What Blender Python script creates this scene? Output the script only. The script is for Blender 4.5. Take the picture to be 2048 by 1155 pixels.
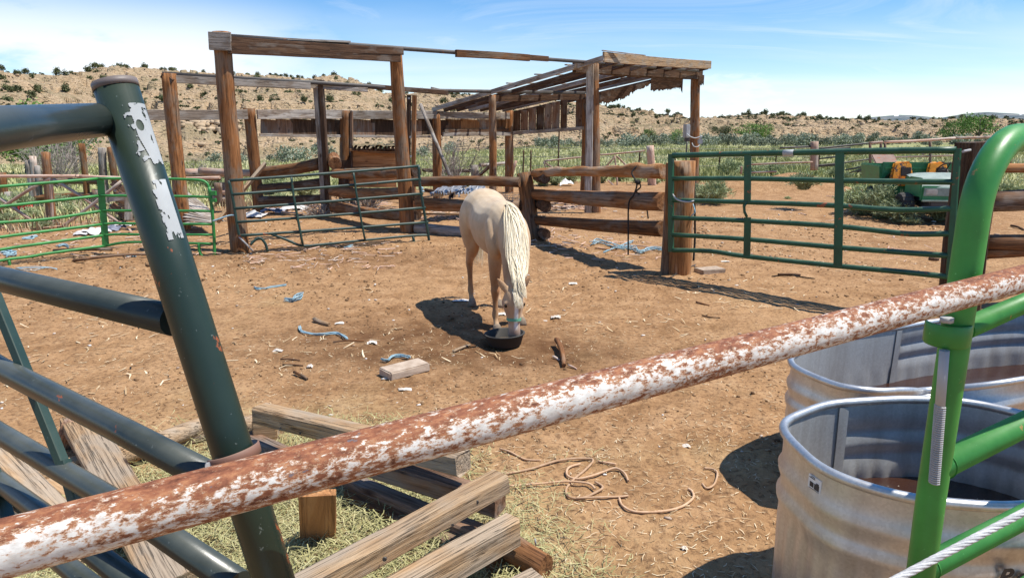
import bpy, bmesh, math, random
import numpy as np
from mathutils import Vector, Matrix, Quaternion
for o in list(bpy.data.objects): bpy.data.objects.remove(o)
scene = bpy.context.scene
C = scene.collection

# ------------------------------------------------------------ camera, sky, sun, exposure
FPX, CXP, CYP, CAMH = 1365.0, 1024.0, 577.5, 1.75
TH = math.atan((CYP - 262) / FPX); CT, ST = math.cos(TH), math.sin(TH)
cam = bpy.data.cameras.new('camera'); camo = bpy.data.objects.new('camera', cam); C.objects.link(camo)
camo.location = (0, 0, CAMH); camo.rotation_euler = (math.pi / 2 - TH, 0, 0)
cam.sensor_width = 36; cam.lens = 36 * FPX / 2048; cam.clip_start = 0.05; cam.clip_end = 9000
scene.camera = camo

SUN_AZ = math.radians(95)      # clockwise from +Y
SUN_EL = math.radians(64)
world = bpy.data.worlds.new('World'); scene.world = world; world.use_nodes = True
wn = world.node_tree; wn.nodes.clear(); L = wn.links.new
wo = wn.nodes.new('ShaderNodeOutputWorld'); bg = wn.nodes.new('ShaderNodeBackground')
sky = wn.nodes.new('ShaderNodeTexSky'); sky.sky_type = 'NISHITA'; sky.sun_disc = False
sky.sun_elevation = SUN_EL; sky.sun_rotation = SUN_AZ; sky.altitude = 1800
sky.air_density = 1.0; sky.dust_density = 0.4; sky.ozone_density = 2.0
tc = wn.nodes.new('ShaderNodeTexCoord')
sep = wn.nodes.new('ShaderNodeSeparateXYZ'); L(tc.outputs['Generated'], sep.inputs[0])
zp = wn.nodes.new('ShaderNodeMath'); zp.operation = 'ADD'; zp.inputs[1].default_value = 0.12; L(sep.outputs['Z'], zp.inputs[0])
zm = wn.nodes.new('ShaderNodeMath'); zm.operation = 'MAXIMUM'; zm.inputs[1].default_value = 0.05; L(zp.outputs[0], zm.inputs[0])
dv = wn.nodes.new('ShaderNodeVectorMath'); dv.operation = 'SCALE'
iv = wn.nodes.new('ShaderNodeMath'); iv.operation = 'DIVIDE'; iv.inputs[0].default_value = 1.0; L(zm.outputs[0], iv.inputs[1])
L(tc.outputs['Generated'], dv.inputs[0]); L(iv.outputs[0], dv.inputs['Scale'])
mp = wn.nodes.new('ShaderNodeMapping'); mp.inputs['Scale'].default_value = (0.33, 0.8, 1); mp.inputs['Location'].default_value = (2.3, 1.1, 0)
mp.inputs['Rotation'].default_value = (0, 0, 0.25)
L(dv.outputs[0], mp.inputs[0])
n1 = wn.nodes.new('ShaderNodeTexNoise'); n1.noise_dimensions = '2D'; n1.inputs['Scale'].default_value = 1.1; n1.inputs['Detail'].default_value = 9; n1.inputs['Roughness'].default_value = 0.62
n1.inputs['Distortion'].default_value = 0.9
L(mp.outputs[0], n1.inputs[0])
cr = wn.nodes.new('ShaderNodeMapRange'); cr.inputs[1].default_value = 0.48; cr.inputs[2].default_value = 0.72; cr.inputs[3].default_value = 0.0; cr.inputs[4].default_value = 0.5
L(n1.outputs[0], cr.inputs[0])
# brighter, whiter air close to the horizon
hz = wn.nodes.new('ShaderNodeMapRange'); hz.interpolation_type = 'SMOOTHSTEP'
hz.inputs[1].default_value = -0.02; hz.inputs[2].default_value = 0.23; hz.inputs[3].default_value = 0.66; hz.inputs[4].default_value = 0.0
L(sep.outputs['Z'], hz.inputs[0])
mx = wn.nodes.new('ShaderNodeMath'); mx.operation = 'MAXIMUM'; 
n2 = wn.nodes.new('ShaderNodeTexNoise'); n2.noise_dimensions = '2D'; n2.inputs['Scale'].default_value = 0.8; n2.inputs['Detail'].default_value = 5; L(mp.outputs[0], n2.inputs[0])
hm = wn.nodes.new('ShaderNodeMath'); hm.operation = 'MULTIPLY'; L(hz.outputs[0], hm.inputs[0])
h2 = wn.nodes.new('ShaderNodeMapRange'); h2.inputs[1].default_value = 0.35; h2.inputs[2].default_value = 0.6; h2.inputs[3].default_value = 0.55; h2.inputs[4].default_value = 1.3; L(n2.outputs[0], h2.inputs[0])
L(h2.outputs[0], hm.inputs[1])
L(cr.outputs[0], mx.inputs[0]); L(hm.outputs[0], mx.inputs[1])
# a bank of soft white cloud standing low over the western hill
n3 = wn.nodes.new('ShaderNodeTexNoise'); n3.inputs['Scale'].default_value = 3.2; n3.inputs['Detail'].default_value = 7; n3.inputs['Roughness'].default_value = 0.6
mp3 = wn.nodes.new('ShaderNodeMapping'); mp3.inputs['Scale'].default_value = (1, 1, 3.2); mp3.inputs['Location'].default_value = (.3, .1, .4); L(tc.outputs['Generated'], mp3.inputs[0]); L(mp3.outputs[0], n3.inputs['Vector'])
def mr(src, a, b, c, d):
    q = wn.nodes.new('ShaderNodeMapRange'); q.interpolation_type = 'SMOOTHSTEP'
    for i, v in enumerate((a, b, c, d)): q.inputs[i + 1].default_value = v
    L(src, q.inputs[0]); return q.outputs[0]
def mul(a, b):
    q = wn.nodes.new('ShaderNodeMath'); q.operation = 'MULTIPLY'; L(a, q.inputs[0]); L(b, q.inputs[1]); return q.outputs[0]
bank = mul(mul(mr(sep.outputs['X'], -.10, -.42, 0, 1), mr(sep.outputs['Z'], .20, .09, 0, 1)), mr(n3.outputs['Fac'], .36, .56, .1, .95))
bank2 = mul(mr(sep.outputs['Z'], .13, .05, 0, 1), mr(n3.outputs['Fac'], .46, .62, 0, .8))
mx2 = wn.nodes.new('ShaderNodeMath'); mx2.operation = 'MAXIMUM'; L(bank, mx2.inputs[0]); L(bank2, mx2.inputs[1])
mx3 = wn.nodes.new('ShaderNodeMath'); mx3.operation = 'MAXIMUM'; L(mx.outputs[0], mx3.inputs[0]); L(mx2.outputs[0], mx3.inputs[1])
mixc = wn.nodes.new('ShaderNodeMix'); mixc.data_type = 'RGBA'; mixc.clamp_factor = True
mixc.inputs['B'].default_value = (6.3, 6.6, 6.95, 1)
hs = wn.nodes.new('ShaderNodeHueSaturation'); hs.inputs['Saturation'].default_value = 1.45; hs.inputs['Value'].default_value = 0.98
L(sky.outputs[0], hs.inputs['Color'])
L(mx3.outputs[0], mixc.inputs['Factor']); L(hs.outputs[0], mixc.inputs['A']); L(mixc.outputs['Result'], bg.inputs['Color'])
bg.inputs['Strength'].default_value = 0.12
L(bg.outputs[0], wo.inputs[0])

sl = bpy.data.lights.new('sun', 'SUN'); sl.energy = 4.6; sl.angle = math.radians(0.5); sl.color = (1.0, 0.955, 0.87)
so = bpy.data.objects.new('sun', sl); C.objects.link(so)
sd = Vector((math.sin(SUN_AZ) * math.cos(SUN_EL), math.cos(SUN_AZ) * math.cos(SUN_EL), math.sin(SUN_EL)))
so.rotation_euler = sd.to_track_quat('Z', 'Y').to_euler(); so.location = (20, 5, 30)
scene.view_settings.view_transform = 'Standard'; scene.view_settings.look = 'None'
scene.view_settings.exposure = 0.50; scene.view_settings.gamma = 1.0; scene.view_settings.use_curve_mapping = False
scene.cycles.use_denoising = True
scene.cycles.max_bounces = 6; scene.cycles.transparent_max_bounces = 8

# ------------------------------------------------------------ measuring helpers (photograph pixel -> place)
def ray(px, py):
    yy = -(py - CYP); return Vector((px - CXP, FPX * CT + yy * ST, yy * CT - FPX * ST))
def P(px, py, z):                       # z = distance along the view axis
    r = ray(px, py); return Vector((0, 0, CAMH)) + r * (z / FPX)
def G(px, py, h=0.0):                   # on the horizontal plane at height h
    r = ray(px, py); t = (h - CAMH) / r.z; return Vector((r.x * t, r.y * t, h))
def Y(px, py, y):                       # at ground distance y
    r = ray(px, py); t = y / r.y; return Vector((r.x * t, y, CAMH + r.z * t))

# ------------------------------------------------------------ noise
def _h(ix, iy, iz, s):
    n = (ix.astype(np.int64) * 374761393 + iy.astype(np.int64) * 668265263 + iz.astype(np.int64) * 2147483647 + s * 974711) & 0xffffffff
    n = ((n ^ (n >> 13)) * 1274126177) & 0xffffffff
    n = ((n ^ (n >> 15)) * 2246822519) & 0xffffffff
    return ((n ^ (n >> 16)) & 0xffffff) / float(0xffffff)
def vnoise(x, y, z=0.0, s=0):
    x = np.asarray(x, float); y = np.asarray(y, float); z = np.zeros_like(x) + z
    ix, iy, iz = np.floor(x), np.floor(y), np.floor(z); fx, fy, fz = x - ix, y - iy, z - iz
    u, v, w = fx * fx * (3 - 2 * fx), fy * fy * (3 - 2 * fy), fz * fz * (3 - 2 * fz)
    r = 0
    for a in (0, 1):
        for b in (0, 1):
            for c in (0, 1):
                r = r + _h(ix + a, iy + b, iz + c, s) * (u if a else 1 - u) * (v if b else 1 - v) * (w if c else 1 - w)
    return r * 2 - 1
def fbm(x, y, z=0.0, o=4, s=0, g=0.5):
    r = 0; a = 1; f = 1; t = 0
    for k in range(o):
        r = r + a * vnoise(x * f + 17.3 * k, y * f - 9.1 * k, np.asarray(z) * f + 3.7 * k, s + k); t += a; a *= g; f *= 2.03
    return r / t
def ss(a, b, x):
    t = np.clip((np.asarray(x, float) - a) / (b - a), 0, 1); return t * t * (3 - 2 * t)
def worley(x, y, s=0):
    ix, iy = np.floor(x), np.floor(y); best = np.full(x.shape, 9.0); sec = np.full(x.shape, 9.0); idv = np.zeros(x.shape)
    for a in (-1, 0, 1):
        for b in (-1, 0, 1):
            jx, jy = ix + a, iy + b
            cx = jx + _h(jx, jy, jx * 0, s + 1); cy = jy + _h(jx, jy, jx * 0, s + 2)
            d = (x - cx) ** 2 + (y - cy) ** 2; i = _h(jx, jy, jx * 0, s + 3)
            m = d < best; sec = np.where(m, best, np.minimum(sec, d)); idv = np.where(m, i, idv); best = np.where(m, d, best)
    return np.sqrt(best), np.sqrt(sec), idv

# ------------------------------------------------------------ objects
def link(name, me, mat=None, parent=None, M=None):
    o = bpy.data.objects.new(name, me)
    if mat is not None:
        for m in (mat if isinstance(mat, (list, tuple)) else [mat]):
            if m.name not in me.materials: me.materials.append(m)
    C.objects.link(o)
    if M is None: M = Matrix()
    if parent is not None:
        o.parent = parent
        chain = [parent]
        while chain[-1].parent is not None: chain.append(chain[-1].parent)
        W = Matrix()
        for q in reversed(chain): W = W @ q.matrix_basis
        o.matrix_basis = W.inverted() @ M
    else: o.matrix_basis = M
    return o
def tag(o, label=None, cat=None, group=None, kind=None):
    if label: o['label'] = label
    if cat: o['category'] = cat
    if group: o['group'] = group
    if kind: o['kind'] = kind
    return o
def thing(name, label, cat, loc=(0, 0, 0), group=None, rz=0):
    o = bpy.data.objects.new(name, None); C.objects.link(o); o.empty_display_size = 0.1
    o.matrix_basis = Matrix.Translation(Vector(loc)) @ Matrix.Rotation(rz, 4, 'Z')
    return tag(o, label, cat, group)
def mesh(name, V, F, smooth=False):
    me = bpy.data.meshes.new(name); me.from_pydata([tuple(v) for v in V], [], F); me.update()
    if smooth: me.shade_smooth()
    return me
def fast_mesh(name, V, F, smooth=False):       # V (n,3) F (m,k) arrays
    me = bpy.data.meshes.new(name); V = np.asarray(V, np.float32); F = np.asarray(F, np.int32); k = F.shape[1]
    me.vertices.add(len(V)); me.vertices.foreach_set('co', V.ravel())
    me.loops.add(F.size); me.loops.foreach_set('vertex_index', F.ravel())
    me.polygons.add(len(F)); me.polygons.foreach_set('loop_start', np.arange(0, F.size, k, dtype=np.int32))
    me.polygons.foreach_set('loop_total', np.full(len(F), k, np.int32))
    me.update(calc_edges=True); me.validate()
    if smooth: me.shade_smooth()
    return me
def frame(A, B, up=(0, 0, 1)):
    A, B = Vector(A), Vector(B); d = (B - A); ln = d.length; x = d / ln; u = Vector(up)
    if abs(x.dot(u)) > 0.98: u = Vector((0, 1, 0)) if abs(x.y) < 0.9 else Vector((1, 0, 0))
    yv = u.cross(x).normalized(); z = x.cross(yv)
    M = Matrix((( x.x, yv.x, z.x, A.x), (x.y, yv.y, z.y, A.y), (x.z, yv.z, z.z, A.z), (0, 0, 0, 1)))
    return M, ln
RN = random.Random(7)
def log(name, parent, A, B, r0, r1, mat, seg=14, rough=0.07, bend=0.03, knots=0, label=None, capdish=True):
    M, ln = frame(A, B); n = max(4, int(ln / 0.16)); s = RN.random() * 100; V = []; F = []
    bx, bz = RN.uniform(-bend, bend), RN.uniform(-bend, bend)
    kn = [(RN.random() * ln, RN.uniform(.5, 2.6), RN.uniform(.03, .06)) for _ in range(knots)]
    i_ = np.repeat(np.arange(n + 1), seg); j_ = np.tile(np.arange(seg), n + 1)
    t = i_ / n; a = j_ / seg * 2 * math.pi; x = t * ln
    r = r0 + (r1 - r0) * t
    r = r * (1 + rough * fbm(np.cos(a) * 1.1 + s, np.sin(a) * 1.1, x * 1.2, 3) * 1.6 + rough * .5 * vnoise(np.cos(a) * 3 + s, np.sin(a) * 3, x * 3))
    for kx, ka, kr in kn:
        da = np.abs((a - ka + math.pi) % (2 * math.pi) - math.pi) * r0
        r = r + kr * 0.8 * np.exp(-((x - kx) ** 2 + da ** 2) / (kr ** 2 * 1.1))
    b = np.sin(t * math.pi)
    V = np.stack([x + (t < .001) * RN.uniform(-.02, .02) , np.cos(a) * r + bx * b * ln * .5, np.sin(a) * r + bz * b * ln * .5], 1).tolist()
    for i in range(n):
        for j in range(seg):
            k = (j + 1) % seg; F.append((i * seg + j, i * seg + k, (i + 1) * seg + k, (i + 1) * seg + j))
    V.append((0.0, 0, 0)); V.append((ln, 0, 0)); c0, c1 = len(V) - 2, len(V) - 1
    for j in range(seg):
        k = (j + 1) % seg; F.append((c0, k, j)); F.append((c1, n * seg + j, n * seg + k))
    me = mesh(name, V, F); 
    me.polygons.foreach_set('use_smooth', [True] * (n * seg) + [False] * (2 * seg))
    o = link(name, me, mat, parent, M)
    if label: o['label'] = label
    return o
def board(name, parent, A, B, w, t, mat, up=(0, 0, 1), warp=0.006, rag=0.0, label=None, n=None, M=None):
    """plank from A to B; w along the up direction, t across it"""
    M_, ln = frame(A, B, up); n = n or max(2, min(12, int(ln / 0.25))); c = min(t, w) * 0.10
    sec = [(-t/2 + c, -w/2), (t/2 - c, -w/2), (t/2, -w/2 + c), (t/2, w/2 - c), (t/2 - c, w/2), (-t/2 + c, w/2), (-t/2, w/2 - c), (-t/2, -w/2 + c)]
    s = RN.random() * 99; V = []; F = []
    b1, b2 = RN.uniform(-warp, warp) * ln, RN.uniform(-warp, warp) * ln
    for i in range(n + 1):
        tt = i / n; q = math.sin(tt * math.pi)
        for j, (y, z) in enumerate(sec):
            e = RN.uniform(-rag, rag) if i in (0, n) else 0
            k = 1 + 0.03 * math.sin(s + i * 1.7 + j * 2.3)
            V.append((tt * ln + e, y * k + b1 * q, z * (1 + 0.015 * math.sin(s * 2 + i * 2.1 + j)) + b2 * q))
    for i in range(n):
        for j in range(8):
            k = (j + 1) % 8; F.append((i * 8 + j, i * 8 + k, (i + 1) * 8 + k, (i + 1) * 8 + j))
    F.append(tuple(range(7, -1, -1))); F.append(tuple(n * 8 + j for j in range(8)))
    me = mesh(name, V, F); o = link(name, me, mat, parent, M_ if M is None else M)
    if label: o['label'] = label
    return o
def smooth_path(pts, k=6):
    pts = [Vector(p) for p in pts]; out = []
    if len(pts) < 3: return pts
    for i in range(len(pts) - 1):
        p0 = pts[max(i - 1, 0)]; p1 = pts[i]; p2 = pts[i + 1]; p3 = pts[min(i + 2, len(pts) - 1)]
        for j in range(k):
            t = j / k; t2 = t * t; t3 = t2 * t
            out.append(0.5 * ((2 * p1) + (-p0 + p2) * t + (2 * p0 - 5 * p1 + 4 * p2 - p3) * t2 + (-p0 + 3 * p1 - 3 * p2 + p3) * t3))
    out.append(pts[-1]); return out
def tube_geo(pts, r, seg=12, cap=True, V=None, F=None, prof=None):
    V = [] if V is None else V; F = [] if F is None else F; base = len(V)
    pts = [Vector(p) for p in pts]; n = len(pts); rr = r if isinstance(r, (list, tuple)) else [r] * n
    T = [(pts[min(i + 1, n - 1)] - pts[max(i - 1, 0)]).normalized() for i in range(n)]
    u = Vector((0, 0, 1)) if abs(T[0].z) < 0.9 else Vector((0, 1, 0))
    u = (u - T[0] * u.dot(T[0])).normalized()
    for i in range(n):
        if i: u = (u - T[i] * u.dot(T[i])).normalized()
        v = T[i].cross(u)
        for j in range(seg):
            a = j / seg * 2 * math.pi
            if prof: q = u * (math.copysign(abs(math.cos(a)) ** prof[2], math.cos(a)) * prof[0]) + v * (math.copysign(abs(math.sin(a)) ** prof[2], math.sin(a)) * prof[1])
            else: q = (u * math.cos(a) + v * math.sin(a)) * rr[i]
            V.append(tuple(pts[i] + q))
    for i in range(n - 1):
        for j in range(seg):
            k = (j + 1) % seg; F.append((base + i * seg + j, base + i * seg + k, base + (i + 1) * seg + k, base + (i + 1) * seg + j))
    if cap:
        F.append(tuple(base + j for j in range(seg - 1, -1, -1))); F.append(tuple(base + (n - 1) * seg + j for j in range(seg)))
    return V, F
def pipe(name, parent, pts, r, mat, seg=12, sm=0, cap=True, label=None, prof=None):
    pts = [Vector(p) for p in pts]
    if sm: pts = smooth_path(pts, sm)
    if isinstance(r, (list, tuple)) and len(r) != len(pts):
        r = [float(np.interp(i / (len(pts) - 1), np.linspace(0, 1, len(r)), r)) for i in range(len(pts))]
    M, ln = frame(pts[0], pts[-1]); Mi = M.inverted(); lp = [Mi @ p for p in pts]
    V, F = tube_geo(lp, r, seg, cap, prof=prof); me = mesh(name, V, F, True)
    if cap:
        me.polygons[len(F) - 1].use_smooth = False; me.polygons[len(F) - 2].use_smooth = False
    o = link(name, me, mat, parent, M)
    if label: o['label'] = label
    return o
def box(name, parent, c, size, mat, rot=None, bevel=0.0, label=None):
    bm = bmesh.new(); bmesh.ops.create_cube(bm, size=1); bmesh.ops.scale(bm, vec=size, verts=bm.verts)
    if bevel: bmesh.ops.bevel(bm, geom=list(bm.edges), offset=bevel, segments=2, affect='EDGES')
    me = bpy.data.meshes.new(name); bm.to_mesh(me); bm.free()
    M = Matrix.Translation(Vector(c)); 
    if rot is not None: M = M @ (rot if isinstance(rot, Matrix) else Matrix.Rotation(rot, 4, 'Z'))
    o = link(name, me, mat, parent, M)
    if label: o['label'] = label
    return o
# ------------------------------------------------------------ materials
class NT:
    def __init__(s, name):
        s.m = bpy.data.materials.new(name); s.m.use_nodes = True; s.t = s.m.node_tree; s.b = s.t.nodes['Principled BSDF']
    def n(s, typ, **kw):
        nd = s.t.nodes.new(typ)
        for k, v in kw.items():
            if hasattr(nd, k) and not k.startswith('in_'): setattr(nd, k, v)
        return nd
    def l(s, a, b): s.t.links.new(a, b)
    def coord(s, kind='Object', scale=(1, 1, 1), rnd=True):
        tc = s.n('ShaderNodeTexCoord'); mp = s.n('ShaderNodeMapping'); mp.inputs['Scale'].default_value = scale
        s.l(tc.outputs[kind], mp.inputs[0])
        if rnd and kind == 'Object':
            oi = s.n('ShaderNodeObjectInfo'); mu = s.n('ShaderNodeMath', operation='MULTIPLY'); mu.inputs[1].default_value = 53.0
            s.l(oi.outputs['Random'], mu.inputs[0]); cb = s.n('ShaderNodeCombineXYZ')
            for i in range(3): s.l(mu.outputs[0], cb.inputs[i])
            s.l(cb.outputs[0], mp.inputs['Location'])
        return mp.outputs[0]
    def noise(s, co, scale, detail=4, rough=0.55, dist=0.0):
        nd = s.n('ShaderNodeTexNoise'); nd.inputs['Scale'].default_value = scale; nd.inputs['Detail'].default_value = detail
        nd.inputs['Roughness'].default_value = rough; nd.inputs['Distortion'].default_value = dist; s.l(co, nd.inputs['Vector']); return nd.outputs['Fac']
    def voro(s, co, scale, feature='F1', out='Distance'):
        nd = s.n('ShaderNodeTexVoronoi'); nd.feature = feature; nd.inputs['Scale'].default_value = scale; s.l(co, nd.inputs['Vector']); return nd.outputs[out]
    def ramp(s, f, stops, interp='LINEAR'):
        nd = s.n('ShaderNodeValToRGB'); cr = nd.color_ramp; cr.interpolation = interp
        while len(cr.elements) < len(stops): cr.elements.new(0.5)
        for e, (p, c) in zip(cr.elements, stops):
            e.position = p; e.color = (*c, 1) if hasattr(c, '__len__') else (c, c, c, 1)
        s.l(f, nd.inputs[0]); return nd.outputs[0]
    def mix(s, f, a, b, bt='MIX'):
        nd = s.n('ShaderNodeMix'); nd.data_type = 'RGBA'; nd.blend_type = bt; nd.clamp_factor = True
        for k, v in (('Factor', f), ('A', a), ('B', b)):
            if isinstance(v, bpy.types.NodeSocket): s.l(v, nd.inputs[k])
            elif k == 'Factor': nd.inputs[k].default_value = v
            else: nd.inputs[k].default_value = (*v, 1) if hasattr(v, '__len__') else (v, v, v, 1)
        return nd.outputs['Result']
    def math(s, op, a, b=None):
        nd = s.n('ShaderNodeMath', operation=op)
        for i, v in enumerate((a, b)):
            if v is None: continue
            if isinstance(v, bpy.types.NodeSocket): s.l(v, nd.inputs[i])
            else: nd.inputs[i].default_value = v
        return nd.outputs[0]
    def rnd(s): return s.n('ShaderNodeObjectInfo').outputs['Random']
    def attr(s, name): nd = s.n('ShaderNodeAttribute'); nd.attribute_name = name; return nd.outputs['Fac']
    def bump(s, h, strength=0.5, dist=0.01, prev=None):
        nd = s.n('ShaderNodeBump'); nd.inputs['Strength'].default_value = strength; nd.inputs['Distance'].default_value = dist
        s.l(h, nd.inputs['Height']); 
        if prev is not None: s.l(prev, nd.inputs['Normal'])
        return nd.outputs[0]
    def out(s, col=None, rough=0.8, metal=0.0, bump=None, spec=None):
        for k, v in (('Base Color', col), ('Roughness', rough), ('Metallic', metal), ('Specular IOR Level', spec)):
            if v is None: continue
            if isinstance(v, bpy.types.NodeSocket): s.l(v, s.b.inputs[k])
            elif k == 'Base Color': s.b.inputs[k].default_value = (*v, 1)
            else: s.b.inputs[k].default_value = v
        if bump is not None: s.l(bump, s.b.inputs['Normal'])
        return s.m

def wood(name, cols, grey=None, greyamt=0.5, crack=0.6, gs=1.0, bumps=0.6, rough=0.85, fl=.75):
    m = NT(name); co = m.coord(scale=(0.9 * gs, 9 * gs, 9 * gs)); fine = m.coord(scale=(1.6 * gs, 55 * gs, 55 * gs)); iso = m.coord(scale=(1, 2.2, 2.2))
    g = m.noise(co, 1.6, 6, 0.65, 1.2); f = m.noise(fine, 1.2, 3, 0.6, 0.4); b = m.noise(iso, 2.1, 3, 0.6)
    col = m.ramp(g, [(0.25, cols[0]), (0.5, cols[1]), (0.75, cols[2])])
    if grey:
        gm = m.ramp(b, [(0.52 - 0.22 * greyamt, 1.0), (0.72 - 0.16 * greyamt, 0.0)]) if False else m.ramp(b, [(0.62 - 0.35 * greyamt, 0.0), (0.72 - 0.30 * greyamt, 1.0)])
        gm = m.math('MULTIPLY', gm, 0.9); col = m.mix(gm, col, m.mix(f, [c * .65 for c in grey], [min(1, c * 1.25) for c in grey]))
    col = m.mix(m.ramp(f, [(0.33, fl), (0.47, 0.0)]), col, m.mix(1.0, col, (0.25, 0.2, 0.18), 'MULTIPLY'))
    ck = m.noise(m.coord(scale=(0.35 * gs, 16 * gs, 16 * gs)), 1.0, 5, 0.6, 0.8)
    ckm = m.ramp(ck, [(0.485, 0.0), (0.5, 1.0), (0.515, 0.0)]); ckm = m.math('MULTIPLY', ckm, crack)
    col = m.mix(ckm, col, (0.02, 0.014, 0.01))
    kn = m.voro(m.coord(scale=(2.2, 5, 5)), 1.0); km = m.ramp(kn, [(0.06, 0.85), (0.14, 0.0)])
    col = m.mix(km, col, (0.05, 0.022, 0.012))
    v = m.n('ShaderNodeHueSaturation'); m.l(col, v.inputs['Color']); r = m.math('MULTIPLY_ADD', m.rnd(), 0.5); r.node.inputs[2].default_value = 0.75; m.l(r, v.inputs['Value'])
    h = m.math('SUBTRACT', m.math('ADD', m.math('MULTIPLY', f, 0.5), g), m.math('MULTIPLY', ckm, 1.2))
    return m.out(v.outputs[0], rough, 0, m.bump(h, bumps, 0.012), 0.25)
W_POST = wood('post_wood', [(0.055, 0.023, 0.010), (0.27, 0.113, 0.040), (0.46, 0.22, 0.088)], (0.24, 0.165, 0.11), 0.42)
W_GREY = wood('grey_wood', [(0.13, 0.095, 0.07), (0.27, 0.215, 0.17), (0.40, 0.34, 0.285)], (0.42, 0.38, 0.34), 0.55)
W_DARK = wood('dark_wood', [(0.035, 0.02, 0.012), (0.095, 0.05, 0.028), (0.18, 0.105, 0.06)], (0.17, 0.135, 0.11), 0.25)
W_LOG = wood('log_wood', [(0.055, 0.024, 0.011), (0.215, 0.095, 0.038), (0.38, 0.195, 0.085)], (0.23, 0.16, 0.11), 0.42, gs=0.8)
W_LOGO = wood('orange_log_wood', [(0.18, 0.07, 0.025), (0.42, 0.19, 0.07), (0.58, 0.33, 0.16)], (0.50, 0.36, 0.25), 0.35, crack=.3)
W_PALE = wood('pale_wood', [(0.25, 0.145, 0.075), (0.40, 0.26, 0.145), (0.50, 0.36, 0.225)], (0.38, 0.30, 0.22), 0.5, crack=.6, gs=1.7, bumps=.8, fl=.38)
W_PLANK = wood('plank_wood', [(0.13, 0.06, 0.032), (0.25, 0.145, 0.09), (0.38, 0.26, 0.185)], (0.27, 0.225, 0.19), 0.42)
W_ORANGE = wood('orange_plywood', [(0.26, 0.11, 0.04), (0.43, 0.20, 0.08), (0.54, 0.29, 0.13)], None, 0, crack=.25)
W_PINK = wood('pink_pole_wood', [(0.34, 0.19, 0.13), (0.52, 0.34, 0.25), (0.64, 0.46, 0.36)], (0.55, 0.46, 0.39), 0.4, crack=.3, fl=.35)

def paint(name, col, dust=0.25, rough=0.32, chips=0.0, rustc=(0.22, 0.06, 0.02), dustc=(0.30, 0.26, 0.2), wear=1.0, chipscale=9):
    m = NT(name); co = m.coord(); n = m.noise(co, 5, 5, 0.6); n2 = m.noise(co, chipscale, 7, 0.68, 0.6)
    c = m.mix(m.ramp(n, [(0.3, 0.0), (0.7, 1.0)]), [x * 0.72 for x in col], [min(1, x * 1.35) for x in col])
    geo = m.n('ShaderNodeNewGeometry'); sp = m.n('ShaderNodeSeparateXYZ'); m.l(geo.outputs['Normal'], sp.inputs[0])
    up = m.ramp(sp.outputs[2], [(0.2, 0.0), (1.0, 1.0)]); dm = m.math('MULTIPLY', m.math('MULTIPLY', up, m.ramp(n, [(0.35, 0.2), (0.65, 1.0)])), dust)
    c = m.mix(dm, c, dustc)
    sc = m.noise(m.coord(scale=(3, 3, 3)), 30, 3, 0.7); sm_ = m.math('MULTIPLY', m.ramp(sc, [(0.68, 0.0), (0.72, 1.0)]), 0.35 * wear)
    c = m.mix(sm_, c, [min(1, x * 2.2 + .12) for x in col])
    rg = m.math('ADD', m.math('MULTIPLY', n, 0.3), rough - 0.1)
    bh = n2
    if chips > 0:
        cm = m.ramp(n2, [(0.70 - chips, 0.0), (0.715 - chips, 1.0)]); c = m.mix(cm, c, m.mix(n, [x * .5 for x in rustc], [min(1, x * 1.9) for x in rustc]))
    return m.out(c, rg, 0.0, m.bump(bh, 0.12, 0.004), 0.5)
M_DKGREEN = paint('dark_green_paint', (0.010, 0.024, 0.016), 0.2, 0.34, 0.075, dustc=(0.13, 0.13, 0.10), wear=2.0, chipscale=13)
M_FADED = paint('faded_gate_pipe', (0.020, 0.030, 0.027), 0.45, 0.26, 0.045, dustc=(0.19, 0.19, 0.165), wear=1.6, chipscale=11)
M_GATEGREEN = paint('gate_green_paint', (0.010, 0.075, 0.035), 0.30, 0.38, 0.07)
M_LTGREEN = paint('light_green_paint', (0.04, 0.25, 0.04), 0.55, 0.40, 0.05, dustc=(0.20, 0.38, 0.14), wear=1.5, chipscale=12, rustc=(0.30, 0.22, 0.06))
M_PANELGREEN = paint('panel_green_paint', (0.03, 0.22, 0.045), 0.30, 0.45, 0.03, dustc=(0.25, 0.4, 0.2))
M_OLDGREEN = paint('old_green_paint', (0.014, 0.045, 0.036), 0.35, 0.45, 0.05)
M_UTV = paint('utility_green', (0.03, 0.19, 0.07), 0.35, 0.4, 0.0, dustc=(0.3, 0.38, 0.28))
M_UTVLT = paint('faded_hood', (0.24, 0.29, 0.25), 0.3, 0.5, 0.0, dustc=(.4, .42, .36))
M_YEL = paint('torn_yellow_vinyl', (0.75, 0.30, 0.02), 0.2, 0.6, 0.16, rustc=(0.04, .035, .04), chipscale=14)
M_BLACK = paint('black_rubber', (0.018, 0.017, 0.017), 0.25, 0.75, 0.0, wear=0.2)
M_CAPM = paint('dull_cap_metal', (0.16, 0.13, 0.12), 0.2, 0.5, 0.02)
M_RUSTB = paint('rusty_steel', (0.20, 0.10, 0.07), 0.3, 0.6, 0.12)
M_DKSTEEL = paint('dark_steel', (0.06, 0.052, 0.048), 0.35, 0.55, 0.05)
M_PAPER = paint('old_sticker', (0.42, 0.44, 0.44), 0.05, 0.55, 0.0, wear=0.2)
M_WHITE = paint('sticker_white', (0.72, 0.71, 0.69), 0.0, 0.6, 0, wear=.1)
M_INK = paint('sticker_ink', (0.04, 0.035, 0.035), 0.0, 0.6, 0, wear=.1)
M_HALTER = paint('green_webbing', (0.10, 0.30, 0.20), 0.2, 0.8, 0)
M_GALVDULL = paint('dull_zinc', (0.36, 0.36, 0.36), 0.2, 0.5, 0.02)

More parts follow.
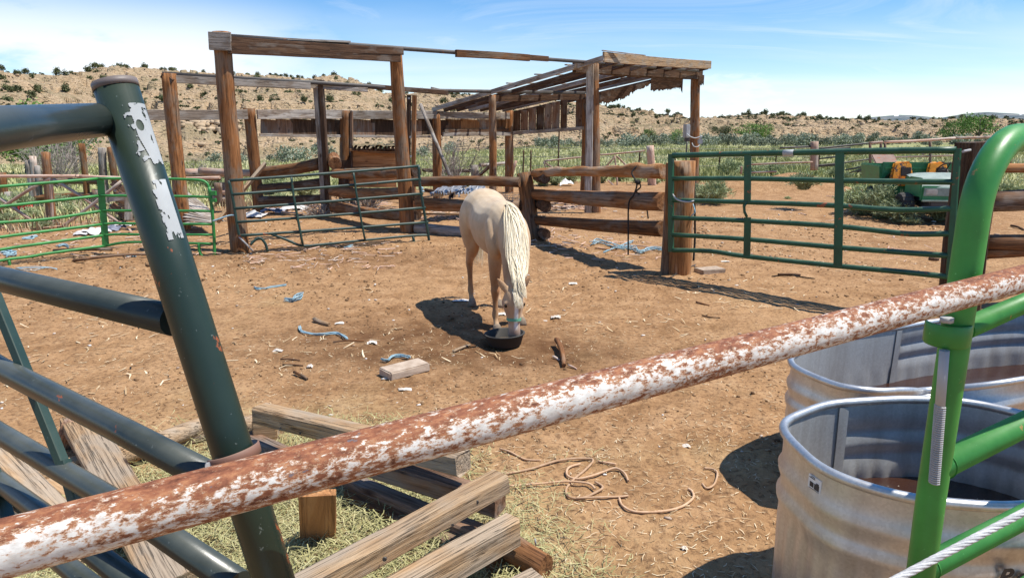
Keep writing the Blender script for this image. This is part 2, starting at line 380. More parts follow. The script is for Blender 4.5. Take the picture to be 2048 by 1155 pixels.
def rustpipe():
    m = NT('rusty_white_paint'); co = m.coord(scale=(0.55, 1.0, 1.0), rnd=False)
    n = m.noise(co, 118, 8, 0.76, 0.15); big = m.noise(m.coord(scale=(.45, 1, 1), rnd=False), 9, 3, 0.5)
    tco = m.n('ShaderNodeTexCoord'); sp = m.n('ShaderNodeSeparateXYZ'); m.l(tco.outputs['Object'], sp.inputs[0])
    # oldest wear on the crown and the underside of the rail (fixed to the pipe itself)
    top = m.math('MULTIPLY', m.ramp(m.math('MULTIPLY_ADD', sp.outputs[2], 16.0), [(0.0, 0.2), (0.45, 0.0), (0.72, 0.0), (0.98, 1.0)]), 0.16)
    top.node.inputs[1].default_value = 0.16
    zz = m.math('MULTIPLY', sp.outputs[2], 18.6); zz = m.math('ADD', zz, 0.5)
    top = m.math('MULTIPLY', m.ramp(zz, [(0.0, 0.8), (0.2, 0.3), (0.45, 0.1), (0.74, 0.25), (0.97, 1.0)]), 0.09)
    hf = m.noise(m.coord(scale=(0.4, 1, 1), rnd=False), 240, 5, .7); v = m.math('ADD', m.math('ADD', m.math('ADD', m.math('MULTIPLY', n, 0.58), m.math('MULTIPLY', big, 0.20)), m.math('MULTIPLY', hf, 0.24)), top)
    paintm = m.ramp(v, [(0.535, 0.0), (0.572, 1.0)])
    fine = m.noise(co, 90, 4, 0.7); rust = m.ramp(fine, [(0.3, (0.085, 0.026, 0.013)), (0.5, (0.235, 0.082, 0.038)), (0.7, (0.42, 0.19, 0.085))])
    white = m.mix(m.ramp(fine, [(0.35, 0.0), (0.6, 1.0)]), (0.50, 0.46, 0.41), (0.72, 0.70, 0.65))
    halo = m.ramp(v, [(0.505, 0.0), (0.55, 0.8), (0.58, 0.0)])
    c = m.mix(paintm, white, rust); c = m.mix(halo, c, (0.50, 0.22, 0.08))
    gr = m.noise(co, 60, 5, .7); c = m.mix(m.ramp(gr, [(0.66, 0.0), (0.69, .8)]), c, (0.12, 0.12, 0.14))
    return m.out(c, m.mix(paintm, (0.45, 0.45, 0.45), (0.8, 0.8, 0.8)), 0, m.bump(m.math('SUBTRACT', m.math('MULTIPLY', fine, .25), paintm), 0.55, 0.0016), 0.4)
M_RUSTPIPE = rustpipe()

def galv(name, tint=(0.58, 0.58, 0.58), rough=0.34, dirty=0.3, metal=.82):
    m = NT(name); co = m.coord(rnd=False); sp = m.voro(co, 120, out='Color'); n = m.noise(co, 4, 6, .65); st = m.noise(m.coord(scale=(9, 9, .8), rnd=False), 1.5, 4, .6)
    g = m.n('ShaderNodeRGBToBW'); m.l(sp, g.inputs[0])
    c = m.mix(m.ramp(g.outputs[0], [(0.1, 0.0), (0.9, 1.0)]), [x * .92 for x in tint], [min(1, x * 1.08) for x in tint])
    c = m.mix(m.math('MULTIPLY', m.ramp(st, [(0.42, 0.0), (0.68, 1.0)]), dirty), c, (0.22, 0.17, 0.13))
    c = m.mix(m.math('MULTIPLY', m.ramp(n, [(0.5, 0.0), (0.75, 1.0)]), dirty * .8), c, (0.6, 0.6, 0.58))
    return m.out(c, m.math('ADD', m.math('MULTIPLY', n, 0.25), rough - .12), metal, m.bump(n, 0.15, 0.006))
M_GALV = galv('galvanised_steel', rough=.42); M_GALVIN = galv('galvanised_inside', (0.50, 0.50, 0.49), 0.5, 0.35, .45); M_TIN = galv('tin_sheet', (0.42, 0.43, 0.46), 0.5, 0.3)
def water_mat():
    m = NT('murky_water'); n = m.noise(m.coord(rnd=False), 6, 4); c = m.mix(n, (0.025, 0.011, 0.007), (0.055, 0.024, 0.013))
    return m.out(c, 0.06, 0.0, m.bump(m.noise(m.coord(rnd=False), 12, 2), 0.05, 0.01), 0.5)
M_WATER = water_mat()
def plain(name, a, b, scale=8, rough=0.9, bs=0.4, bd=0.01, rnd=True):
    m = NT(name); n = m.noise(m.coord(), scale, 5, .65); c = m.mix(m.ramp(n, [(0.3, 0.0), (0.7, 1.0)]), a, b)
    if rnd:
        v = m.n('ShaderNodeHueSaturation'); m.l(c, v.inputs['Color']); r = m.math('MULTIPLY_ADD', m.rnd(), 0.4); r.node.inputs[2].default_value = 0.8; m.l(r, v.inputs['Value']); c = v.outputs[0]
    return m.out(c, rough, 0, m.bump(n, bs, bd), 0.2)
M_STONE = plain('pale_block', (0.36, 0.27, 0.20), (0.52, 0.42, 0.33), 14)
M_ROPE = plain('tan_rope', (0.46, 0.28, 0.16), (0.60, 0.41, 0.27), 30, bs=.3, bd=.003)
M_WIRE = plain('cable_steel', (0.36, 0.36, 0.36), (0.55, 0.54, 0.53), 60, 0.5)
M_TWINE = plain('blue_twine', (0.22, 0.36, 0.43), (0.36, 0.50, 0.56), 30)
M_CLOTH = plain('white_rag', (0.5, 0.48, 0.46), (0.72, 0.70, 0.68), 8)
M_BLUECLOTH = plain('blue_rag', (0.04, 0.05, 0.10), (0.35, 0.36, 0.42), 9)
M_CORD = plain('black_cord', (0.02, 0.018, 0.018), (0.05, 0.045, 0.04), 30)
M_REDP = plain('red_plastic', (0.45, 0.03, 0.03), (0.55, 0.06, 0.05), 10)
M_YROPE = plain('yellow_rope', (0.5, 0.40, 0.12), (0.62, 0.5, 0.2), 20)
M_LITWHITE = plain('bleached_bits', (0.5, 0.42, 0.34), (0.72, 0.66, 0.60), 5)
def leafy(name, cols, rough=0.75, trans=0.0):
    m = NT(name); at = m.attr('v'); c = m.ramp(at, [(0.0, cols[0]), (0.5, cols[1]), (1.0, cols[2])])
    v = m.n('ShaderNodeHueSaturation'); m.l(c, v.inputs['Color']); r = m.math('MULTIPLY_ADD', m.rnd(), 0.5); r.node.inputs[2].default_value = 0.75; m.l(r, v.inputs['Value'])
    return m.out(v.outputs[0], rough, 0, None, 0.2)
M_JUN = leafy('juniper_leaf', [(0.045, 0.055, 0.024), (0.10, 0.115, 0.05), (0.17, 0.18, 0.085)])
M_OLIVE = leafy('olive_leaf', [(0.11, 0.13, 0.085), (0.22, 0.25, 0.17), (0.33, 0.36, 0.27)])
M_COTTON = leafy('cottonwood_leaf', [(0.04, 0.08, 0.018), (0.10, 0.19, 0.04), (0.18, 0.28, 0.07)])
M_FIELD = leafy('field_grass_blade', [(0.23, 0.235, 0.095), (0.37, 0.365, 0.16), (0.53, 0.48, 0.29)])
M_WEED = leafy('weed_leaf', [(0.18, 0.22, 0.10), (0.33, 0.38, 0.20), (0.48, 0.50, 0.30)])
M_DRY = leafy('dry_grass_blade', [(0.22, 0.16, 0.09), (0.36, 0.28, 0.17), (0.46, 0.38, 0.25)])
M_HAY = leafy('hay_blade', [(0.22, 0.22, 0.09), (0.40, 0.37, 0.17), (0.55, 0.50, 0.27)])
M_STRAW = leafy('straw_bit', [(0.26, 0.16, 0.08), (0.46, 0.34, 0.2), (0.66, 0.55, 0.38)])
M_CLOD = leafy('dirt_clod', [(0.10, 0.055, 0.028), (0.22, 0.125, 0.062), (0.33, 0.195, 0.10)], 0.95)
M_PEB = leafy('pale_pebble', [(0.35, 0.25, 0.18), (0.55, 0.46, 0.38), (0.72, 0.68, 0.62)], 0.9)
M_TWIG = leafy('bare_twig', [(0.14, 0.11, 0.09), (0.26, 0.22, 0.19), (0.4, 0.35, 0.31)])

def ground_mat():
    m = NT('packed_dirt'); co = m.coord('Object', rnd=False)
    big = m.noise(co, 0.5, 4, .6); mid = m.noise(co, 3.2, 7, .68, .3); fine = m.noise(co, 28, 5, .7); sp = m.voro(co, 16)
    c = m.ramp(mid, [(0.3, (0.19, 0.096, 0.040)), (0.5, (0.335, 0.190, 0.092)), (0.7, (0.44, 0.270, 0.145))])
    c = m.mix(m.ramp(big, [(0.4, 0.0), (0.65, 0.5)]), c, (0.44, 0.265, 0.135))
    c = m.mix(m.math('MULTIPLY', m.ramp(fine, [(0.38, 1.0), (0.5, 0.0)]), 0.7), c, (0.13, 0.068, 0.034))
    c = m.mix(m.math('MULTIPLY', m.ramp(fine, [(0.60, 0.0), (0.68, 1.0)]), 0.4), c, (0.52, 0.35, 0.19))
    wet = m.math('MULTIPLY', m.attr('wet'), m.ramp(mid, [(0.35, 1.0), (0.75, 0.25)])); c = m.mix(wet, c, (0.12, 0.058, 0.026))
    hay = m.math('MULTIPLY', m.attr('hay'), m.ramp(fine, [(0.35, 0.3), (0.6, 1.0)])); c = m.mix(hay, c, m.mix(mid, (0.24, 0.20, 0.09), (0.44, 0.38, 0.19)))
    gr = m.mix(m.ramp(m.noise(co, 0.35, 6, .65), [(0.32, 0.0), (0.56, 1.0)]), (0.20, 0.23, 0.09), (0.40, 0.36, 0.19))
    gr = m.mix(m.ramp(m.noise(co, 2.5, 5, .7), [(0.35, 0.0), (0.6, 0.6)]), gr, (0.15, 0.19, 0.065))
    gm = m.ramp(m.math('ADD', m.attr('green'), m.math('MULTIPLY', m.math('SUBTRACT', m.noise(co, 0.6, 6, .7), 0.5), 0.9)), [(0.4, 0.0), (0.6, 1.0)])
    c = m.mix(gm, c, gr)
    h = m.math('ADD', m.math('MULTIPLY', mid, 1.0), m.math('MULTIPLY', fine, 0.35))
    b = m.bump(h, 1.0, 0.04); b = m.bump(sp, 0.25, 0.008, b)
    return m.out(c, 0.95, 0, b, 0.12)
M_GROUND = ground_mat()
def hill_mat():
    m = NT('sandstone_slope'); co = m.coord('Object', rnd=False); lay = m.coord('Object', (0.10, 0.10, 1.3), rnd=False)
    n = m.noise(co, 0.12, 8, .7, .6); n2 = m.noise(co, 0.9, 6, .75); st = m.noise(lay, 0.7, 5, .6)
    c = m.ramp(n2, [(0.3, (0.22, 0.15, 0.085)), (0.46, (0.40, 0.29, 0.18)), (0.7, (0.50, 0.385, 0.26))])
    c = m.mix(m.ramp(st, [(0.42, 0.0), (0.62, 0.55)]), c, (0.47, 0.33, 0.20))
    c = m.mix(m.ramp(n, [(0.47, 0.0), (0.62, 0.6)]), c, (0.24, 0.205, 0.125)); c = m.mix(m.ramp(m.voro(co, 0.9), [(0.05, 0.4), (0.22, 0.0)]), c, (0.15, 0.11, 0.06))
    c = m.mix(m.math('MULTIPLY', m.attr('scrub'), m.ramp(n2, [(0.4, 1.0), (0.62, 0.35)])), c, (0.11, 0.125, 0.06))
    rk = m.voro(m.coord('Object', (1, 1, 2.2), rnd=False), 0.55, 'DISTANCE_TO_EDGE'); rk2 = m.voro(m.coord('Object', (1, 1, 1.6), rnd=False), 1.5, 'DISTANCE_TO_EDGE')
    h = m.math('ADD', m.ramp(rk, [(0.0, 0.0), (0.18, 1.0)]), m.math('MULTIPLY', m.ramp(rk2, [(0.0, 0.0), (0.2, 1.0)]), .5)); h = m.math('ADD', h, m.math('MULTIPLY', n2, 1.2))
    return m.out(c, 0.95, 0, m.bump(h, 0.7, 0.45), 0.1)
M_HILL = hill_mat(); M_ROCK = plain('sandstone_rock', (0.32, 0.22, 0.13), (0.58, 0.45, 0.31), .6, rnd=False)
def mtn_mat():
    m = NT('far_mountain'); co = m.coord('Object', (1, 1, 1), rnd=False); n = m.noise(co, 0.012, 9, .72)
    c = m.ramp(n, [(0.4, (0.075, 0.10, 0.115)), (0.56, (0.15, 0.165, 0.165)), (0.66, (0.27, 0.27, 0.255))])
    c = m.mix(m.ramp(m.attr('snow'), [(0.45, 0.0), (0.55, .9)]), c, (0.75, 0.77, 0.8)); return m.out(c, 0.95, spec=0.1)
M_MTN = mtn_mat()
def coat_mat():
    m = NT('palomino_coat'); tco = m.n('ShaderNodeTexCoord'); sp = m.n('ShaderNodeSeparateXYZ'); m.l(tco.outputs['Object'], sp.inputs[0])
    co = m.coord(rnd=False); n = m.noise(co, 4, 4, .6); f = m.noise(m.coord(scale=(1, 1, .3), rnd=False), 160, 2, .6)
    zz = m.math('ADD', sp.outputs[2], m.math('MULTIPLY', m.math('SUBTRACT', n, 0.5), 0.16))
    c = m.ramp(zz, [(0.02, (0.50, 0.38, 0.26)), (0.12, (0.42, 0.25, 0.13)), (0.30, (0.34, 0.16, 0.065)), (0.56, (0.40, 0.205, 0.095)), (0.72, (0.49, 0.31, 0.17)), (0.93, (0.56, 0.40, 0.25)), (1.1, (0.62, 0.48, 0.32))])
    hd = m.ramp(sp.outputs[0], [(0.88, 0.0), (0.97, 1.0)]); hc = m.ramp(sp.outputs[2], [(0.0, (0.16, 0.105, 0.08)), (0.14, (0.27, 0.19, 0.15)), (0.19, (0.50, 0.35, 0.25)), (0.32, (0.44, 0.27, 0.155)), (0.5, (0.52, 0.35, 0.21))])
    hm = m.math('MULTIPLY', hd, m.ramp(sp.outputs[2], [(0.52, 1.0), (0.62, 0.0)])); c = m.mix(hm, c, hc)
    # white blaze down the face
    yb = m.math('ABSOLUTE', m.math('ADD', sp.outputs[1], 0.105)); bl = m.math('MULTIPLY', m.math('MULTIPLY', m.ramp(yb, [(0.010, 1.0), (0.022, 0.0)]), m.ramp(sp.outputs[0], [(0.985, 0.0), (1.0, 1.0)])), m.ramp(sp.outputs[2], [(0.16, 0.0), (0.2, 1.0), (0.37, 1.0), (0.41, 0.0)]))
    c = m.mix(bl, c, (0.82, 0.80, 0.76))
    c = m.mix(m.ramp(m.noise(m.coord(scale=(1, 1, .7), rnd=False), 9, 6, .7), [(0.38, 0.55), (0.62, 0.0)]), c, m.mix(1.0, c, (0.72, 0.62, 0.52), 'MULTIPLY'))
    m.b.inputs['Sheen Weight'].default_value = 0.15
    return m.out(c, 0.58, 0, m.bump(f, 0.25, 0.004), 0.2)
M_COAT = coat_mat()
def hair_mat():
    m = NT('flaxen_hair'); at = m.attr('v'); c = m.ramp(at, [(0.0, (0.50, 0.38, 0.22)), (0.5, (0.74, 0.64, 0.45)), (1.0, (0.86, 0.80, 0.66))]); return m.out(c, 0.5, 0, None, 0.35)
M_HAIR = hair_mat()
M_EYE = paint('eye_dark', (0.01, 0.008, 0.006), 0.0, 0.1, 0, wear=0)
M_HOOF = plain('hoof_horn', (0.16, 0.12, 0.09), (0.34, 0.27, 0.20), 20)
M_LENS = paint('headlight_lens', (0.45, 0.43, 0.38), 0.1, 0.15, 0)
# ------------------------------------------------------------ land
def dropf(az):                                   # how steeply the field falls away beyond the yard, by direction
    return 0.006 + 0.026 * (1 - ss(-0.30, 0.12, az))
def zground(x, y):
    x = np.asarray(x, float); y = np.asarray(y, float); r = np.hypot(x, y); az = np.arctan2(x, y)
    z = -dropf(az) * np.clip(r - 24, 0, 100)
    near = 1 - ss(14, 30, r)
    a = 0.5 + 0.5 * ss(-0.2, 0.5, fbm(x * .5, y * .5, 0, 3, 11)) + 0.55 * np.exp(-((y - 10.2 - .25 * x) / 1.1) ** 2) * (x < 1)
    lump = 0.016 * fbm(x * 3.1, y * 3.1, 0, 3, 3) + 0.013 * np.abs(vnoise(x * 7.5, y * 7.5, 0, 5)) + 0.008 * vnoise(x * 17, y * 17, 0, 7) + 0.004 * vnoise(x * 38, y * 38, 0, 9)
    f1, _, hid = worley(x * 2.9, y * 2.9, 700); z = z + near * (hid > .42) * a * (-.022 * np.exp(-(f1 / .20) ** 2) + .009 * np.exp(-((f1 - .33) / .10) ** 2))
    z = z + near * (1.4 * a * lump + 0.03 * fbm(x * .35, y * .35, 0, 2, 21) - 0.010) + (1 - near) * .12 * fbm(x * .12, y * .12, 0, 4, 31)
    for (cx, cy, h, rr) in ((8.6, 21.0, .55, 1.3), (6.6, 20.6, .28, .9)):   # low dirt piles by the far pole fence
        z = z + h * np.exp(-((x - cx) ** 2 + ((y - cy) * 1.4) ** 2) / rr ** 2)
    return z
def zg(x, y): return float(zground(np.array([x]), np.array([y]))[0])
azs = np.concatenate([np.radians(np.linspace(-180, -52, 40)[:-1]), np.radians(np.linspace(-52, 52, 560)), np.radians(np.linspace(52, 180, 40)[1:-1])])
rs = np.concatenate([0.35 * 1.0115 ** np.arange(0, 395), 0.35 * 1.0115 ** 394 * 1.05 ** np.arange(1, 108)])
A_, R_ = np.meshgrid(azs, rs); X_, Y_ = np.sin(A_) * R_, np.cos(A_) * R_; Z_ = zground(X_, Y_)
nr, na = A_.shape; idx = np.arange(nr * na).reshape(nr, na)
a0 = idx[:-1, :]; a1 = np.roll(idx, -1, 1)[:-1, :]; b1 = np.roll(idx, -1, 1)[1:, :]; b0 = idx[1:, :]
F_ = np.stack([a0.ravel(), b0.ravel(), b1.ravel(), a1.ravel()], 1)
V_ = np.stack([X_.ravel(), Y_.ravel(), Z_.ravel()], 1)
V_ = np.vstack([V_, [[0, 0, 0]]]); c_ = len(V_) - 1
me = fast_mesh('ground', V_, F_, True)
xg, yg = V_[:, 0], V_[:, 1]; rg = np.hypot(xg, yg); ag = np.arctan2(xg, yg)
def put(me, nm, arr):
    a = me.attributes.new(nm, 'FLOAT', 'POINT'); a.data.foreach_set('value', np.asarray(arr, np.float32))
gedge = np.interp(ag, [-0.75, -0.6, -0.45, -0.3, 0.0, 0.12, 0.3, 0.5, 0.7], [15.5, 15.5, 16.0, 18.5, 21.5, 24, 25, 22, 22])
def greenval(x, y): 
    r = np.hypot(x, y); a = np.arctan2(x, y); return r, np.interp(a, [-0.75, -0.6, -0.45, -0.3, 0.0, 0.12, 0.3, 0.5, 0.7], [15.5, 15.5, 16.0, 18.5, 21.5, 24, 25, 22, 22])
put(me, 'green', ss(-1.5, 4, rg - gedge))
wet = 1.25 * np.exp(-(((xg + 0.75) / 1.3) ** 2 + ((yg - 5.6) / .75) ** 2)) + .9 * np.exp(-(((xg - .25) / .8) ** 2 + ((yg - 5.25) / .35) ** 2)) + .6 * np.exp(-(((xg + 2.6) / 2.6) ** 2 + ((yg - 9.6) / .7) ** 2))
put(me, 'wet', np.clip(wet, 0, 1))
def hayval(x, y):
    h = np.exp(-(((x + 1.25) / .85) ** 2 + ((y - 2.75) / .95) ** 2)) * 1.6 + np.exp(-(((x + .55) / .75) ** 2 + ((y - 2.0) / .8) ** 2)) * 1.3 + .25 * (1 - ss(2.4, 4.6, np.hypot(x, y)))
    return np.clip(h + .35 * fbm(np.asarray(x) * 2, np.asarray(y) * 2, 0, 3, 44) - .12, 0, 1)
put(me, 'hay', hayval(xg, yg) * (rg < 8))
link('ground', me, M_GROUND)['kind'] = 'structure'

# crest of the hills as seen from the yard: photograph x -> crest y, distance of crest, distance of foot
cx_ = [-400, 0, 60, 130, 200, 300, 400, 480, 560, 620, 680, 720, 770, 830, 870, 930, 1000, 1100, 1200, 1260, 1330, 1400, 1480, 1560, 1640, 1720, 1800, 1900, 1990, 2048, 2400]
cy_ = [120, 134, 143, 148, 142, 139, 146, 149, 152, 158, 155, 166, 188, 190, 182, 190, 192, 198, 208, 222, 234, 237, 235, 234, 236, 238, 244, 240, 235, 243, 240]
dc_ = [170, 180, 185, 190, 230, 240, 235, 240, 240, 245, 245, 240, 235, 240, 240, 230, 225, 220, 215, 215, 260, 330, 340, 340, 340, 330, 320, 300, 280, 280, 280]
df_ = [95, 95, 95, 95, 95, 95, 95, 95, 95, 98, 100, 100, 100, 100, 100, 102, 105, 110, 118, 130, 150, 165, 170, 170, 170, 170, 165, 160, 160, 160, 160]
def az_of(px): return np.arctan2((np.asarray(px, float) - CXP), FPX * CT + (CYP - 200) * ST)
CAZ = az_of(cx_)
def hill_xyz(az, t):
    dc = np.interp(az, CAZ, dc_); df = np.interp(az, CAZ, df_); cy = np.interp(az, CAZ, cy_)
    r = df + (dc - df) * t
    yy = CYP - cy; ele = (yy * CT - FPX * ST) / np.hypot(FPX * CT + yy * ST, np.tan(az) * (FPX * CT + yy * ST))
    zc = CAMH + dc * ele
    zb = -dropf(az) * np.clip(df - 24, 0, 100) - .4
    left = 1 - ss(0.12, 0.22, az)
    sh_l = np.interp(t, [0, .12, .2, .32, .42, .7, .85, 1, 1.25, 2.2], [0, .10, .24, .30, .42, .74, .90, 1, .92, .3])
    sh_r = np.interp(t, [0, .06, .14, .30, .50, .58, .8, 1, 1.25, 2.2], [0, .10, .40, .48, .55, .74, .90, 1, .9, .3])
    sh = sh_l * left + sh_r * (1 - left)
    x, y = np.sin(az) * r, np.cos(az) * r
    amp = ss(0.0, 0.12, t) * (1 - .55 * ss(.86, .97, t) * (1 - ss(1.05, 1.2, t)))
    gul = fbm(x * .045, y * .02, 0, 4, 51); rg_ = 1 - np.abs(fbm(x * .09, y * .07, 0, 4, 61)) * 2
    f1, f2, idw = worley(x * .22 + .5 * vnoise(x * .3, y * .3, 0, 66), y * .16, 70); g1, g2, idw2 = worley(x * .6, y * .45, 77)
    z = zb + (zc - zb) * sh + amp * (2.2 * gul + 1.1 * rg_ - .6 + (idw - .5) * 1.5 * ss(0.02, .16, f2 - f1) + (idw2 - .5) * 1.0)
    led = (zc - zb); q = z / 2.6; z = z * .62 + .38 * 2.6 * (np.floor(q) + ss(.55, .95, q - np.floor(q))) * 1.0
    return x, y, z
haz = np.radians(np.linspace(-46, 46, 1050)); ht = np.concatenate([np.linspace(-.04, 1.06, 240), np.linspace(1.1, 2.0, 10)])
HA, HT = np.meshgrid(haz, ht); hx, hy, hzv = hill_xyz(HA, np.clip(HT, 0, 3)); hzv = np.where(HT < 0, hzv - 2.5, hzv)
nr, na = HA.shape; idx = np.arange(nr * na).reshape(nr, na)
F_ = np.stack([idx[:-1, :-1].ravel(), idx[:-1, 1:].ravel(), idx[1:, 1:].ravel(), idx[1:, :-1].ravel()], 1)
me = fast_mesh('hills', np.stack([hx.ravel(), hy.ravel(), hzv.ravel()], 1), F_, False)
scr = (.5 * ss(.84, .95, HT) * ss(.1, .2, HA) + .5 * ss(.05, .45, fbm(hx * .02, hy * .02, 0, 4, 90)) * (HT < .5) * (HT > .2) + .8 * (1 - ss(.02, .10, HT))); put(me, 'scrub', np.clip(scr, 0, 1).ravel())
link('hills', me, M_HILL)['kind'] = 'structure'
# low brush
def leaf_cloud_np(sd):
    r = np.random.default_rng(sd); k = 26; d = r.normal(size=(k, 3)); d /= np.linalg.norm(d, axis=1)[:, None]; p = d * r.random(k)[:, None] ** .5 * [1, 1, .6] + [0, 0, .5]
    a = r.normal(size=(k, 3)); a /= np.linalg.norm(a, axis=1)[:, None]; b = np.cross(a, r.normal(size=(k, 3))); b /= np.linalg.norm(b, axis=1)[:, None]
    return np.stack([p - a * .4, p - b * .3, p + a * .4, p + b * .3], 1).reshape(-1, 3), np.arange(k * 4).reshape(-1, 4)
# rubble lying on the slopes
rng = np.random.default_rng(5)
def unit_rocks(k):
    out = []
    for i in range(k):
        bm = bmesh.new(); bmesh.ops.create_icosphere(bm, subdivisions=1, radius=1)
        rr = random.Random(100 + i)
        for v in bm.verts:
            v.co *= rr.uniform(.65, 1.1)
        for ax in range(3):
            lim = rr.uniform(.38, .6)
            for v in bm.verts: v.co[ax] = max(-lim, min(lim, v.co[ax]))
        bmesh.ops.triangulate(bm, faces=bm.faces)
        out.append((np.array([v.co[:] for v in bm.verts]), np.array([[v.index for v in f.verts] for f in bm.faces]))); bm.free()
    return out
ROCKS = unit_rocks(8)
def scatter(name, templ, pos, scale, mat, smooth=False, rot=None, vval=None, sq=None, parent=None):
    Vs, Fs, at, base = [], [], [], 0; n = len(pos)
    for k in range(len(templ)):
        tv, tf = templ[k]; sel = np.arange(k, n, len(templ))
        if not len(sel): continue
        yaw = (rng.random(len(sel)) * 6.283) if rot is None else rot[sel]; c, s = np.cos(yaw), np.sin(yaw)
        S = scale[sel]; S = S[:, None] if S.ndim == 1 else S
        T = tv[None] * (S[:, None, :] if S.shape[1] == 3 else S[:, :, None])
        X = T[..., 0] * c[:, None] - T[..., 1] * s[:, None]; Yv = T[..., 0] * s[:, None] + T[..., 1] * c[:, None]
        W = np.stack([X, Yv, T[..., 2]], 2) + pos[sel][:, None, :]
        Vs.append(W.reshape(-1, 3)); Fs.append((tf[None] + (base + np.arange(len(sel)) * len(tv))[:, None, None]).reshape(-1, tf.shape[1])); base += len(sel) * len(tv)
        vv = rng.random(len(sel)) if vval is None else vval[sel]; at.append(np.repeat(vv, len(tv)))
    me = fast_mesh(name, np.vstack(Vs), np.vstack(Fs), smooth); put(me, 'v', np.concatenate(at))
    return link(name, me, mat, parent)
nrk = 10000; raz = np.radians(rng.uniform(-42, 40, nrk)); rt = rng.random(nrk) ** 1.3 * .95 + .03
cl = fbm(np.degrees(raz) * .4, rt * 9, 0, 3, 95); keep = (cl > -.18); raz, rt = raz[keep], rt[keep]
x, y, z = hill_xyz(raz, rt); sz = (.13 + .5 * rng.random(len(x)) ** 2.2) * (1 + 1.3 * (rng.random(len(x)) > .95)) * np.hypot(x, y) / 190
S3 = np.stack([sz * rng.uniform(.8, 1.5, len(x)), sz, sz * rng.uniform(.5, .9, len(x))], 1)
scatter('hill_rubble', ROCKS, np.stack([x, y, z + sz * .1], 1), S3, M_ROCK)['kind'] = 'stuff'
SG = [leaf_cloud_np(0), leaf_cloud_np(1)]
nb_ = 3600; raz = np.radians(rng.uniform(-42, 40, nb_)); rt = rng.random(nb_); keep = fbm(np.degrees(raz) * .25, rt * 5, 0, 3, 96) > -.1; raz, rt = raz[keep], rt[keep]
x, y, z = hill_xyz(raz, rt); scatter('hill_sagebrush', SG, np.stack([x, y, z - .05], 1), rng.uniform(.25, .75, len(x)) * np.hypot(x, y) / 200, M_JUN)['kind'] = 'stuff'
# pale broken cliff band low on the left hill (photo x 360..450, y 285..320)
n = 240; px = rng.uniform(350, 470, n); 
pa = az_of(px); x, y, z = hill_xyz(pa, rng.uniform(.17, .26, n)); sz = rng.uniform(.35, .95, n)
scatter('cliff_rubble', ROCKS, np.stack([x, y, z + .3], 1), np.stack([sz * 1.4, sz, sz * .8], 1), M_ROCK)['kind'] = 'stuff'

# far mountains
mx_px = [900, 1300, 1500, 1700, 1765, 1800, 1850, 1885, 1930, 1975, 2048, 2130, 2300, 2600]; my_px = [262, 262, 250, 237, 233, 229, 232, 236, 228, 224, 228, 230, 236, 262]
maz = np.linspace(az_of(900), az_of(2600), 400); mt = np.linspace(0, 1.3, 60); MA, MT = np.meshgrid(maz, mt)
cyy = np.interp(MA, az_of(mx_px), my_px); yy = CYP - cyy
mr = 2600 + 1400 * MT; ele = (yy * CT - FPX * ST) / np.hypot(FPX * CT + yy * ST, np.tan(MA) * (FPX * CT + yy * ST)); zc = CAMH + 4000 * ele
xx, yv = np.sin(MA) * mr, np.cos(MA) * mr
mzv = -20 + (zc + 20) * np.interp(MT, [0, .5, 1, 1.3], [0, .55, 1, .8]) + 9 * ss(0, .3, MT) * (1 - ss(.8, 1, MT)) * fbm(xx * .004, yv * .004, 0, 5, 13) + 4 * fbm(xx * .01, yv * .01, 0, 4, 14) * ss(.1, .4, MT)
nr, na = MA.shape; idx = np.arange(nr * na).reshape(nr, na)
F_ = np.stack([idx[:-1, :-1].ravel(), idx[:-1, 1:].ravel(), idx[1:, 1:].ravel(), idx[1:, :-1].ravel()], 1)
me = fast_mesh('far_mountains', np.stack([xx.ravel(), yv.ravel(), mzv.ravel()], 1), F_, True)
mpx = CXP + np.tan(MA) * (FPX * CT + 340 * ST)
put(me, 'snow', (np.clip(1 - np.abs((mpx - 1792) / 9), 0, 1) * ss(.72, .9, MT) + np.clip(1 - np.abs((mpx - 2040) / 8), 0, 1) * ss(.85, .97, MT)).ravel())
link('far_mountains', me, M_MTN)['kind'] = 'structure'

# ------------------------------------------------------------ leafy things
def leaf_cloud(name, lobes, n, size, mat, seed=0, flat=0.0, parent=None, stems=None, M=None):
    """lobes: (x,y,z,rx,ry,rz).  many small leaf faces through the crown's volume, with gaps"""
    r = np.random.default_rng(seed); Vs = []; at = []
    w = np.array([l[3] * l[4] * l[5] for l in lobes]) ** .8; w /= w.sum()
    for l, wi in zip(lobes, w):
        k = int(n * wi); d = r.normal(size=(k, 3)); d /= np.linalg.norm(d, axis=1)[:, None]; rad = r.random(k) ** .42
        lump = 1 + .35 * fbm(d[:, 0] * 2.6 + seed, d[:, 1] * 2.6, d[:, 2] * 2.6, 3, seed)
        p = d * rad[:, None] * lump[:, None] * np.array(l[3:6]) + np.array(l[:3])
        keep = fbm(p[:, 0] * 3.1 / size * .12, p[:, 1] * 3.1 / size * .12, p[:, 2] * 3.1 / size * .12, 2, seed + 5) > -.28
        p = p[keep]; rr = rad[keep]; k = len(p)
        a = r.normal(size=(k, 3)); a /= np.linalg.norm(a, axis=1)[:, None]; b = np.cross(a, r.normal(size=(k, 3))); b /= np.linalg.norm(b, axis=1)[:, None]
        s = size * r.uniform(.6, 1.4, k)[:, None]
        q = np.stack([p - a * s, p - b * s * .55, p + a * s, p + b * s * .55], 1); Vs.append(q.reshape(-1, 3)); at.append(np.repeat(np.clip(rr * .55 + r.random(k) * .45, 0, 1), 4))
    V = np.vstack(Vs); V[:, 2] = np.maximum(V[:, 2], 0.0); F = np.arange(len(V)).reshape(-1, 4)
    me = fast_mesh(name, V, F); put(me, 'v', np.concatenate(at)); return me
JUN = []
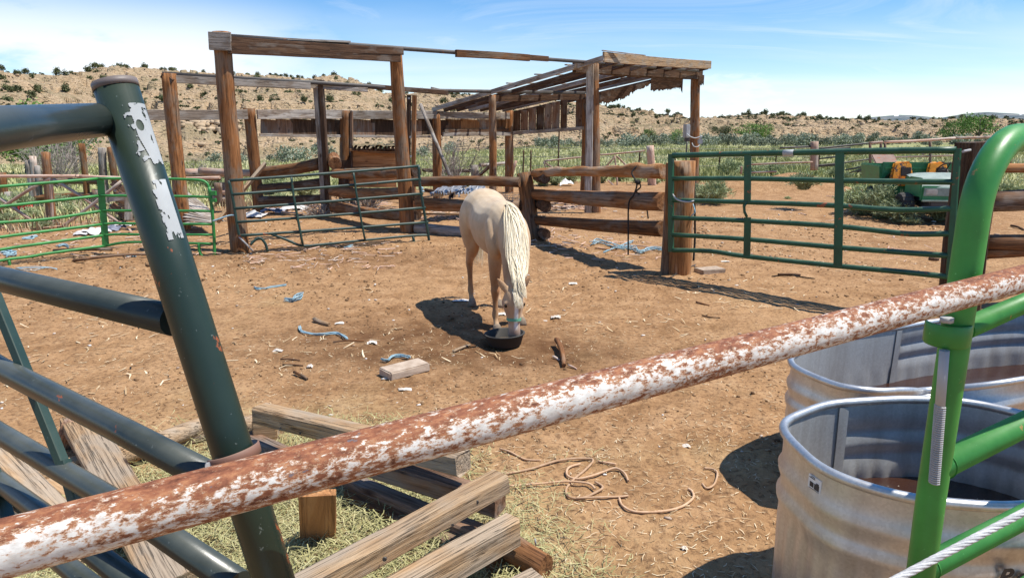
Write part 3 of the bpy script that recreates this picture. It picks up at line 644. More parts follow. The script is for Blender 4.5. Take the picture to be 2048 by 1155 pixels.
for k in range(5):
    rr = random.Random(k); lobes = [(0, 0, .95, .85, .85, .85)] + [(rr.uniform(-.42, .42), rr.uniform(-.42, .42), rr.uniform(.6, 1.3), .55, .55, .6) for _ in range(4)]
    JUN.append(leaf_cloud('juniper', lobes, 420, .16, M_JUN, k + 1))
rj = random.Random(3)
def place_j(px, t, s, grp, lab, k):
    a = float(az_of(px)); x, y, z = hill_xyz(np.array([a]), np.array([t])); o = link('juniper', JUN[k % 5], M_JUN, None,
        Matrix.Translation((x[0], y[0], z[0] - .15)) @ Matrix.Rotation(k * 1.7, 4, 'Z') @ Matrix.Diagonal((s * rj.uniform(.8, 1.4), s * rj.uniform(.8, 1.4), s * rj.uniform(.7, 1.2), 1)))
    tag(o, lab, 'juniper', grp)
kk = 0
for px in [12, 40, 60, 136, 150, 185, 196, 205, 214, 236, 248, 260, 290, 296, 330, 336, 352, 412, 460, 470, 520, 548, 555, 560, 575, 585, 600, 608, 618, 632, 642, 650, 662, 668, 676, 716, 722, 760, 808, 866, 880, 905, 915, 955, 968]:
    place_j(px, rj.uniform(.955, 1.0), rj.uniform(.5, 1.15), 'junipers along the crest of the left hill', 'dark juniper standing on the skyline of the tall sandstone hill', kk); kk += 1
for i in range(95):
    px = rj.choice([rj.uniform(0, 330), rj.uniform(330, 720), rj.uniform(480, 1000)]); t = rj.uniform(.42, .93)
    place_j(px, t, rj.uniform(.55, 1.15), 'junipers on the slope of the left hill', 'small round juniper on the rocky slope of the tall left hill', kk); kk += 1
for i in range(26):
    place_j(rj.uniform(1195, 1335), rj.choice([rj.uniform(.55, .9), rj.uniform(.93, 1.0)]), rj.uniform(.5, 1.0), 'junipers on the falling end of the hill', 'small juniper on the bare spur between the shed and the utility pole post', kk); kk += 1
for i in range(105):
    px = rj.uniform(1335, 2030); t = rj.choice([rj.uniform(.93, 1.0), rj.uniform(.93, 1.0), rj.uniform(.86, .95), rj.uniform(.6, .86)])
    place_j(px, t, rj.uniform(.7, 1.45) if px < 1750 else rj.uniform(.6, 1.1), 'junipers on the long low ridge', 'dark juniper on the long low ridge right of the timber shed', kk); kk += 1

# grey-green olive thicket beyond the field, bright trees, cottonwoods
OLI = []
for k in range(4):
    rr = random.Random(20 + k); lobes = [(0, 0, 1.0, 1.2, 1.0, 1.0)] + [(rr.uniform(-1.1, 1.1), rr.uniform(-.7, .7), rr.uniform(.5, 1.8), .7, .6, .6) for _ in range(5)]
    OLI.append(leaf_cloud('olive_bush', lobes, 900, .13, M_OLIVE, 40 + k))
def plant(name, me, mat, x, y, s, lab, cat, grp=None, dz=0.0, rz=0.0, sz=None):
    o = link(name, me, mat, None, Matrix.Translation((x, y, zg(x, y) + dz)) @ Matrix.Rotation(rz, 4, 'Z') @ Matrix.Diagonal((s, s, sz or s, 1))); return tag(o, lab, cat, grp)
ro = random.Random(9); k = 0
for px in range(1130, 1730, 13):
    a = float(az_of(px + ro.uniform(-5, 5))); r = ro.uniform(112, 128) if px > 1290 else ro.uniform(96, 106)
    plant('olive_bush', OLI[k % 4], M_OLIVE, math.sin(a) * r, math.cos(a) * r, ro.uniform(.75, 1.15) if px > 1250 else ro.uniform(.55, .8), 'silvery grey green bush in the long thicket beyond the field', 'bush', 'olive bushes in the thicket', -.3, ro.uniform(0, 6)); k += 1
for px in list(range(1730, 2030, 20)):
    a = float(az_of(px + ro.uniform(-8, 8))); r = ro.uniform(135, 150)
    plant('olive_bush', OLI[k % 4], M_OLIVE, math.sin(a) * r, math.cos(a) * r, ro.uniform(.8, 1.3), 'pale grey bush on the flat below the right hand ridge', 'bush', 'pale bushes below the right ridge', -.3, ro.uniform(0, 6)); k += 1
for px in (560, 600, 640, 840, 900, 1080, 1100, 1108, 420, 470, 540, 700, 760, 50, 100):
    a = float(az_of(px)); r = ro.uniform(80, 96)
    plant('olive_bush', OLI[k % 4], M_OLIVE, math.sin(a) * r, math.cos(a) * r, ro.uniform(.6, 1.15), 'grey green bush at the foot of the left hill', 'bush', 'bushes along the foot of the left hill', -.2, ro.uniform(0, 6)); k += 1
def tree(px, r, h, w, lab, mat, seed, name='broadleaf_tree', dark=False, n=2600):
    a = float(az_of(px)); x, y = math.sin(a) * r, math.cos(a) * r; z0 = zg(x, y); t = thing(name, lab, 'tree', (x, y, z0)); rr = random.Random(seed)
    pipe('trunk', t, [(x, y, z0 - .2), (x + .05 * h, y, z0 + h * .35), (x, y, z0 + h * .7)], [h * .04, h * .03, h * .015], M_TWIG, 8, 4)
    for q in range(4): pipe('limb', t, [(x + .02 * h, y, z0 + h * .25), (x + rr.uniform(-.3, .3) * w, y + rr.uniform(-.3, .3) * w, z0 + h * .55), (x + rr.uniform(-.45, .45) * w, y + rr.uniform(-.4, .4) * w, z0 + h * .8)], [h * .02, h * .014, h * .006], M_TWIG, 6, 3)
    lobes = [(0, 0, h * .55, w * .42, w * .42, h * .32)] + [(rr.uniform(-.42, .42) * w, rr.uniform(-.4, .4) * w, h * rr.uniform(.35, .85), w * .22, w * .22, h * .17) for _ in range(9)]
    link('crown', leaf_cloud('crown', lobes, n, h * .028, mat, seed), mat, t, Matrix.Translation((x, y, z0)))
tree(1510, 148, 4.4, 7.0, 'bright green tree rising behind the middle of the grey thicket', M_COTTON, 3)
tree(1452, 150, 3.6, 5.0, 'dark rounded tree behind the thicket, next to the shed post with the meter box', M_JUN, 4)
tree(1530, 152, 3.2, 4.0, 'low dark tree touching the right side of the bright green tree', M_COTTON, 14)
tree(1915, 150, 4.2, 6.0, 'yellow green tree above the top of the wooden gate post', M_COTTON, 5)
tree(1966, 158, 6.2, 7.5, 'taller dark green tree beside the yellow green tree below the mesa', M_COTTON, 6)
tree(1306, 118, 3.0, 2.6, 'small bright green bushy tree at the foot of the bare spur', M_COTTON, 7, n=1200)
tree(1360, 122, 2.8, 3.2, 'small dark tree in the thicket left of the meter box', M_COTTON, 8, n=1200)
tree(95, 48, 4.2, 5.4, 'leafy cottonwood seen below the top pipe of the near dark green gate', M_COTTON, 11, 'cottonwood_tree', n=3600)
tree(30, 52, 3.6, 5.0, 'dark cottonwood at the left edge, behind the pole fence', M_COTTON, 12, 'cottonwood_tree', n=3000)
tree(128, 40, 2.7, 2.0, 'half bare cottonwood limb leaning beside the leafy cottonwood', M_COTTON, 13, 'cottonwood_tree', n=260)

# blades
def blades(name, pos, h, w, mat, lean=.5, k=1, seg=2, vval=None, seed=1, yaw=None):
    r = np.random.default_rng(seed); n = len(pos); a = r.uniform(0, 6.283, n) if yaw is None else yaw; ln = r.uniform(.1, 1, n) * lean * h
    dx, dy = np.cos(a), np.sin(a); b = r.uniform(0, 6.283, n); wx, wy = np.cos(b) * w, np.sin(b) * w
    p = pos; m = p + np.stack([dx * ln * .3, dy * ln * .3, h * .6], 1); t = p + np.stack([dx * ln, dy * ln, h * (1 - .25 * ln / np.maximum(h, 1e-6))], 1); W = np.stack([wx, wy, wx * 0], 1)
    V = np.stack([p - W, p + W, m - W * .8, m + W * .8, t], 1).reshape(-1, 3); base = (np.arange(n) * 5)[:, None, None]
    F = (np.array([[0, 1, 3], [0, 3, 2], [2, 3, 4]])[None] + base).reshape(-1, 3)
    me = fast_mesh(name, V, F); put(me, 'v', np.repeat(r.random(n) if vval is None else vval, 5)); return me
n = 120000; a = np.radians(rng.uniform(-41, 41, n)); r = 14 + 80 * rng.random(n) ** 1.15; x, y = np.sin(a) * r, np.cos(a) * r
rr_, ge = greenval(x, y); clump = fbm(x * .35, y * .35, 0, 4, 201)
keep = (rr_ > ge + 2 * rng.random(n) - .5) & (clump > -.18); x, y, r, clump = x[keep], y[keep], r[keep], clump[keep]; hh = (rng.uniform(.06, .17, len(x)) * (1 + 1.3 * ss(.05, .4, clump))) * (1 + r / 90)
me = blades('field_grass', np.stack([x, y, zground(x, y) - .02], 1), hh, .007 + r * .0006, M_FIELD, .7, vval=np.clip(.45 + .9 * fbm(x * .12, y * .12, 0, 3, 77) + rng.uniform(-.25, .25, len(x)), 0, 1))
link('field_grass', me, M_FIELD)['kind'] = 'stuff'
n = 5000; a = np.radians(rng.uniform(-41, -9, n)); r = 12.2 + 9 * rng.random(n) ** 1.4; x, y = np.sin(a) * r, np.cos(a) * r; rr_, ge = greenval(x, y)
keep = (rr_ > ge - 1.0) & (fbm(x * .8, y * .8, 0, 3, 99) > .02); x, y = x[keep], y[keep]
me = blades('dry_grass', np.stack([x, y, zground(x, y)], 1), rng.uniform(.08, .32, len(x)), .012, M_DRY, .8, seed=3); link('dry_grass', me, M_DRY)['kind'] = 'stuff'
# scrub clumps in the field (low green bushes, many, reads as ground cover)
SC = [leaf_cloud('scrub', [(0, 0, .35, .75, .6, .4), (.4, .1, .3, .4, .4, .35)], 240, .075, M_FIELD, 60 + i) for i in range(3)]
def me_np(me):
    v = np.empty(len(me.vertices) * 3, np.float32); me.vertices.foreach_get('co', v); f = np.empty(len(me.loops), np.int32); me.loops.foreach_get('vertex_index', f); return v.reshape(-1, 3), f.reshape(-1, 4)
n = 520; a = np.radians(rng.uniform(-41, 41, n)); r = 26 + 78 * rng.random(n) ** .9; x, y = np.sin(a) * r, np.cos(a) * r
keep = fbm(x * .06, y * .06, 0, 3, 301) > -.12; x, y, r = x[keep], y[keep], r[keep]
scatter('field_scrub', [me_np(m_) for m_ in SC], np.stack([x, y, zground(x, y) - .05], 1), rng.uniform(.35, .8, len(x)) * (.7 + r / 200), M_FIELD)['kind'] = 'stuff'
for m_ in SC: bpy.data.meshes.remove(m_)
# dirt clods, straw, pebbles
def disc(n, r0, r1, pw, a0=-42, a1=42):
    a = np.radians(rng.uniform(a0, a1, n)); r = r0 + (r1 - r0) * rng.random(n) ** pw; return np.sin(a) * r, np.cos(a) * r
x, y = disc(15000, 1.4, 15, 1.1); keep = fbm(x * .9, y * .9, 0, 3, 401) > -.12 + .2 * rng.random(len(x)); x, y = x[keep], y[keep]; s = rng.uniform(.004, .013, len(x)) * (1 + 1.2 * (rng.random(len(x)) > .95)) * (.6 + np.hypot(x, y) / 9)
scatter('dirt_clods', ROCKS[:4], np.stack([x, y, zground(x, y) + s * .1], 1), np.stack([s * 1.3, s, s * .7], 1), M_CLOD)['kind'] = 'stuff'
x, y = disc(330, 2.5, 17, .9); s = rng.uniform(.006, .018, len(x)) * (.6 + np.hypot(x, y) / 10)
scatter('pale_litter', ROCKS[:5], np.stack([x, y, zground(x, y) + s * .3], 1), np.stack([s * rng.uniform(1, 2.4, len(x)), s, s * .6], 1), M_PEB)['kind'] = 'stuff'
def straws(name, x, y, L0, L1, w, mat, z0=0.004, tilt=.25, seed=4, stack=0.0):
    r = np.random.default_rng(seed); n = len(x); a = r.uniform(0, 6.283, n); ln = r.uniform(L0, L1, n); d = np.stack([np.cos(a), np.sin(a), r.uniform(-tilt, tilt, n)], 1) * ln[:, None]
    c = np.stack([-np.sin(a), np.cos(a), a * 0], 1) * w * r.uniform(.6, 1.4, n)[:, None]; zz = zground(x, y) + z0 + stack * r.random(n) + np.abs(d[:, 2]) * .5
    p = np.stack([x, y, zz], 1); k = np.stack([-np.sin(a), np.cos(a), a * 0 + .4], 1) * (ln * r.uniform(-.25, .25, n))[:, None]
    V = np.stack([p - d * .5 - c, p - d * .5 + c, p + k - c, p + k + c, p + d * .5 - c * .4, p + d * .5 + c * .4], 1).reshape(-1, 3)
    F = (np.array([[0, 1, 3, 2], [2, 3, 5, 4]])[None] + (np.arange(n) * 6)[:, None, None]).reshape(-1, 4)
    me = fast_mesh(name, V, F); put(me, 'v', np.repeat(r.random(n), 6)); o = link(name, me, mat); o['kind'] = 'stuff'; return o
x, y = disc(22000, 1.3, 6.2, 1.5); dens = .42 + .6 * fbm(x * 1.4, y * 1.4, 0, 3, 501) + .35 * (1 - ss(2, 4.6, np.hypot(x, y))); keep = rng.random(len(x)) < dens; straws('straw_litter', x[keep], y[keep], .014, .045, .0016, M_STRAW)
x, y = disc(5000, 5, 16, .8); keep = fbm(x * .8, y * .8, 0, 3, 502) > .02; straws('far_straw_litter', x[keep], y[keep], .03, .12, .005, M_STRAW, seed=8)
n = 60000; x = rng.uniform(-2.9, .5, n); y = rng.uniform(1.1, 4.0, n); keep = rng.random(n) < hayval(x, y) ** 1.3; straws('loose_hay', x[keep], y[keep], .03, .10, .0016, M_HAY, .004, .5, 6, .035)
# ------------------------------------------------------------ timber frames and log fences
def gpt(px, py): g = G(px, py); return g
def post(name, parent, base, top_px, r0, r1, mat, **kw):
    b = Vector((base[0], base[1], -0.25)); t = Y(top_px[0], top_px[1], base[1]); return log(name, parent, b, t, r0, r1, mat, bend=.008, **kw)
A0, B0, C0, D0 = Vector((-4.07, 10.08, 0)), Vector((-1.83, 11.99, 0)), Vector((1.76, 15.03, 0)), Vector((5.12, 19.3, 0))
E0, F0, G0, H0 = Vector((-5.95, 12.3, 0)), Vector((-3.93, 14.5, 0)), Vector((-2.32, 15.7, 0)), Vector((-.47, 17.2, 0))
I0, J0, K0, L0 = Vector((-5.61, 15.13, 0)), Vector((-4.07, 16.45, 0)), Vector((-1.98, 18.2, 0)), Vector((-.09, 19.9, 0))
M0 = Vector((2.02, 19.3, 0))
fr = thing('roofless_shed', 'tall roofless frame of orange brown posts joined by long beams, left of the shed', 'timber frame', A0)
pA = post('post', fr, A0, (443, 64), .135, .120, W_POST, label='thickest corner post with a pale plank end at its top')
pB = post('post', fr, B0, (791, 106), .135, .105, W_POST)
pE = post('post', fr, E0, (337, 147), .125, .115, W_POST)
def Yp(px, py, base): return Y(px, py, base[1])
# row two, F is a squared post of two planks
for dx, t_ in ((-.06, W_GREY), (.045, W_DARK)):
    board('post', fr, (F0.x + dx, F0.y + abs(dx) * .3, -.2), Y(637 + dx * 90, 160, F0.y), .16, .10, t_, up=(0, 1, 0))
board('post', fr, (G0.x - .05, G0.y, -.2), Y(818, 190, G0.y), .15, .08, W_DARK, up=(0, 1, 0)); g2 = board('post', fr, (G0.x + .06, G0.y - .02, -.2), Y(829, 191, G0.y), .15, .09, W_POST, up=(0, 1, 0))
for zz in (2.45, 1.62, 1.2): box('bolt', g2, (G0.x + .05, G0.y - .11, zz), (.04, .02, .04), M_GALVDULL)
pH = post('post', fr, H0, (985, 190), .095, .09, W_POST)
# front beam A-B : two planks and a long steel angle carried on to the shed
a1, b1 = Yp(430, 83, A0), Yp(808, 108, B0)
off = Vector((.1, -.13, 0))
board('beam', fr, a1 + Vector((-.02, -.15, -.01)), Y(462, 84, A0.y - .13), .24, .05, W_GREY, label='pale grey plank end nailed to the corner post')
board('beam', fr, Y(455, 95, A0.y - .14), Y(800, 114, B0.y - .15), .165, .045, W_DARK)
board('beam', fr, Y(455, 81, A0.y - .10), Y(806, 103, B0.y - .12), .115, .04, W_DARK)
pipe('steel_angle', fr, [Y(458, 73, A0.y - .07), Y(640, 85, 11), Y(910, 105, 12.8), Y(1182, 125, 15.0), Y(1400, 142, 19.1)], .035, M_DKSTEEL, 6, prof=(.035, .02, .4))
board('lath', fr, Y(462, 71, A0.y), Y(700, 84, 11.3), .03, .05, W_GREY)
board('splice_plank', fr, Y(912, 107, 12.7), Y(1058, 116, 13.9), .125, .06, W_LOG); board('splice_plank', fr, Y(1058, 115, 13.9), Y(1096, 118, 14.2), .10, .05, W_DARK)
# row two beams
board('beam', fr, Y(345, 158, E0.y), Y(620, 172, 14.1), .13, .06, W_GREY); 
pipe('steel_angle', fr, [Y(325, 148, E0.y - .1), Y(640, 166, 14.4), Y(860, 181, 15.9), Y(1170, 186, 18.2)], .03, M_DKSTEEL, 6, prof=(.04, .02, .4))
board('beam', fr, Y(618, 171, 14.35), Y(735, 180, 15.0), .09, .05, W_GREY)
board('beam', fr, Y(728, 172, 15), Y(895, 186, 16.1), .10, .06, W_DARK); board('beam', fr, Y(862, 178, 16), Y(897, 186, 16.2), .09, .05, W_GREY)
board('corner_block', fr, Y(328, 150, E0.y - .02), Y(346, 165, E0.y - .02), .12, .16, W_DARK)

# ---- the shed with its bare rafters
sh = thing('open_shed', 'open timber shed with bare rafters and ragged sheathing, right of the tall frame', 'shed', C0)
board('post', sh, (C0.x - .09, C0.y, -.2), Y(1180, 122, C0.y), .17, .14, W_GREY, up=(0, 1, 0)); post('post', sh, C0 + Vector((.1, .04, 0)), (1187, 128), .115, .11, W_POST)
pD = post('post', sh, D0, (1391, 148), .13, .125, W_POST); post('post', sh, K0, (872, 224), .125, .115, W_POST); post('post', sh, L0, (1018, 221), .125, .12, W_POST)
post('post', sh, M0, (1172, 188), .11, .10, W_POST)
bm_l, bm_r = Y(1150, 133, C0.y + .12), Y(1404, 150, D0.y + .05)
board('beam', sh, bm_l, bm_r, .24, .05, W_DARK); board('beam', sh, bm_l + Vector((-.03, .07, 0)), bm_r + Vector((-.03, .07, 0)), .24, .05, W_DARK)
board('beam_end', sh, Y(1149, 128, C0.y - .02), Y(1166, 133, C0.y - .02), .17, .10, W_PALE)
board('beam', sh, Y(990, 197, H0.y), Y(1170, 193, M0.y - .6), .15, .06, W_DARK)
fl, fr_ = C0 + Vector((.66, -.5, 0)), D0 + Vector((.62, -.3, 0))
fz_l, fz_r = Y(1207, 114, fl.y), Y(1420, 131, fr_.y); fz_l.x = fl.x
board('fascia', sh, Y(1207, 114, fl.y), Y(1421, 130, fr_.y), .2, .045, W_PALE, label='pale fascia board along the high front edge'); board('lath', sh, Y(1205, 101, fl.y), Y(1290, 111, fl.y + .9), .015, .05, W_GREY)
bk_l, bk_r = Y(865, 221, K0.y), Y(1026, 222, L0.y)
hi_l, hi_r = Y(1208, 116, fl.y), Y(1416, 135, fr_.y)
nraf = 8
for i in range(nraf):
    t = i / (nraf - 1); a = bk_l.lerp(bk_r, t); b = hi_l.lerp(hi_r, t)
    if i == nraf - 1: a = Y(1027, 228, L0.y)
    board('rafter', sh, a + Vector((0, 0, .02)), b, .105, .045, W_GREY if i % 3 == 0 else W_DARK, warp=.004)
for j, t in enumerate((.05, .20, .36, .52, .68, .84)):
    a = bk_l.lerp(hi_l, t); b = bk_r.lerp(hi_r, t); e = .04 * (j % 3)
    board('purlin', sh, a + Vector((-.1, 0, .07)), a.lerp(b, 1.0 - e) + Vector((.12, 0, .07)), .025, .07, W_GREY, up=(0, 0, 1))
# remnant sheathing hanging under the right hand rafter, torn lower edge
def ragged(name, parent, top, drop, mat, th=.014, teeth=.05, seed=0, label=None):
    r = random.Random(seed); V = []; F = []; n = 60; pts = [top[0].lerp(top[1], i / n) for i in range(n + 1)]
    nn = (top[1] - top[0]).cross(Vector((0, 0, 1))).normalized() * th
    for i, p in enumerate(pts):
        t = i / n; d = float(np.interp(t, [q[0] for q in drop], [q[1] for q in drop])) + r.uniform(-teeth, teeth) * (.6 if i % 2 else 1)
        for k in (0, 1): V.append(p + nn * k); V.append(p - Vector((0, 0, max(.01, d))) + nn * k)
    for i in range(n):
        a = i * 4; b = a + 4; F += [(a, b, b + 1, a + 1), (a + 2, a + 3, b + 3, b + 2), (a + 1, b + 1, b + 3, a + 3), (a, a + 2, b + 2, b)]
    F += [(0, 1, 3, 2), (n * 4, n * 4 + 2, n * 4 + 3, n * 4 + 1)]
    M = Matrix.Translation(top[0]); me = mesh(name, [v - top[0] for v in V], F); o = link(name, me, mat, parent, M)
    if label: o['label'] = label
    return o
q0, q1 = bk_r.lerp(hi_r, .30), bk_r.lerp(hi_r, .93)
ra, rb = Y(1196, 186, 18.4), Y(1300, 163, 18.9)
ragged('torn_sheathing', sh, (ra, rb), [(0, .22), (.12, .30), (.3, .30), (.5, .27), (.7, .16), (.9, .10), (1, .05)], W_DARK, seed=3, label='long torn strip of sheathing under the last rafter')
ragged('torn_sheathing', sh, (Y(1302, 154, 18.8), Y(1366, 152, 19.0)), [(0, .36), (.5, .33), (.93, .30), (1, .45)], W_DARK, seed=4, teeth=.035, label='squarish torn panel hanging near the corner post')
ragged('torn_sheathing', sh, (Y(1397, 152, 19.1), Y(1408, 150, 19.2)), [(0, .22), (1, .22)], W_DARK, seed=5)
# end wall of upright boards between L and M
wl, wr = Y(1026, 266, L0.y), Y(1168, 256, M0.y)
board('wall_rail', sh, wl + Vector((0, -.06, 0)), wr + Vector((0, -.06, 0)), .09, .05, W_GREY)
nb = 9
for i in range(nb):
    t0, t1 = i / nb, (i + .94) / nb
    if i == 7: continue
    lo = wl.lerp(wr, (t0 + t1) / 2); hi = Y(1026 + (1168 - 1026) * (t0 + t1) / 2, 228 - 34 * min(1, ((t0 + t1) / 2) * 1.15), lo.y)
    w = (wr - wl).length / nb * (.95 if i != 6 else .8)
    board('wall_board', sh, lo, hi, w, .02, W_PLANK if i % 3 else W_DARK, up=(wr - wl).normalized(), rag=.02)
board('wall_board', sh, Y(1187, 258, 18.9), Y(1178, 205, 18.9), .32, .02, W_DARK, up=(1, -.2, 0))
# ---- back wall
bw = thing('plank_wall', 'low band of upright weathered boards between posts under a long grey rail', 'wall', I0)
for b_, tp, m_ in ((I0, (498, 217), W_POST), (J0, (690, 221), W_POST)):
    post('post', bw, b_, tp, .13, .12, m_, rough=.1)
board('post', bw, J0 + Vector((.2, 0, -.2)), Y(703, 223, J0.y), .12, .06, W_PLANK, up=(0, 1, 0))
def onrow(px, py, e=0.0):           # point on the I-L row line
    r = ray(px, py); d = (L0 - I0); # intersect the viewing line with the vertical plane of the row
    k = (I0.x * d.y - I0.y * d.x) / (r.x * d.y - r.y * d.x); n = Vector((d.y, -d.x, 0)).normalized(); n = n if n.y < 0 else -n
    return Vector((r.x * k, r.y * k, CAMH + r.z * k)) + n * e
for x0, x1, y0, y1 in ((240, 490, 230, 229), (510, 690, 229, 229), (698, 880, 230, 230), (876, 1012, 231, 232)):
    board('top_rail', bw, onrow(x0, y0, .13), onrow(x1, y1, .13), .20 if x0 < 870 else .17, .07, W_GREY, warp=.004)
for x0, x1, y0, y1 in ((516, 680, 270, 272), (700, 860, 272, 273), (880, 1016, 269, 268)):
    board('lower_rail', bw, onrow(x0, y0, .10), onrow(x1, y1, .10), .06 if x0 < 870 else .10, .05, W_GREY)
for x0, x1 in ((884, 1012),): board('middle_rail', bw, onrow(x0, 262, .11), onrow(x1, 260, .11), .09, .04, W_DARK)
x = 522
while x < 1010:
    wpx = RN.uniform(24, 58); wpx = min(wpx, 1013 - x)
    if 860 < x < 880: x = 882; continue
    a = onrow(x + wpx / 2, 270, .05); b = onrow(x + wpx / 2, 239, .05); w = abs(onrow(x + wpx, 255, .05).x - onrow(x, 255, .05).x) * 1.58
    board('wall_board', bw, a, b, w * .97, .02, RN.choice([W_PLANK, W_PLANK, W_DARK]) if x < 860 else RN.choice([W_ORANGE, W_PLANK, W_LOG]), up=(L0 - I0).normalized(), rag=.008, warp=.002); x += wpx + .8
# silver pole leaning on the wall
tag(pipe('leaning_pole', None, [Y(841, 209, 17.6), Y(900, 352, 16.2)], .045, W_GREY, 8), 'silvery bare pole leaning against the plank wall post', 'pole')
tag(board('leaning_board', None, Y(436, 442, 11.3), Y(530, 328, 12.2), .13, .05, W_PALE, up=(0, 1, 0)), 'pale board leaning across the log rails beside the thickest corner post', 'board')
# ---- log fences
def flog(parent, a, b, r0, r1, mat=None, **kw): return log('rail', parent, a, b, r0, r1, mat or W_LOG, **kw)
gp, rp = Vector((2.05, 8.42, 0)), Vector((.36, 11.14, 0))
def seg_pt(a, b, px, py):
    r = ray(px, py); d = b - a; k = (a.x * d.y - a.y * d.x) / (r.x * d.y - r.y * d.x); return Vector((r.x * k, r.y * k, CAMH + r.z * k))
lf = thing('log_fence', 'log fence of three heavy rails with a black cord, between split post and gate post', 'fence', rp)
log('post', lf, rp + Vector((0, 0, -.2)), seg_pt(rp, gp, 1049, 346), .135, .125, W_POST, bend=.004, seg=10, label='squat split post behind the horse')
log('post', lf, gp + Vector((.06, 0, -.3)), Y(1366, 322, gp.y), .16, .15, W_LOGO, bend=.004, seg=10, label='stout barkless gate post')
board('post', lf, gp + Vector((-.13, .02, -.2)), Y(1341, 326, gp.y), .12, .09, W_POST, up=(0, 1, 0))
for (x0, y0, x1, y1, r0, r1, m_, kn) in ((1064, 347, 1332, 347, .06, .075, W_LOGO, 26), (1062, 389, 1332, 405, .085, .125, W_LOG, 0), (1062, 440, 1330, 459, .075, .10, W_LOG, 0)):
    flog(lf, seg_pt(rp, gp, x0, y0) + Vector((.03, .1, 0)), seg_pt(rp, gp, x1, y1) + Vector((.0, .1, 0)), r0, r1, m_, knots=kn, rough=.09, bend=.015)
for yy, r in ((357, .075), (411, .10), (467, .09)):
    a = seg_pt(rp, gp, 1076, yy) + Vector((.05, .05, 0)); log('rail_end', lf, a + Vector((-.05, .45, 0)), a + Vector((.07, -.15, 0)), r, r, W_DARK)
l2 = thing('log_fence', 'log fence of four rails behind the horse, from the tall frame to the split post', 'fence', B0)
for (x0, y0, x1, y1, r0, r1, m_) in ((832, 364, 1040, 364, .085, .085, W_LOG), (836, 407, 1040, 412, .115, .09, W_LOG), (832, 456, 1040, 470, .10, .10, W_GREY)):
    flog(l2, seg_pt(B0, rp, x0, y0), seg_pt(B0, rp, x1, y1), r0, r1, m_)
pipe('rail', l2, [seg_pt(B0, rp, 840, 431) + Vector((0, .3, 0)), seg_pt(B0, rp, 1035, 434) + Vector((0, .3, 0))], .02, W_PALE, 8)
for yy, r in ((345, .09), (431, .10), (396, .07)):
    a = seg_pt(B0, rp, 832, yy) + Vector((0, .1, 0)); log('rail_end', l2, a + Vector((-.3, .6, 0)), a, r, r, W_DARK)
l3 = thing('log_fence', 'stacked log rails between the two middle posts of the tall frame', 'fence', F0)
for (x0, y0, x1, y1, r0, r1, m_) in ((668, 347, 812, 345, .095, .09, W_LOG), (664, 382, 812, 386, .10, .11, W_LOG), (668, 414, 812, 432, .12, .09, W_LOG), (690, 340, 800, 336, .03, .03, W_PALE)):
    flog(l3, seg_pt(F0, B0, x0, y0), seg_pt(F0, B0, x1, y1), r0, r1, m_)
log('rail_end', l3, seg_pt(F0, B0, 664, 318) + Vector((-.1, .5, 0)), seg_pt(F0, B0, 671, 328), .13, .13, W_LOG, label='big round sawn log end')
l4 = thing('log_fence', 'three log rails running from the leaning board to the first middle post', 'fence', I0)
for (x0, y0, x1, y1, r0, r1, m_) in ((522, 344, 640, 328, .11, .13, W_LOG), (520, 377, 645, 366, .10, .11, W_DARK), (524, 402, 650, 397, .11, .10, W_DARK), (400, 342, 520, 346, .08, .08, W_PINK)):
    flog(l4, seg_pt(I0, F0, x0, y0), seg_pt(I0, F0, x1, y1), r0, r1, m_)
# fence of low rails far behind the horse
l5 = thing('rail_fence', 'low rail fence with a short square post seen through the shed, behind the striped tin', 'fence', (-1.4, 22, 0))
pts = [Y(846, 340, 24), Y(941, 341, 22), Y(960, 330, 21.8), Y(1010, 326, 23)]
log('rail', l5, pts[0], pts[1], .06, .06, W_DARK); log('rail', l5, pts[2] , pts[3], .06, .05, W_GREY); log('post', l5, Vector((pts[1].x + .15, 22, -.2)), Y(949, 330, 22), .13, .12, W_GREY)
log('brace', l5, Y(958, 352, 22), Y(985, 328, 22), .05, .05, W_DARK); log('post', l5, Vector((pts[3].x + .1, 22.6, -.2)), Y(1032, 321, 22.6), .05, .05, W_PINK)
# feed bunk with plywood sides
fb = thing('feed_bunk', 'broken feed bunk with orange plywood sides under a ragged earth covered roof', 'feed bunk', (-3.9, 17.2, 0))
fy = 15.6
box('side_panel', fb, Y(748, 318, fy) , (1.0, .03, .34), W_ORANGE); box('back_panel', fb, Y(750, 330, fy + .5), (1.15, .03, .75), W_DARK)
box('side_panel', fb, Y(746, 362, fy - .1), (1.05, .03, .28), W_ORANGE); board('end_board', fb, Y(704, 384, fy), Y(704, 300, fy), .10, .04, W_DARK, up=(0, 1, 0))
board('end_board', fb, Y(690, 384, fy + .3), Y(690, 320, fy + .3), .3, .03, W_DARK, up=(1, 0, 0))
board('roof_edge', fb, Y(700, 300, fy - .15), Y(800, 306, fy - .15), .05, .05, W_ORANGE)
for i in range(11): log('roof_pole', fb, Y(709 + i * 8.5, 299 - .2 * i, fy - .2), Y(712 + i * 8.5, 292, fy + .9), .032, .03, W_DARK)
V = []; F = []; 
for i in range(24):
    for j in range(6):
        p = Y(706 + i * 4.1, 295, fy - .22 + j * .24); V.append((p.x, p.y, p.z + .03 + .05 * math.sin(j / 5 * 3.1) + RN.uniform(-.02, .03)))
for i in range(23):
    for j in range(5): F.append((i * 6 + j, (i + 1) * 6 + j, (i + 1) * 6 + j + 1, i * 6 + j + 1))
me = mesh('roof_earth', V, F, True); link('roof_earth', me, plain('straw_earth', (0.16, 0.12, 0.07), (0.3, 0.24, 0.14), 12), fb)

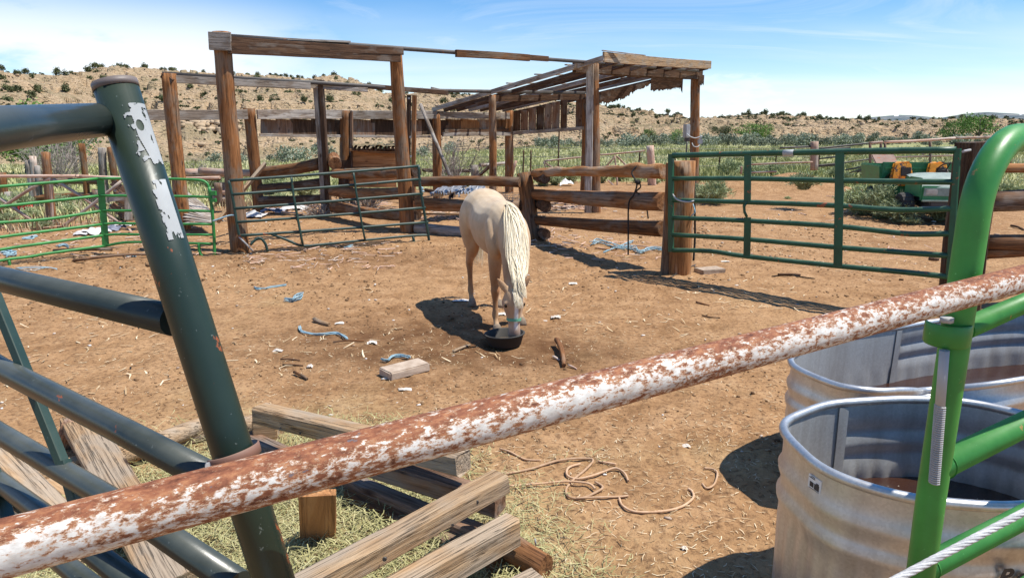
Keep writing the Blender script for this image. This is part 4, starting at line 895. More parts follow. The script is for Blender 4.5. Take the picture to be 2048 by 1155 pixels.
# electric boxes on the shed post
eb = thing('meter_box', 'grey metal electric box on the left side of the far shed post', 'electric box', Y(1374, 262, 19.1))
box('case', eb, Y(1373, 262, 19.1), (.13, .16, .36), M_GALVDULL, .3, .01); box('cover', eb, Y(1376, 262, 18.98), (.13, .03, .30), M_GALVDULL, .3, .01); box('breaker', eb, Y(1374, 278, 19.1), (.12, .12, .14), M_DKSTEEL, .2, .01)
e2 = thing('outlet_box', 'small grey outlet box on the right side of the far shed post', 'electric box', Y(1400, 283, 19))
box('case', e2, Y(1400, 283, 19.0), (.12, .1, .13), M_GALVDULL, 0, .01); pipe('conduit', e2, [Y(1400, 288, 19), Y(1396, 293, 18.9), Y(1388, 293, 18.85), Y(1384, 286, 18.9)], .012, M_PAPER, 6, 4)
tag(pipe('wire_loop', None, [Y(1374, 268, 18.9), Y(1382, 274, 18.8), Y(1392, 276, 18.8), Y(1404, 272, 18.8), Y(1398, 279, 18.8)], .014, M_PAPER, 6, 5), 'pale wire looped across the far shed post between the two boxes', 'wire')
tag(pipe('feed_cable', None, [Y(1374, 283, 19), Y(1372, 330, 19), Y(1378, 372, 19)], .02, M_DKSTEEL, 6, 3), 'dark conduit running down beside the far shed post', 'cable')
# right hand heavy post and its rails
rf = thing('log_fence', 'heavy square gate post with three rails running right, behind the green bow gate', 'fence', (4.22, 6.35, 0))
bp = Vector((4.35, 6.42, 0))
board('post', rf, bp + Vector((0, 0, -.2)), Y(1957, 284, bp.y), .26, .30, W_DARK, up=(0, 1, 0), n=8)
for (y0, y1, r, m_) in ((336, 330, .045, W_LOGO), (404, 402, .105, W_DARK), (486, 486, .08, W_LOG), (506, 508, .055, W_LOG)):
    flog(rf, Y(1965, y0, bp.y + .25), Y(2500, y1, bp.y + .5), r, r, m_)
tag(pipe('hinge_bolt', rf, [Y(1926, 303, bp.y - .25), Y(1940, 300, bp.y - .15)], .012, M_GALVDULL, 8), None)
# ------------------------------------------------------------ gates
def tube(parent, pts, r, mat, name='rail', seg=10, sm=4, **kw): return pipe(name, parent, pts, r, mat, seg, sm, **kw)
# big dark green gate on the right
gl, gr = Vector((1.90, 8.25, 0)), Vector((3.97, 6.32, 0))
g = thing('tube_gate', 'wide dark green six bar gate with bent bars, hung on the stout barkless post', 'gate', (gl + gr) / 2)
def gg(px, py): return seg_pt(gl, gr, px, py)
rows = [[(1345, 311), (1500, 307), (1700, 303), (1912, 300)], [(1345, 357), (1495, 357), (1670, 361), (1800, 363), (1908, 364)],
        [(1345, 400), (1490, 404), (1670, 411), (1760, 418), (1810, 420), (1860, 419), (1905, 417)], [(1345, 435), (1490, 441), (1670, 452), (1780, 464), (1830, 468), (1900, 467)],
        [(1345, 469), (1490, 478), (1670, 494), (1800, 504), (1898, 511)], [(1345, 500), (1420, 502), (1490, 512), (1670, 531), (1800, 543), (1897, 553)]]
for k, rw in enumerate(rows): tube(g, [gg(*p) for p in rw], .027 if k else .031, M_GATEGREEN)
board('end_post', g, gg(1342, 308), gg(1342, 503), .06, .05, M_GATEGREEN, up=(gr - gl).normalized(), warp=0); board('end_post', g, gg(1916, 297), gg(1898, 556), .05, .05, M_GATEGREEN, up=(gr - gl).normalized(), warp=0)
ub = [gg(1494, 310), gg(1493, 402), gg(1488, 412), gg(1489, 424), gg(1494, 434), gg(1492, 510)]
for i in range(5): board('upright', g, ub[i] + Vector((0, -.025, 0)), ub[i + 1] + Vector((0, -.028, 0)), .078, .014, M_GATEGREEN, up=(gr - gl).normalized(), warp=0) if i in (0, 4) else None
pipe('bent_upright', g, ub[1:5], .02, M_GATEGREEN, 8, prof=(.036, .012, .5)); 
board('upright', g, gg(1677, 303) + Vector((0, -.03, 0)), gg(1673, 533) + Vector((0, -.03, 0)), .085, .014, M_GATEGREEN, up=(gr - gl).normalized(), warp=0)
pipe('tape_wrap', g, [gg(1567, 306), gg(1588, 305.5)], .034, M_PAPER, 10)
tag(pipe('gate_chain', None, [gg(1345, 388), gg(1352, 398) + Vector((0, -.08, 0)), gg(1372, 402) + Vector((0, -.1, 0)), gg(1388, 400) + Vector((.05, 0, 0)), gg(1389, 410) + Vector((.05, .05, 0))], .010, M_GALVDULL, 6, 5), 'thin grey chain looped from the wide gate round its stout post', 'chain')
tag(pipe('twine_knot', None, [Y(1386, 408, 8.3), Y(1390, 424, 8.25), Y(1383, 432, 8.3), Y(1392, 436, 8.25)], .008, M_TWINE, 5, 4), 'blue twine knot hanging on the chain of the wide gate', 'twine')
tag(pipe('hanging_cord', None, [Y(1388, 330, 8.7), Y(1389, 400, 8.7), Y(1390, 470, 8.7), Y(1387, 521, 8.6)], .014, M_CORD, 6, 5), 'black hose hanging down behind the stout barkless post', 'hose')
# dark green gate in the middle, lifted across the tall frame
ml, mr = Vector((-4.05, 9.75, 0)), Vector((-1.5, 10.95, 0))
m2 = thing('tube_gate', 'dark green corral panel propped crooked across the tall frame, one foot rail bent', 'gate', (ml + mr) / 2)
def mg(px, py): return seg_pt(ml, mr, px, py)
vl = [(458, 361), (466, 400), (476, 460), (479, 470)]; 
L6 = [(459, 361, 838, 332), (463, 389, 842, 358), (468, 417, 846, 387), (474, 444, 851, 415), (478, 471, 856, 444)]
for x0, y0, x1, y1 in L6: tube(m2, [mg(x0, y0), mg((x0 + x1) / 2, (y0 + y1) / 2 + 1), mg(x1, y1)], .021, M_OLDGREEN)
tube(m2, [mg(*p) for p in vl], .02, M_OLDGREEN, 'end_post')
tube(m2, [mg(837, 331), mg(841, 380), mg(853, 450), mg(858, 480), mg(857, 492), mg(850, 498)], .022, M_OLDGREEN, 'end_post')
for pts in ([(584, 354), (590, 400), (607, 490)], [(708, 345), (716, 400), (731, 480)]): tube(m2, [mg(*p) + Vector((0, -.03, 0)) for p in pts], .022, M_OLDGREEN, 'upright', prof=(.03, .012, .4))
tube(m2, [mg(543, 468), mg(575, 480), mg(603, 491), mg(640, 489), mg(740, 479), mg(825, 471), mg(856, 470)], .02, M_OLDGREEN, 'bent_rail')
tube(m2, [mg(478, 473), mg(506, 502)], .013, M_GALVDULL, 'foot', sm=0); tube(m2, [mg(500, 490), mg(517, 475), mg(530, 486), mg(535, 503)], .02, M_OLDGREEN, 'foot'); tube(m2, [mg(826, 473), mg(830, 490), mg(836, 498)], .022, M_OLDGREEN, 'foot')
tag(pipe('twine_knot', None, [mg(840, 374), mg(846, 377), mg(840, 381), mg(848, 383)], .016, M_TWINE, 5, 4), 'blue twine knot on the right end of the crooked middle panel', 'twine')
tag(pipe('twine_tie', None, [mg(425, 442), mg(440, 437), mg(458, 431), mg(472, 430)], .012, M_TWINE, 5, 4), 'blue twine tying the bright green panel to the thickest corner post', 'twine')
# bright green corral panel on the left, bent in the middle
p0, p1, p2 = Vector((-8.2, 7.6, 0)), Vector((-5.86, 9.7, 0)), Vector((-4.25, 9.75, 0))
lp = thing('corral_panel', 'bright green corral panel with dented bars, bent in the middle, on the left', 'panel', p1)
def la(px, py): return seg_pt(p0, p1, px, py)
def lb(px, py): return seg_pt(p1, p2, px, py)
LL = [([(-160, 384), (0, 373), (198, 357)], [(198, 357), (290, 357), (385, 359), (411, 364), (418, 376)]),
      ([(-160, 429), (0, 413), (203, 391)], [(203, 391), (340, 392), (424, 394)]), ([(-160, 460), (0, 445), (95, 438), (206, 421)], [(206, 421), (330, 421), (424, 422)]),
      ([(-160, 494), (0, 474), (45, 468), (208, 448)], [(208, 448), (232, 446), (260, 447), (425, 448)]), ([(-160, 528), (0, 499), (90, 486), (210, 470)], [(210, 470), (240, 468), (300, 469), (426, 469)]),
      ([(-160, 552), (0, 521), (60, 513), (100, 506), (213, 491)], [(213, 491), (256, 484), (330, 485), (424, 487)])]
for a, b in LL:
    tube(lp, [la(*q) for q in a], .020, M_PANELGREEN); tube(lp, [lb(*q) for q in b], .019, M_PANELGREEN)
board('upright', lp, la(203, 354) + Vector((0, -.03, 0)), la(214, 492) + Vector((0, -.03, 0)), .09, .015, M_PANELGREEN, up=(1, .2, 0), warp=0)
tube(lp, [lb(418, 374), lb(424, 420), lb(428, 470), lb(429, 512)], .022, M_PANELGREEN, 'end_post'); tube(lp, [lb(398, 487), lb(399, 503), lb(406, 514)], .022, M_PANELGREEN, 'foot'); tube(lp, [la(18, 520), la(20, 540), la(14, 548)], .02, M_PANELGREEN, 'foot')
box('latch', lp, lb(427, 386), (.07, .05, .06), M_PANELGREEN); box('latch', lp, lb(428, 400), (.06, .05, .05), M_PANELGREEN)

# ---- near dark green gate (left) : its heavy end post leans against the rusty rail
ng = thing('tube_gate', 'dark green pipe gate close by on the left, leaning end post with torn stickers', 'gate', P(545, 1155, 0.7740))
zp0 = .90
top, bot = P(231, 172, 0.7396), P(590, 1290, 0.7998)
pipe('end_post', ng, [top, top.lerp(bot, .33), top.lerp(bot, .66), bot], .0225, M_DKGREEN, 32)
d_ = (top - bot).normalized(); pipe('end_cap', ng, [top - d_ * .004, top + d_ * .004], .0231, M_CAPM, 32)
def nrail(pts, r, m, seg):
    return pipe('rail', ng, [pts[0] + (pts[0] - pts[1]) * (1.6 if pts[0].z < 1.72 else .4)] + pts, r, m, seg)
nrail([P(-160, 280, 0.4558), P(0, 257, 0.5418), P(222, 238, 0.7611)], .0176, M_FADED, 24)
nrail([P(-150, 524, 1.1180), P(0, 557, 0.9976), P(350, 640, 0.7826)], .0185, M_FADED, 24)
nrail([P(-150, 640, 1.2900), P(0, 735, 1.1180), P(240, 858, 0.9288), P(470, 980, 0.7912)], .018, M_FADED, 24)
nrail([P(-150, 770, 1.3760), P(0, 866, 1.2212), P(250, 1015, 0.9976), P(480, 1170, 0.8342)], .018, M_FADED, 24)
nrail([P(-150, 860, 1.4620), P(0, 962, 1.2900), P(130, 1060, 1.1008), P(330, 1215, 0.9030)], .0172, M_FADED, 20)
nrail([P(-150, 930, 1.5050), P(0, 1026, 1.3330), P(120, 1120, 1.2040), P(300, 1265, 0.9460)], .0172, M_FADED, 20)
board('brace', ng, P(-60, 470, 1.1180), P(127, 930, 1.0922), .017, .014, M_OLDGREEN, up=(0, 1, 0), warp=0, n=3); board('brace', ng, P(127, 920, 1.0922), P(175, 1090, 1.0750), .017, .015, M_OLDGREEN, up=(0, 1, 0), warp=0, n=3)
board('brace', ng, P(-30, 900, 1.3072), P(40, 1130, 1.2040), .026, .017, M_OLDGREEN, up=(0, 1, 0), warp=0, n=3)
# torn stickers wrapped on the end post
ax0, ax1 = top, bot; AX = (ax1 - ax0); LAX = AX.length; axd = AX.normalized()
tocam = (Vector((0, 0, CAMH)) - ax0.lerp(ax1, .25)); tocam = (tocam - axd * tocam.dot(axd)).normalized(); side = axd.cross(tocam).normalized()
if side.x < 0: side = -side
def sticker(name, s0, s1, a0, a1, seed, lab):
    """grid on the pipe wall with torn cells removed; s along the pipe, a angle from the camera side (to the right +)"""
    r = random.Random(seed); ns, na_ = 220, 60; V = []; F = []; q = {}
    for i in range(ns + 1):
        for j in range(na_ + 1):
            s = s0 + (s1 - s0) * i / ns; a = a0 + (a1 - a0) * j / na_ ; dr = tocam * math.cos(a) + side * math.sin(a); V.append(ax0 + axd * s + dr * .0232)
    s_, a_ = np.meshgrid(np.arange(ns), np.arange(na_), indexing='ij'); nz = fbm(s_ * .05 + seed, a_ * .09, 0, 5, seed)
    for i in range(ns):
        for j in range(na_):
            u, v = i / ns, j / na_
            edge = min(u * 1.2, (1 - u) * 1.2, v * .8, (1 - v) * 3); lim = (-.36 if seed == 2 else -.55) + .5 * max(0, 1 - edge * 7) - .2 * (v > .75)
            diag = (v < .25 + .5 * max(0, u - .55)) * .35
            hole = ((u - .36) * 6) ** 2 + ((v - .42) * 4) ** 2 < .30 if seed == 2 else False
            if nz[i, j] > lim + diag - .0 and not hole: k = i * (na_ + 1) + j; F.append((k, k + 1, k + na_ + 2, k + na_ + 1))
    M = Matrix.Translation(ax0); me = mesh(name, [v - ax0 for v in V], F, True); o = link(name, me, M_PAPER, ng, M); o['label'] = lab; return o
sticker('sticker', .026, .093, -.05, 1.25, 2, 'torn silver sticker with a round hole'); sticker('sticker', .110, .176, .15, .95, 5, 'lower strip of torn pale sticker')
# rusty latch strap round the end post
sp_ = P(483, 906, 0.7740); sp_ = ax0 + axd * ((sp_ - ax0).dot(axd)); ring = []
for i in range(15):
    a = math.radians(-78 + 11.5 * i * 1.0 + 10); ring.append(sp_ + (tocam * math.cos(a) * -1.0 + side * math.sin(a)) * .034 if False else sp_ + (tocam * math.cos(a) + side * math.sin(a)) * .0285)
ls = thing('latch_strap', 'rusty U shaped strap holding the leaning end post to the rusty rail', 'latch', sp_)
pipe('strap', ls, ring, .003, M_RUSTB, 8, prof=(.0065, .0013, .4)); pipe('rivet', ls, [ring[0] - tocam * .004, ring[0] + tocam * .006], .005, M_GALVDULL, 10)

# ---- rusty white rail across the foreground
def zr(px): return 1 / (1 / .593 + (1 / 1.324 - 1 / .593) * px / 2048)
ra_, rb_ = P(-220, 1152, zr(-220)), P(2300, 478, zr(2300))
pA_, pB_ = P(0, 1098, zr(0)), P(2048, 556, zr(2048)); dd = pB_ - pA_
rail = pipe('rusty_rail', None, [pA_ - dd * .35 + dd * .35 * i / 4 for i in range(4)] + [pA_ + dd * i / 12 for i in range(13)] + [pB_ + dd * .12 * i for i in (1, 2, 3)], .026, M_RUSTPIPE, 48)
tag(rail, 'long white painted pipe rail flaking with rust, crossing the view', 'pipe rail')

# ---- light green bow gate on the right
bgx, bgy = .886, 1.307
bw_ = thing('bow_gate', 'light green pipe gate with a rounded bow top, close by on the right', 'gate', (bgx, bgy, 0))
dirp = Vector((.82, .57, 0)).normalized(); vb = Vector((bgx, bgy, 0)); R_b = .146
vt = []
for i in range(10):
    a = i / 9 * math.pi / 2; vt.append(vb + Vector((0, 0, 1.737 - R_b)) + Vector((0, 0, math.sin(a) * R_b)) + dirp * (R_b - math.cos(a) * R_b))
pipe('bow_tube', bw_, [vb + Vector((0.012, 0, .25)), vb + Vector((0, 0, 1.0)), vb + Vector((0, 0, 1.4))] + vt + [vt[-1] + dirp * .3, vt[-1] + dirp * 2.0], .0278, M_LTGREEN, 32)
for px0, py0, px1, py1, r, h in ((1915, 664, 2048, 606, .0224, 1.32), (1892, 935, 2048, 848, .0284, .9), (1872, 1140, 2048, 1032, .0275, .7), (1845, 1350, 2048, 1178, .026, .5)):
    a = Y(px0, py0, bgy); z = a.z; a = Vector((bgx, bgy, z)); b = G(px1, py1, z) if py1 > 300 else a; b2 = a + (b - a) * 1.0
    d = Vector((b.x - a.x, b.y - a.y, 0)).normalized(); pipe('rail', bw_, [a, a + d * 2.2], r, M_LTGREEN, 24); pipe('weld_bead', bw_, [a + d * .0262, a + d * .0325], [r * 1.10, r * 1.0], M_LTGREEN, 20)
# strap with spring
sc = Y(1905, 665, bgy); st = pipe('strap', bw_, [sc + Vector((math.sin(a) * .0387 - .0103, -math.cos(a) * .0387, 0)) for a in [math.radians(q) for q in range(-120, 121, 20)]], .003, M_LTGREEN, 8, prof=(.023, .0026, .4))
hx_ = Y(1905, 632, bgy); pipe('bolt_head', bw_, [hx_ + Vector((-.03, -.03, -.004)), hx_ + Vector((-.03, -.03, .006))], .012, M_GALVDULL, 6)
spg = thing('coil_spring', 'grey steel coil spring hanging along the bow gate upright', 'spring', Y(1885, 700, bgy - .043))
s0, s1 = Y(1889, 700, bgy - .034), Y(1868, 965, bgy - .034); n = 36; hp = []
pipe('core', spg, [s0, s0.lerp(s1, .45)], .009, M_GALVDULL, 14)
for i in range(n * 8 + 1):
    t = i / (n * 8); a = i / 8 * 2 * math.pi; hp.append(s0.lerp(s1, .40 + .60 * t) + Vector((math.cos(a) * .009, math.sin(a) * .009, 0)))
pipe('coil', spg, hp, .0021, M_GALVDULL, 6)
# twisted wire cable in front
ca, cb = P(1740, 1185, 0.8170), P(2120, 985, 0.9632); V = []; F = []; axc = (cb - ca); uu = axc.normalized().cross(Vector((0, 0, 1))).normalized(); vv = axc.normalized().cross(uu)
cab = thing('wire_cable', 'twisted grey wire cable slung across the bow gate at the lower right corner', 'cable', ca)
for s in range(6):
    pts = []
    for i in range(160):
        t = i / 159; a = s * math.pi / 3 + t * 30; pts.append(ca.lerp(cb, t) + (uu * math.cos(a) + vv * math.sin(a)) * .0029)
    pipe('strand', cab, pts, .0022, M_WIRE, 6)
# ------------------------------------------------------------ stock tanks
def sup(a, Lh, Wh, n=2.7):
    c, s = math.cos(a), math.sin(a); return Vector((math.copysign(abs(c) ** (2 / n), c) * Lh, math.copysign(abs(s) ** (2 / n), s) * Wh, 0))
def tank(name, lab, cx, cy, Lh, Wh, ang, H, wl, n=2.7, crush=None, seed=1, seams=(2.2, 5.0)):
    t = thing(name, lab, 'stock tank', (cx, cy, 0)); M = Matrix.Translation((cx, cy, 0)) @ Matrix.Rotation(ang, 4, 'Z'); NA = 240
    pts0 = [sup(2 * math.pi * j / NA, Lh, Wh, n) for j in range(NA)]
    # even spacing along the rim
    cum = [0]; 
    for j in range(NA): cum.append(cum[-1] + (pts0[(j + 1) % NA] - pts0[j]).length)
    T = cum[-1]; NA2 = 220; pp = []; 
    for k in range(NA2):
        s = T * k / NA2; j = max(i for i in range(NA) if cum[i] <= s); f = (s - cum[j]) / max(1e-9, cum[j + 1] - cum[j]); pp.append(pts0[j].lerp(pts0[(j + 1) % NA], f))
    nrm = []
    for k in range(NA2):
        d = (pp[(k + 1) % NA2] - pp[k - 1]).normalized(); nrm.append(Vector((d.y, -d.x, 0)))
    def dent(k, z):
        p = pp[k]; w = Vector((0, 0, 0)); 
        q = .004 * math.sin(k * .21 + seed) * (z / H) + .003 * math.sin(k * .047 * 6 + 2 + z * 7)
        w += nrm[k] * q
        if crush:
            for (ka, kw, din, dz) in crush:
                dk = min(abs(k - ka), NA2 - abs(k - ka)) / kw; g_ = math.exp(-dk * dk); zz = max(0, (z - .30) / (H - .30)) ** 1.3
                w += nrm[k] * (-din * g_ * zz) + Vector((0, 0, -dz * g_ * zz))
                w += nrm[k] * .010 * math.sin((z * 38) + dk * 3) * g_ * zz
        return w
    prof = [(.0, 0), (.02, .004), (.035, 0)] + [(.035 + (H * .62 - .035) * i / 8, 0) for i in range(1, 9)] + [(H * .66, .011), (H * .69, .013), (H * .72, .002), (H * .76, .0), (H * .80, .010), (H * .83, .013), (H * .86, .002), (H * .93, 0), (H, 0)]
    for nm, offr, mat in (('outer_wall', 0.0, M_GALV), ('inner_wall', -.004, M_GALVIN)):
        V = []; F = []
        for z, b in prof:
            for k in range(NA2):
                fl = .0038 * math.sin(k * 2 * math.pi / 5.5) * (1 if z < H * .6 and z > .03 else 0)
                for sd in seams:
                    dk = abs(k - sd / (2 * math.pi) * NA2)
                    if dk < 1.6 and nm == 'inner_wall': b = b * .25
                V.append(tuple(pp[k] + nrm[k] * (b + offr + fl) + Vector((0, 0, z)) + dent(k, z)))
        for i in range(len(prof) - 1):
            for k in range(NA2): k2 = (k + 1) % NA2; F.append((i * NA2 + k, i * NA2 + k2, (i + 1) * NA2 + k2, (i + 1) * NA2 + k))
        link(nm, mesh(nm, V, F, True), mat, t, M)
    rim = [pp[k] + Vector((0, 0, H + .004)) + dent(k, H) for k in range(NA2)]; V = []; F = []; sg = 12
    for k in range(NA2):
        for j in range(sg): a = j / sg * 2 * math.pi; V.append(tuple(rim[k] + nrm[k] * (math.cos(a) * .0165 + .004) + Vector((0, 0, math.sin(a) * .0165))))
    for k in range(NA2):
        k2 = (k + 1) % NA2
        for j in range(sg): j2 = (j + 1) % sg; F.append((k * sg + j, k2 * sg + j, k2 * sg + j2, k * sg + j2))
    link('rim', mesh('rim', V, F, True), M_GALV, t, M)
    V = [tuple(pp[k] * .99 + Vector((0, 0, wl)) + dent(k, wl)) for k in range(NA2)]; link('water', mesh('water', V, [tuple(range(NA2))]), M_WATER, t, M)
    for sd in seams:
        k = int(sd / (2 * math.pi) * NA2) % NA2; V = []; F = []
        zs = [.05 + (H - .06) * i / 14 for i in range(15)]
        for z in zs:
            for q in (-1.4, -.5, .5, 1.4):
                kk = (k + int(round(q))) % NA2; p = pp[k] + (pp[(k + 1) % NA2] - pp[k]).normalized() * q * .016; V.append(tuple(p - nrm[k] * .0095 + Vector((0, 0, z)) + dent(k, z)))
        for i in range(14):
            for j in range(3): F.append((i * 4 + j, (i + 1) * 4 + j, (i + 1) * 4 + j + 1, i * 4 + j + 1))
        link('seam_strip', mesh('seam_strip', V, F, True), M_GALVIN, t, M)
    return t, M, pp, nrm
tk, TM, pp, nrm = tank('stock_tank', 'nearest galvanised stock tank with murky brown water and a small torn sticker', 1.487, 2.165, .52, .385, math.radians(9), .70, .37, 2.35, seams=(1.85, 4.6))
tb, TM2, pp2, nrm2 = tank('stock_tank', 'longer galvanised stock tank behind, its near rim crushed and folded', 2.60, 3.56, 1.26, .43, math.radians(22), .61, .27, 2.6, crush=[(137, 7, .20, .09), (119, 4, -.06, -.01)], seed=4, seams=(1.75, 5.3))
# sticker and lettering on the near tank
def on_wall(px, py, h, off=.004):
    g_ = G(px, py, h); loc = TM.inverted() @ g_; k = min(range(len(pp)), key=lambda i: (pp[i] - Vector((loc.x, loc.y, 0))).length)
    return k, TM @ (pp[k] + nrm[k] * off + Vector((0, 0, h))), (TM.to_3x3() @ nrm[k]).normalized()
k, c, nn = on_wall(1631, 965, .635); xa = nn.cross(Vector((0, 0, 1))).normalized() * -1
R4 = Matrix(((xa.x, nn.x, 0, 0), (xa.y, nn.y, 0, 0), (xa.z, nn.z, 1, 0), (0, 0, 0, 1)))
lb = box('sticker', tk, c, (.058, .003, .046), M_WHITE, R4); lb['label'] = 'small white printed sticker under the rim'
for dx, dz, w, h in ((-.012, -.007, .017, .017), (.011, -.008, .022, .020), (.014, .004, .012, .006), (-.012, .015, .026, .003), (-.008, .020, .018, .002), (0, -.021, .045, .0015)):
    box('print', lb, c + xa * dx + nn * .0021 + Vector((0, 0, dz)), (w, .0006, h), M_INK, R4)
k, c, nn = on_wall(1950, 1088, .512, .019); xa = nn.cross(Vector((0, 0, 1))).normalized() * -1
R4 = Matrix(((xa.x, -nn.x, 0, 0), (xa.y, -nn.y, 0, 0), (xa.z, 0, 1, 0), (0, 0, 0, 1)))
V = [(0, 0, 0)]; F = []
for i in range(40): a = i / 40 * 2 * math.pi; V.append((math.cos(a) * .16, 0, math.sin(a) * .075))
for i in range(40): F.append((0, 1 + i, 1 + (i + 1) % 40))
xr = Matrix(((xa.x, -nn.x, 0, c.x + xa.x * .1), (xa.y, -nn.y, 0, c.y + xa.y * .1), (xa.z, 0, 1, c.z - .01), (0, 0, 0, 1)))
for i, ch in enumerate('Be'):
    cu = bpy.data.curves.new('letter', 'FONT'); cu.body = ch; cu.size = .078; cu.shear = .25; cu.extrude = .0008; cu.offset = .0022; cu.materials.append(M_INK)
    kk = (k + (1 if i else 0) * 0); o = bpy.data.objects.new('letter_tmp', cu); C.objects.link(o); lme = bpy.data.meshes.new_from_object(o.evaluated_get(bpy.context.evaluated_depsgraph_get())); bpy.data.objects.remove(o); o = bpy.data.objects.new('letter', lme); C.objects.link(o); o.parent = tk
    Mx = Matrix(((xa.x, 0, nn.x, 0), (xa.y, 0, nn.y, 0), (xa.z, 1, 0, 0), (0, 0, 0, 1)))
    o.matrix_basis = tk.matrix_basis.inverted() @ (Matrix.Translation(c + xa * (.055 * i - .015) + nn * .002 + Vector((0, 0, -.055))) @ Mx)

# ------------------------------------------------------------ old timber rack in the hay
rk = thing('timber_rack', 'collapsed rack of weathered square timbers and boards lying in the hay under the rusty rail', 'timber rack', G(760, 990))
def gb(n, px0, py0, h0, px1, py1, h1, w, t, m=W_PALE, **kw): return board(n, rk, G(px0, py0, h0), G(px1, py1, h1), w, t, m, rag=.006, **kw)
gb('timber', 520, 826, .27, 928, 925, .36, .095, .10, W_PALE, label='long square timber on top, raised on a block at its far end')
gb('timber', 540, 1215, .30, 1002, 962, .33, .085, .095, W_PALE, label='deeply grained timber with a dark bolt hole')
gb('timber', 720, 1232, .17, 1026, 1058, .19, .125, .085, W_PALE); gb('timber', 900, 1260, .06, 1075, 1165, .06, .09, .10, W_PALE)
gb('runner', 742, 928, .20, 1000, 1008, .19, .09, .10, W_PLANK); gb('runner', 495, 880, .05, 1040, 1105, .06, .09, .09, W_PLANK)
log('runner_end', rk, G(1015, 1092, .07), G(1092, 1135, .07), .062, .05, W_LOG, seg=9, rough=.22)
gb('runner', 700, 985, .03, 1000, 1130, .03, .06, .09, W_LOG)
box('block', rk, G(532, 862, .09), (.13, .10, .18), W_PALE, .2, .006)
ob = board('side_board', rk, G(637, 1085, -.02), G(634, 985, .30), .15, .03, W_ORANGE, up=(1, .1, 0), rag=.012, label='short upright orange board')
for px, py, h in ((960, 990, .33), (780, 1100, .31), (850, 1065, .18)):
    p = G(px, py, h); pipe('nail', rk, [p + Vector((-.01, -.045, -.0)), p + Vector((-.01, -.052, 0))], .008, M_DKSTEEL, 8)
pipe('nail', rk, [G(1072, 1090, .12), G(1070, 1090, .12) + Vector((0, 0, .03))], .004, M_GALVDULL, 6)
for px, py, h in ((560, 848, .27), (600, 858, .275), (655, 880, .29), (800, 955, .17), (900, 990, .17), (700, 975, .04), (880, 1050, .05), (905, 1035, .31), (690, 1130, .29), (940, 1100, .17)):
    p = G(px, py, h); d_ = (Vector((0, 0, CAMH)) - p); d_.z = 0; d_.normalize(); pipe('nail_hole', rk, [p + d_ * .047, p + d_ * .049], .006, M_DKSTEEL, 8)
# boards and curved log on the left
tag(board('old_plank', None, G(155, 838, .17), G(345, 1170, .12), .19, .05, W_PALE, up=(0, 0, 1), rag=.015, n=10), 'broad weathered plank with a chewed orange end behind the pipe gate', 'plank')
pl = bpy.data.objects['old_plank']
def flat(nm, a, b, w, t, m, lab=None, cat=None, parent=None, rag=.01): 
    o = board(nm, parent, a, b, t, w, m, up=(0, 0, 1), rag=rag); 
    return tag(o, lab, cat) if lab else o
pl.data = (lambda o: (bpy.data.objects.remove(o) or None))(pl) if False else pl.data
bpy.data.objects.remove(pl)
flat('old_plank', G(155, 838, .17), G(345, 1170, .12), .17, .055, W_PALE, 'broad weathered plank with a chewed end, crossing under the second gate pipe', 'plank')
flat('old_plank', G(-60, 850, .20), G(190, 1120, .05), .15, .05, W_PALE, 'paler plank at the left edge, sloping beneath the lower gate pipes', 'plank')
flat('old_plank', G(110, 950, .05), G(330, 1120, .03), .13, .04, W_PALE, 'low plank half buried in hay between the two weathered planks', 'plank')
tag(pipe('curved_log', None, [G(20, 975, .06), G(140, 935, .07), G(260, 905, .08), G(400, 852, .08), G(455, 842, .07), G(560, 866, .05)], [.05, .055, .055, .05, .045, .04], W_PALE, 12, 5), 'curved grey log edging the hay behind the pipe gate', 'log')
tag(log('old_post_stub', None, G(135, 885, 0), G(146, 850, .18), .06, .055, W_PLANK), 'dark stub of wood under the chewed plank end', 'wood stub')
flat('edge_board', G(250, 905, .03), G(520, 838, .04), .09, .06, W_PALE, 'pale straight board lying along the far side of the hay', 'board')

# ------------------------------------------------------------ the horse
HF = Vector((.27, -.96, 0)).normalized(); HL = Vector((-HF.y, HF.x, 0)); HO = Vector((-.155, 6.42, 0))
HM = Matrix(((HF.x, HL.x, 0, HO.x), (HF.y, HL.y, 0, HO.y), (0, 0, 1, 0), (0, 0, 0, 1)))
HV, HFc = [], []
def loft(rings, seg=22, power=1.0):
    """rings: centre, half width (side), half height (in plane), direction"""
    base = len(HV); n = len(rings)
    P_ = [Vector(r[0]) for r in rings]
    for i, r in enumerate(rings):
        d = (P_[min(i + 1, n - 1)] - P_[max(i - 1, 0)]).normalized(); side_ = r[3] if len(r) > 3 else Vector((0, 1, 0)); side_ = (side_ - d * side_.dot(d)).normalized(); up = d.cross(side_)
        for j in range(seg):
            a = j / seg * 2 * math.pi; ca, sa = math.cos(a), math.sin(a)
            HV.append(tuple(P_[i] + side_ * (r[1] * math.copysign(abs(ca) ** power, ca)) + up * (r[2] * math.copysign(abs(sa) ** power, sa))))
    for i in range(n - 1):
        for j in range(seg): k = (j + 1) % seg; HFc.append((base + i * seg + j, base + i * seg + k, base + (i + 1) * seg + k, base + (i + 1) * seg + j))
    HFc.append(tuple(base + j for j in range(seg - 1, -1, -1))); HFc.append(tuple(base + (n - 1) * seg + j for j in range(seg)))
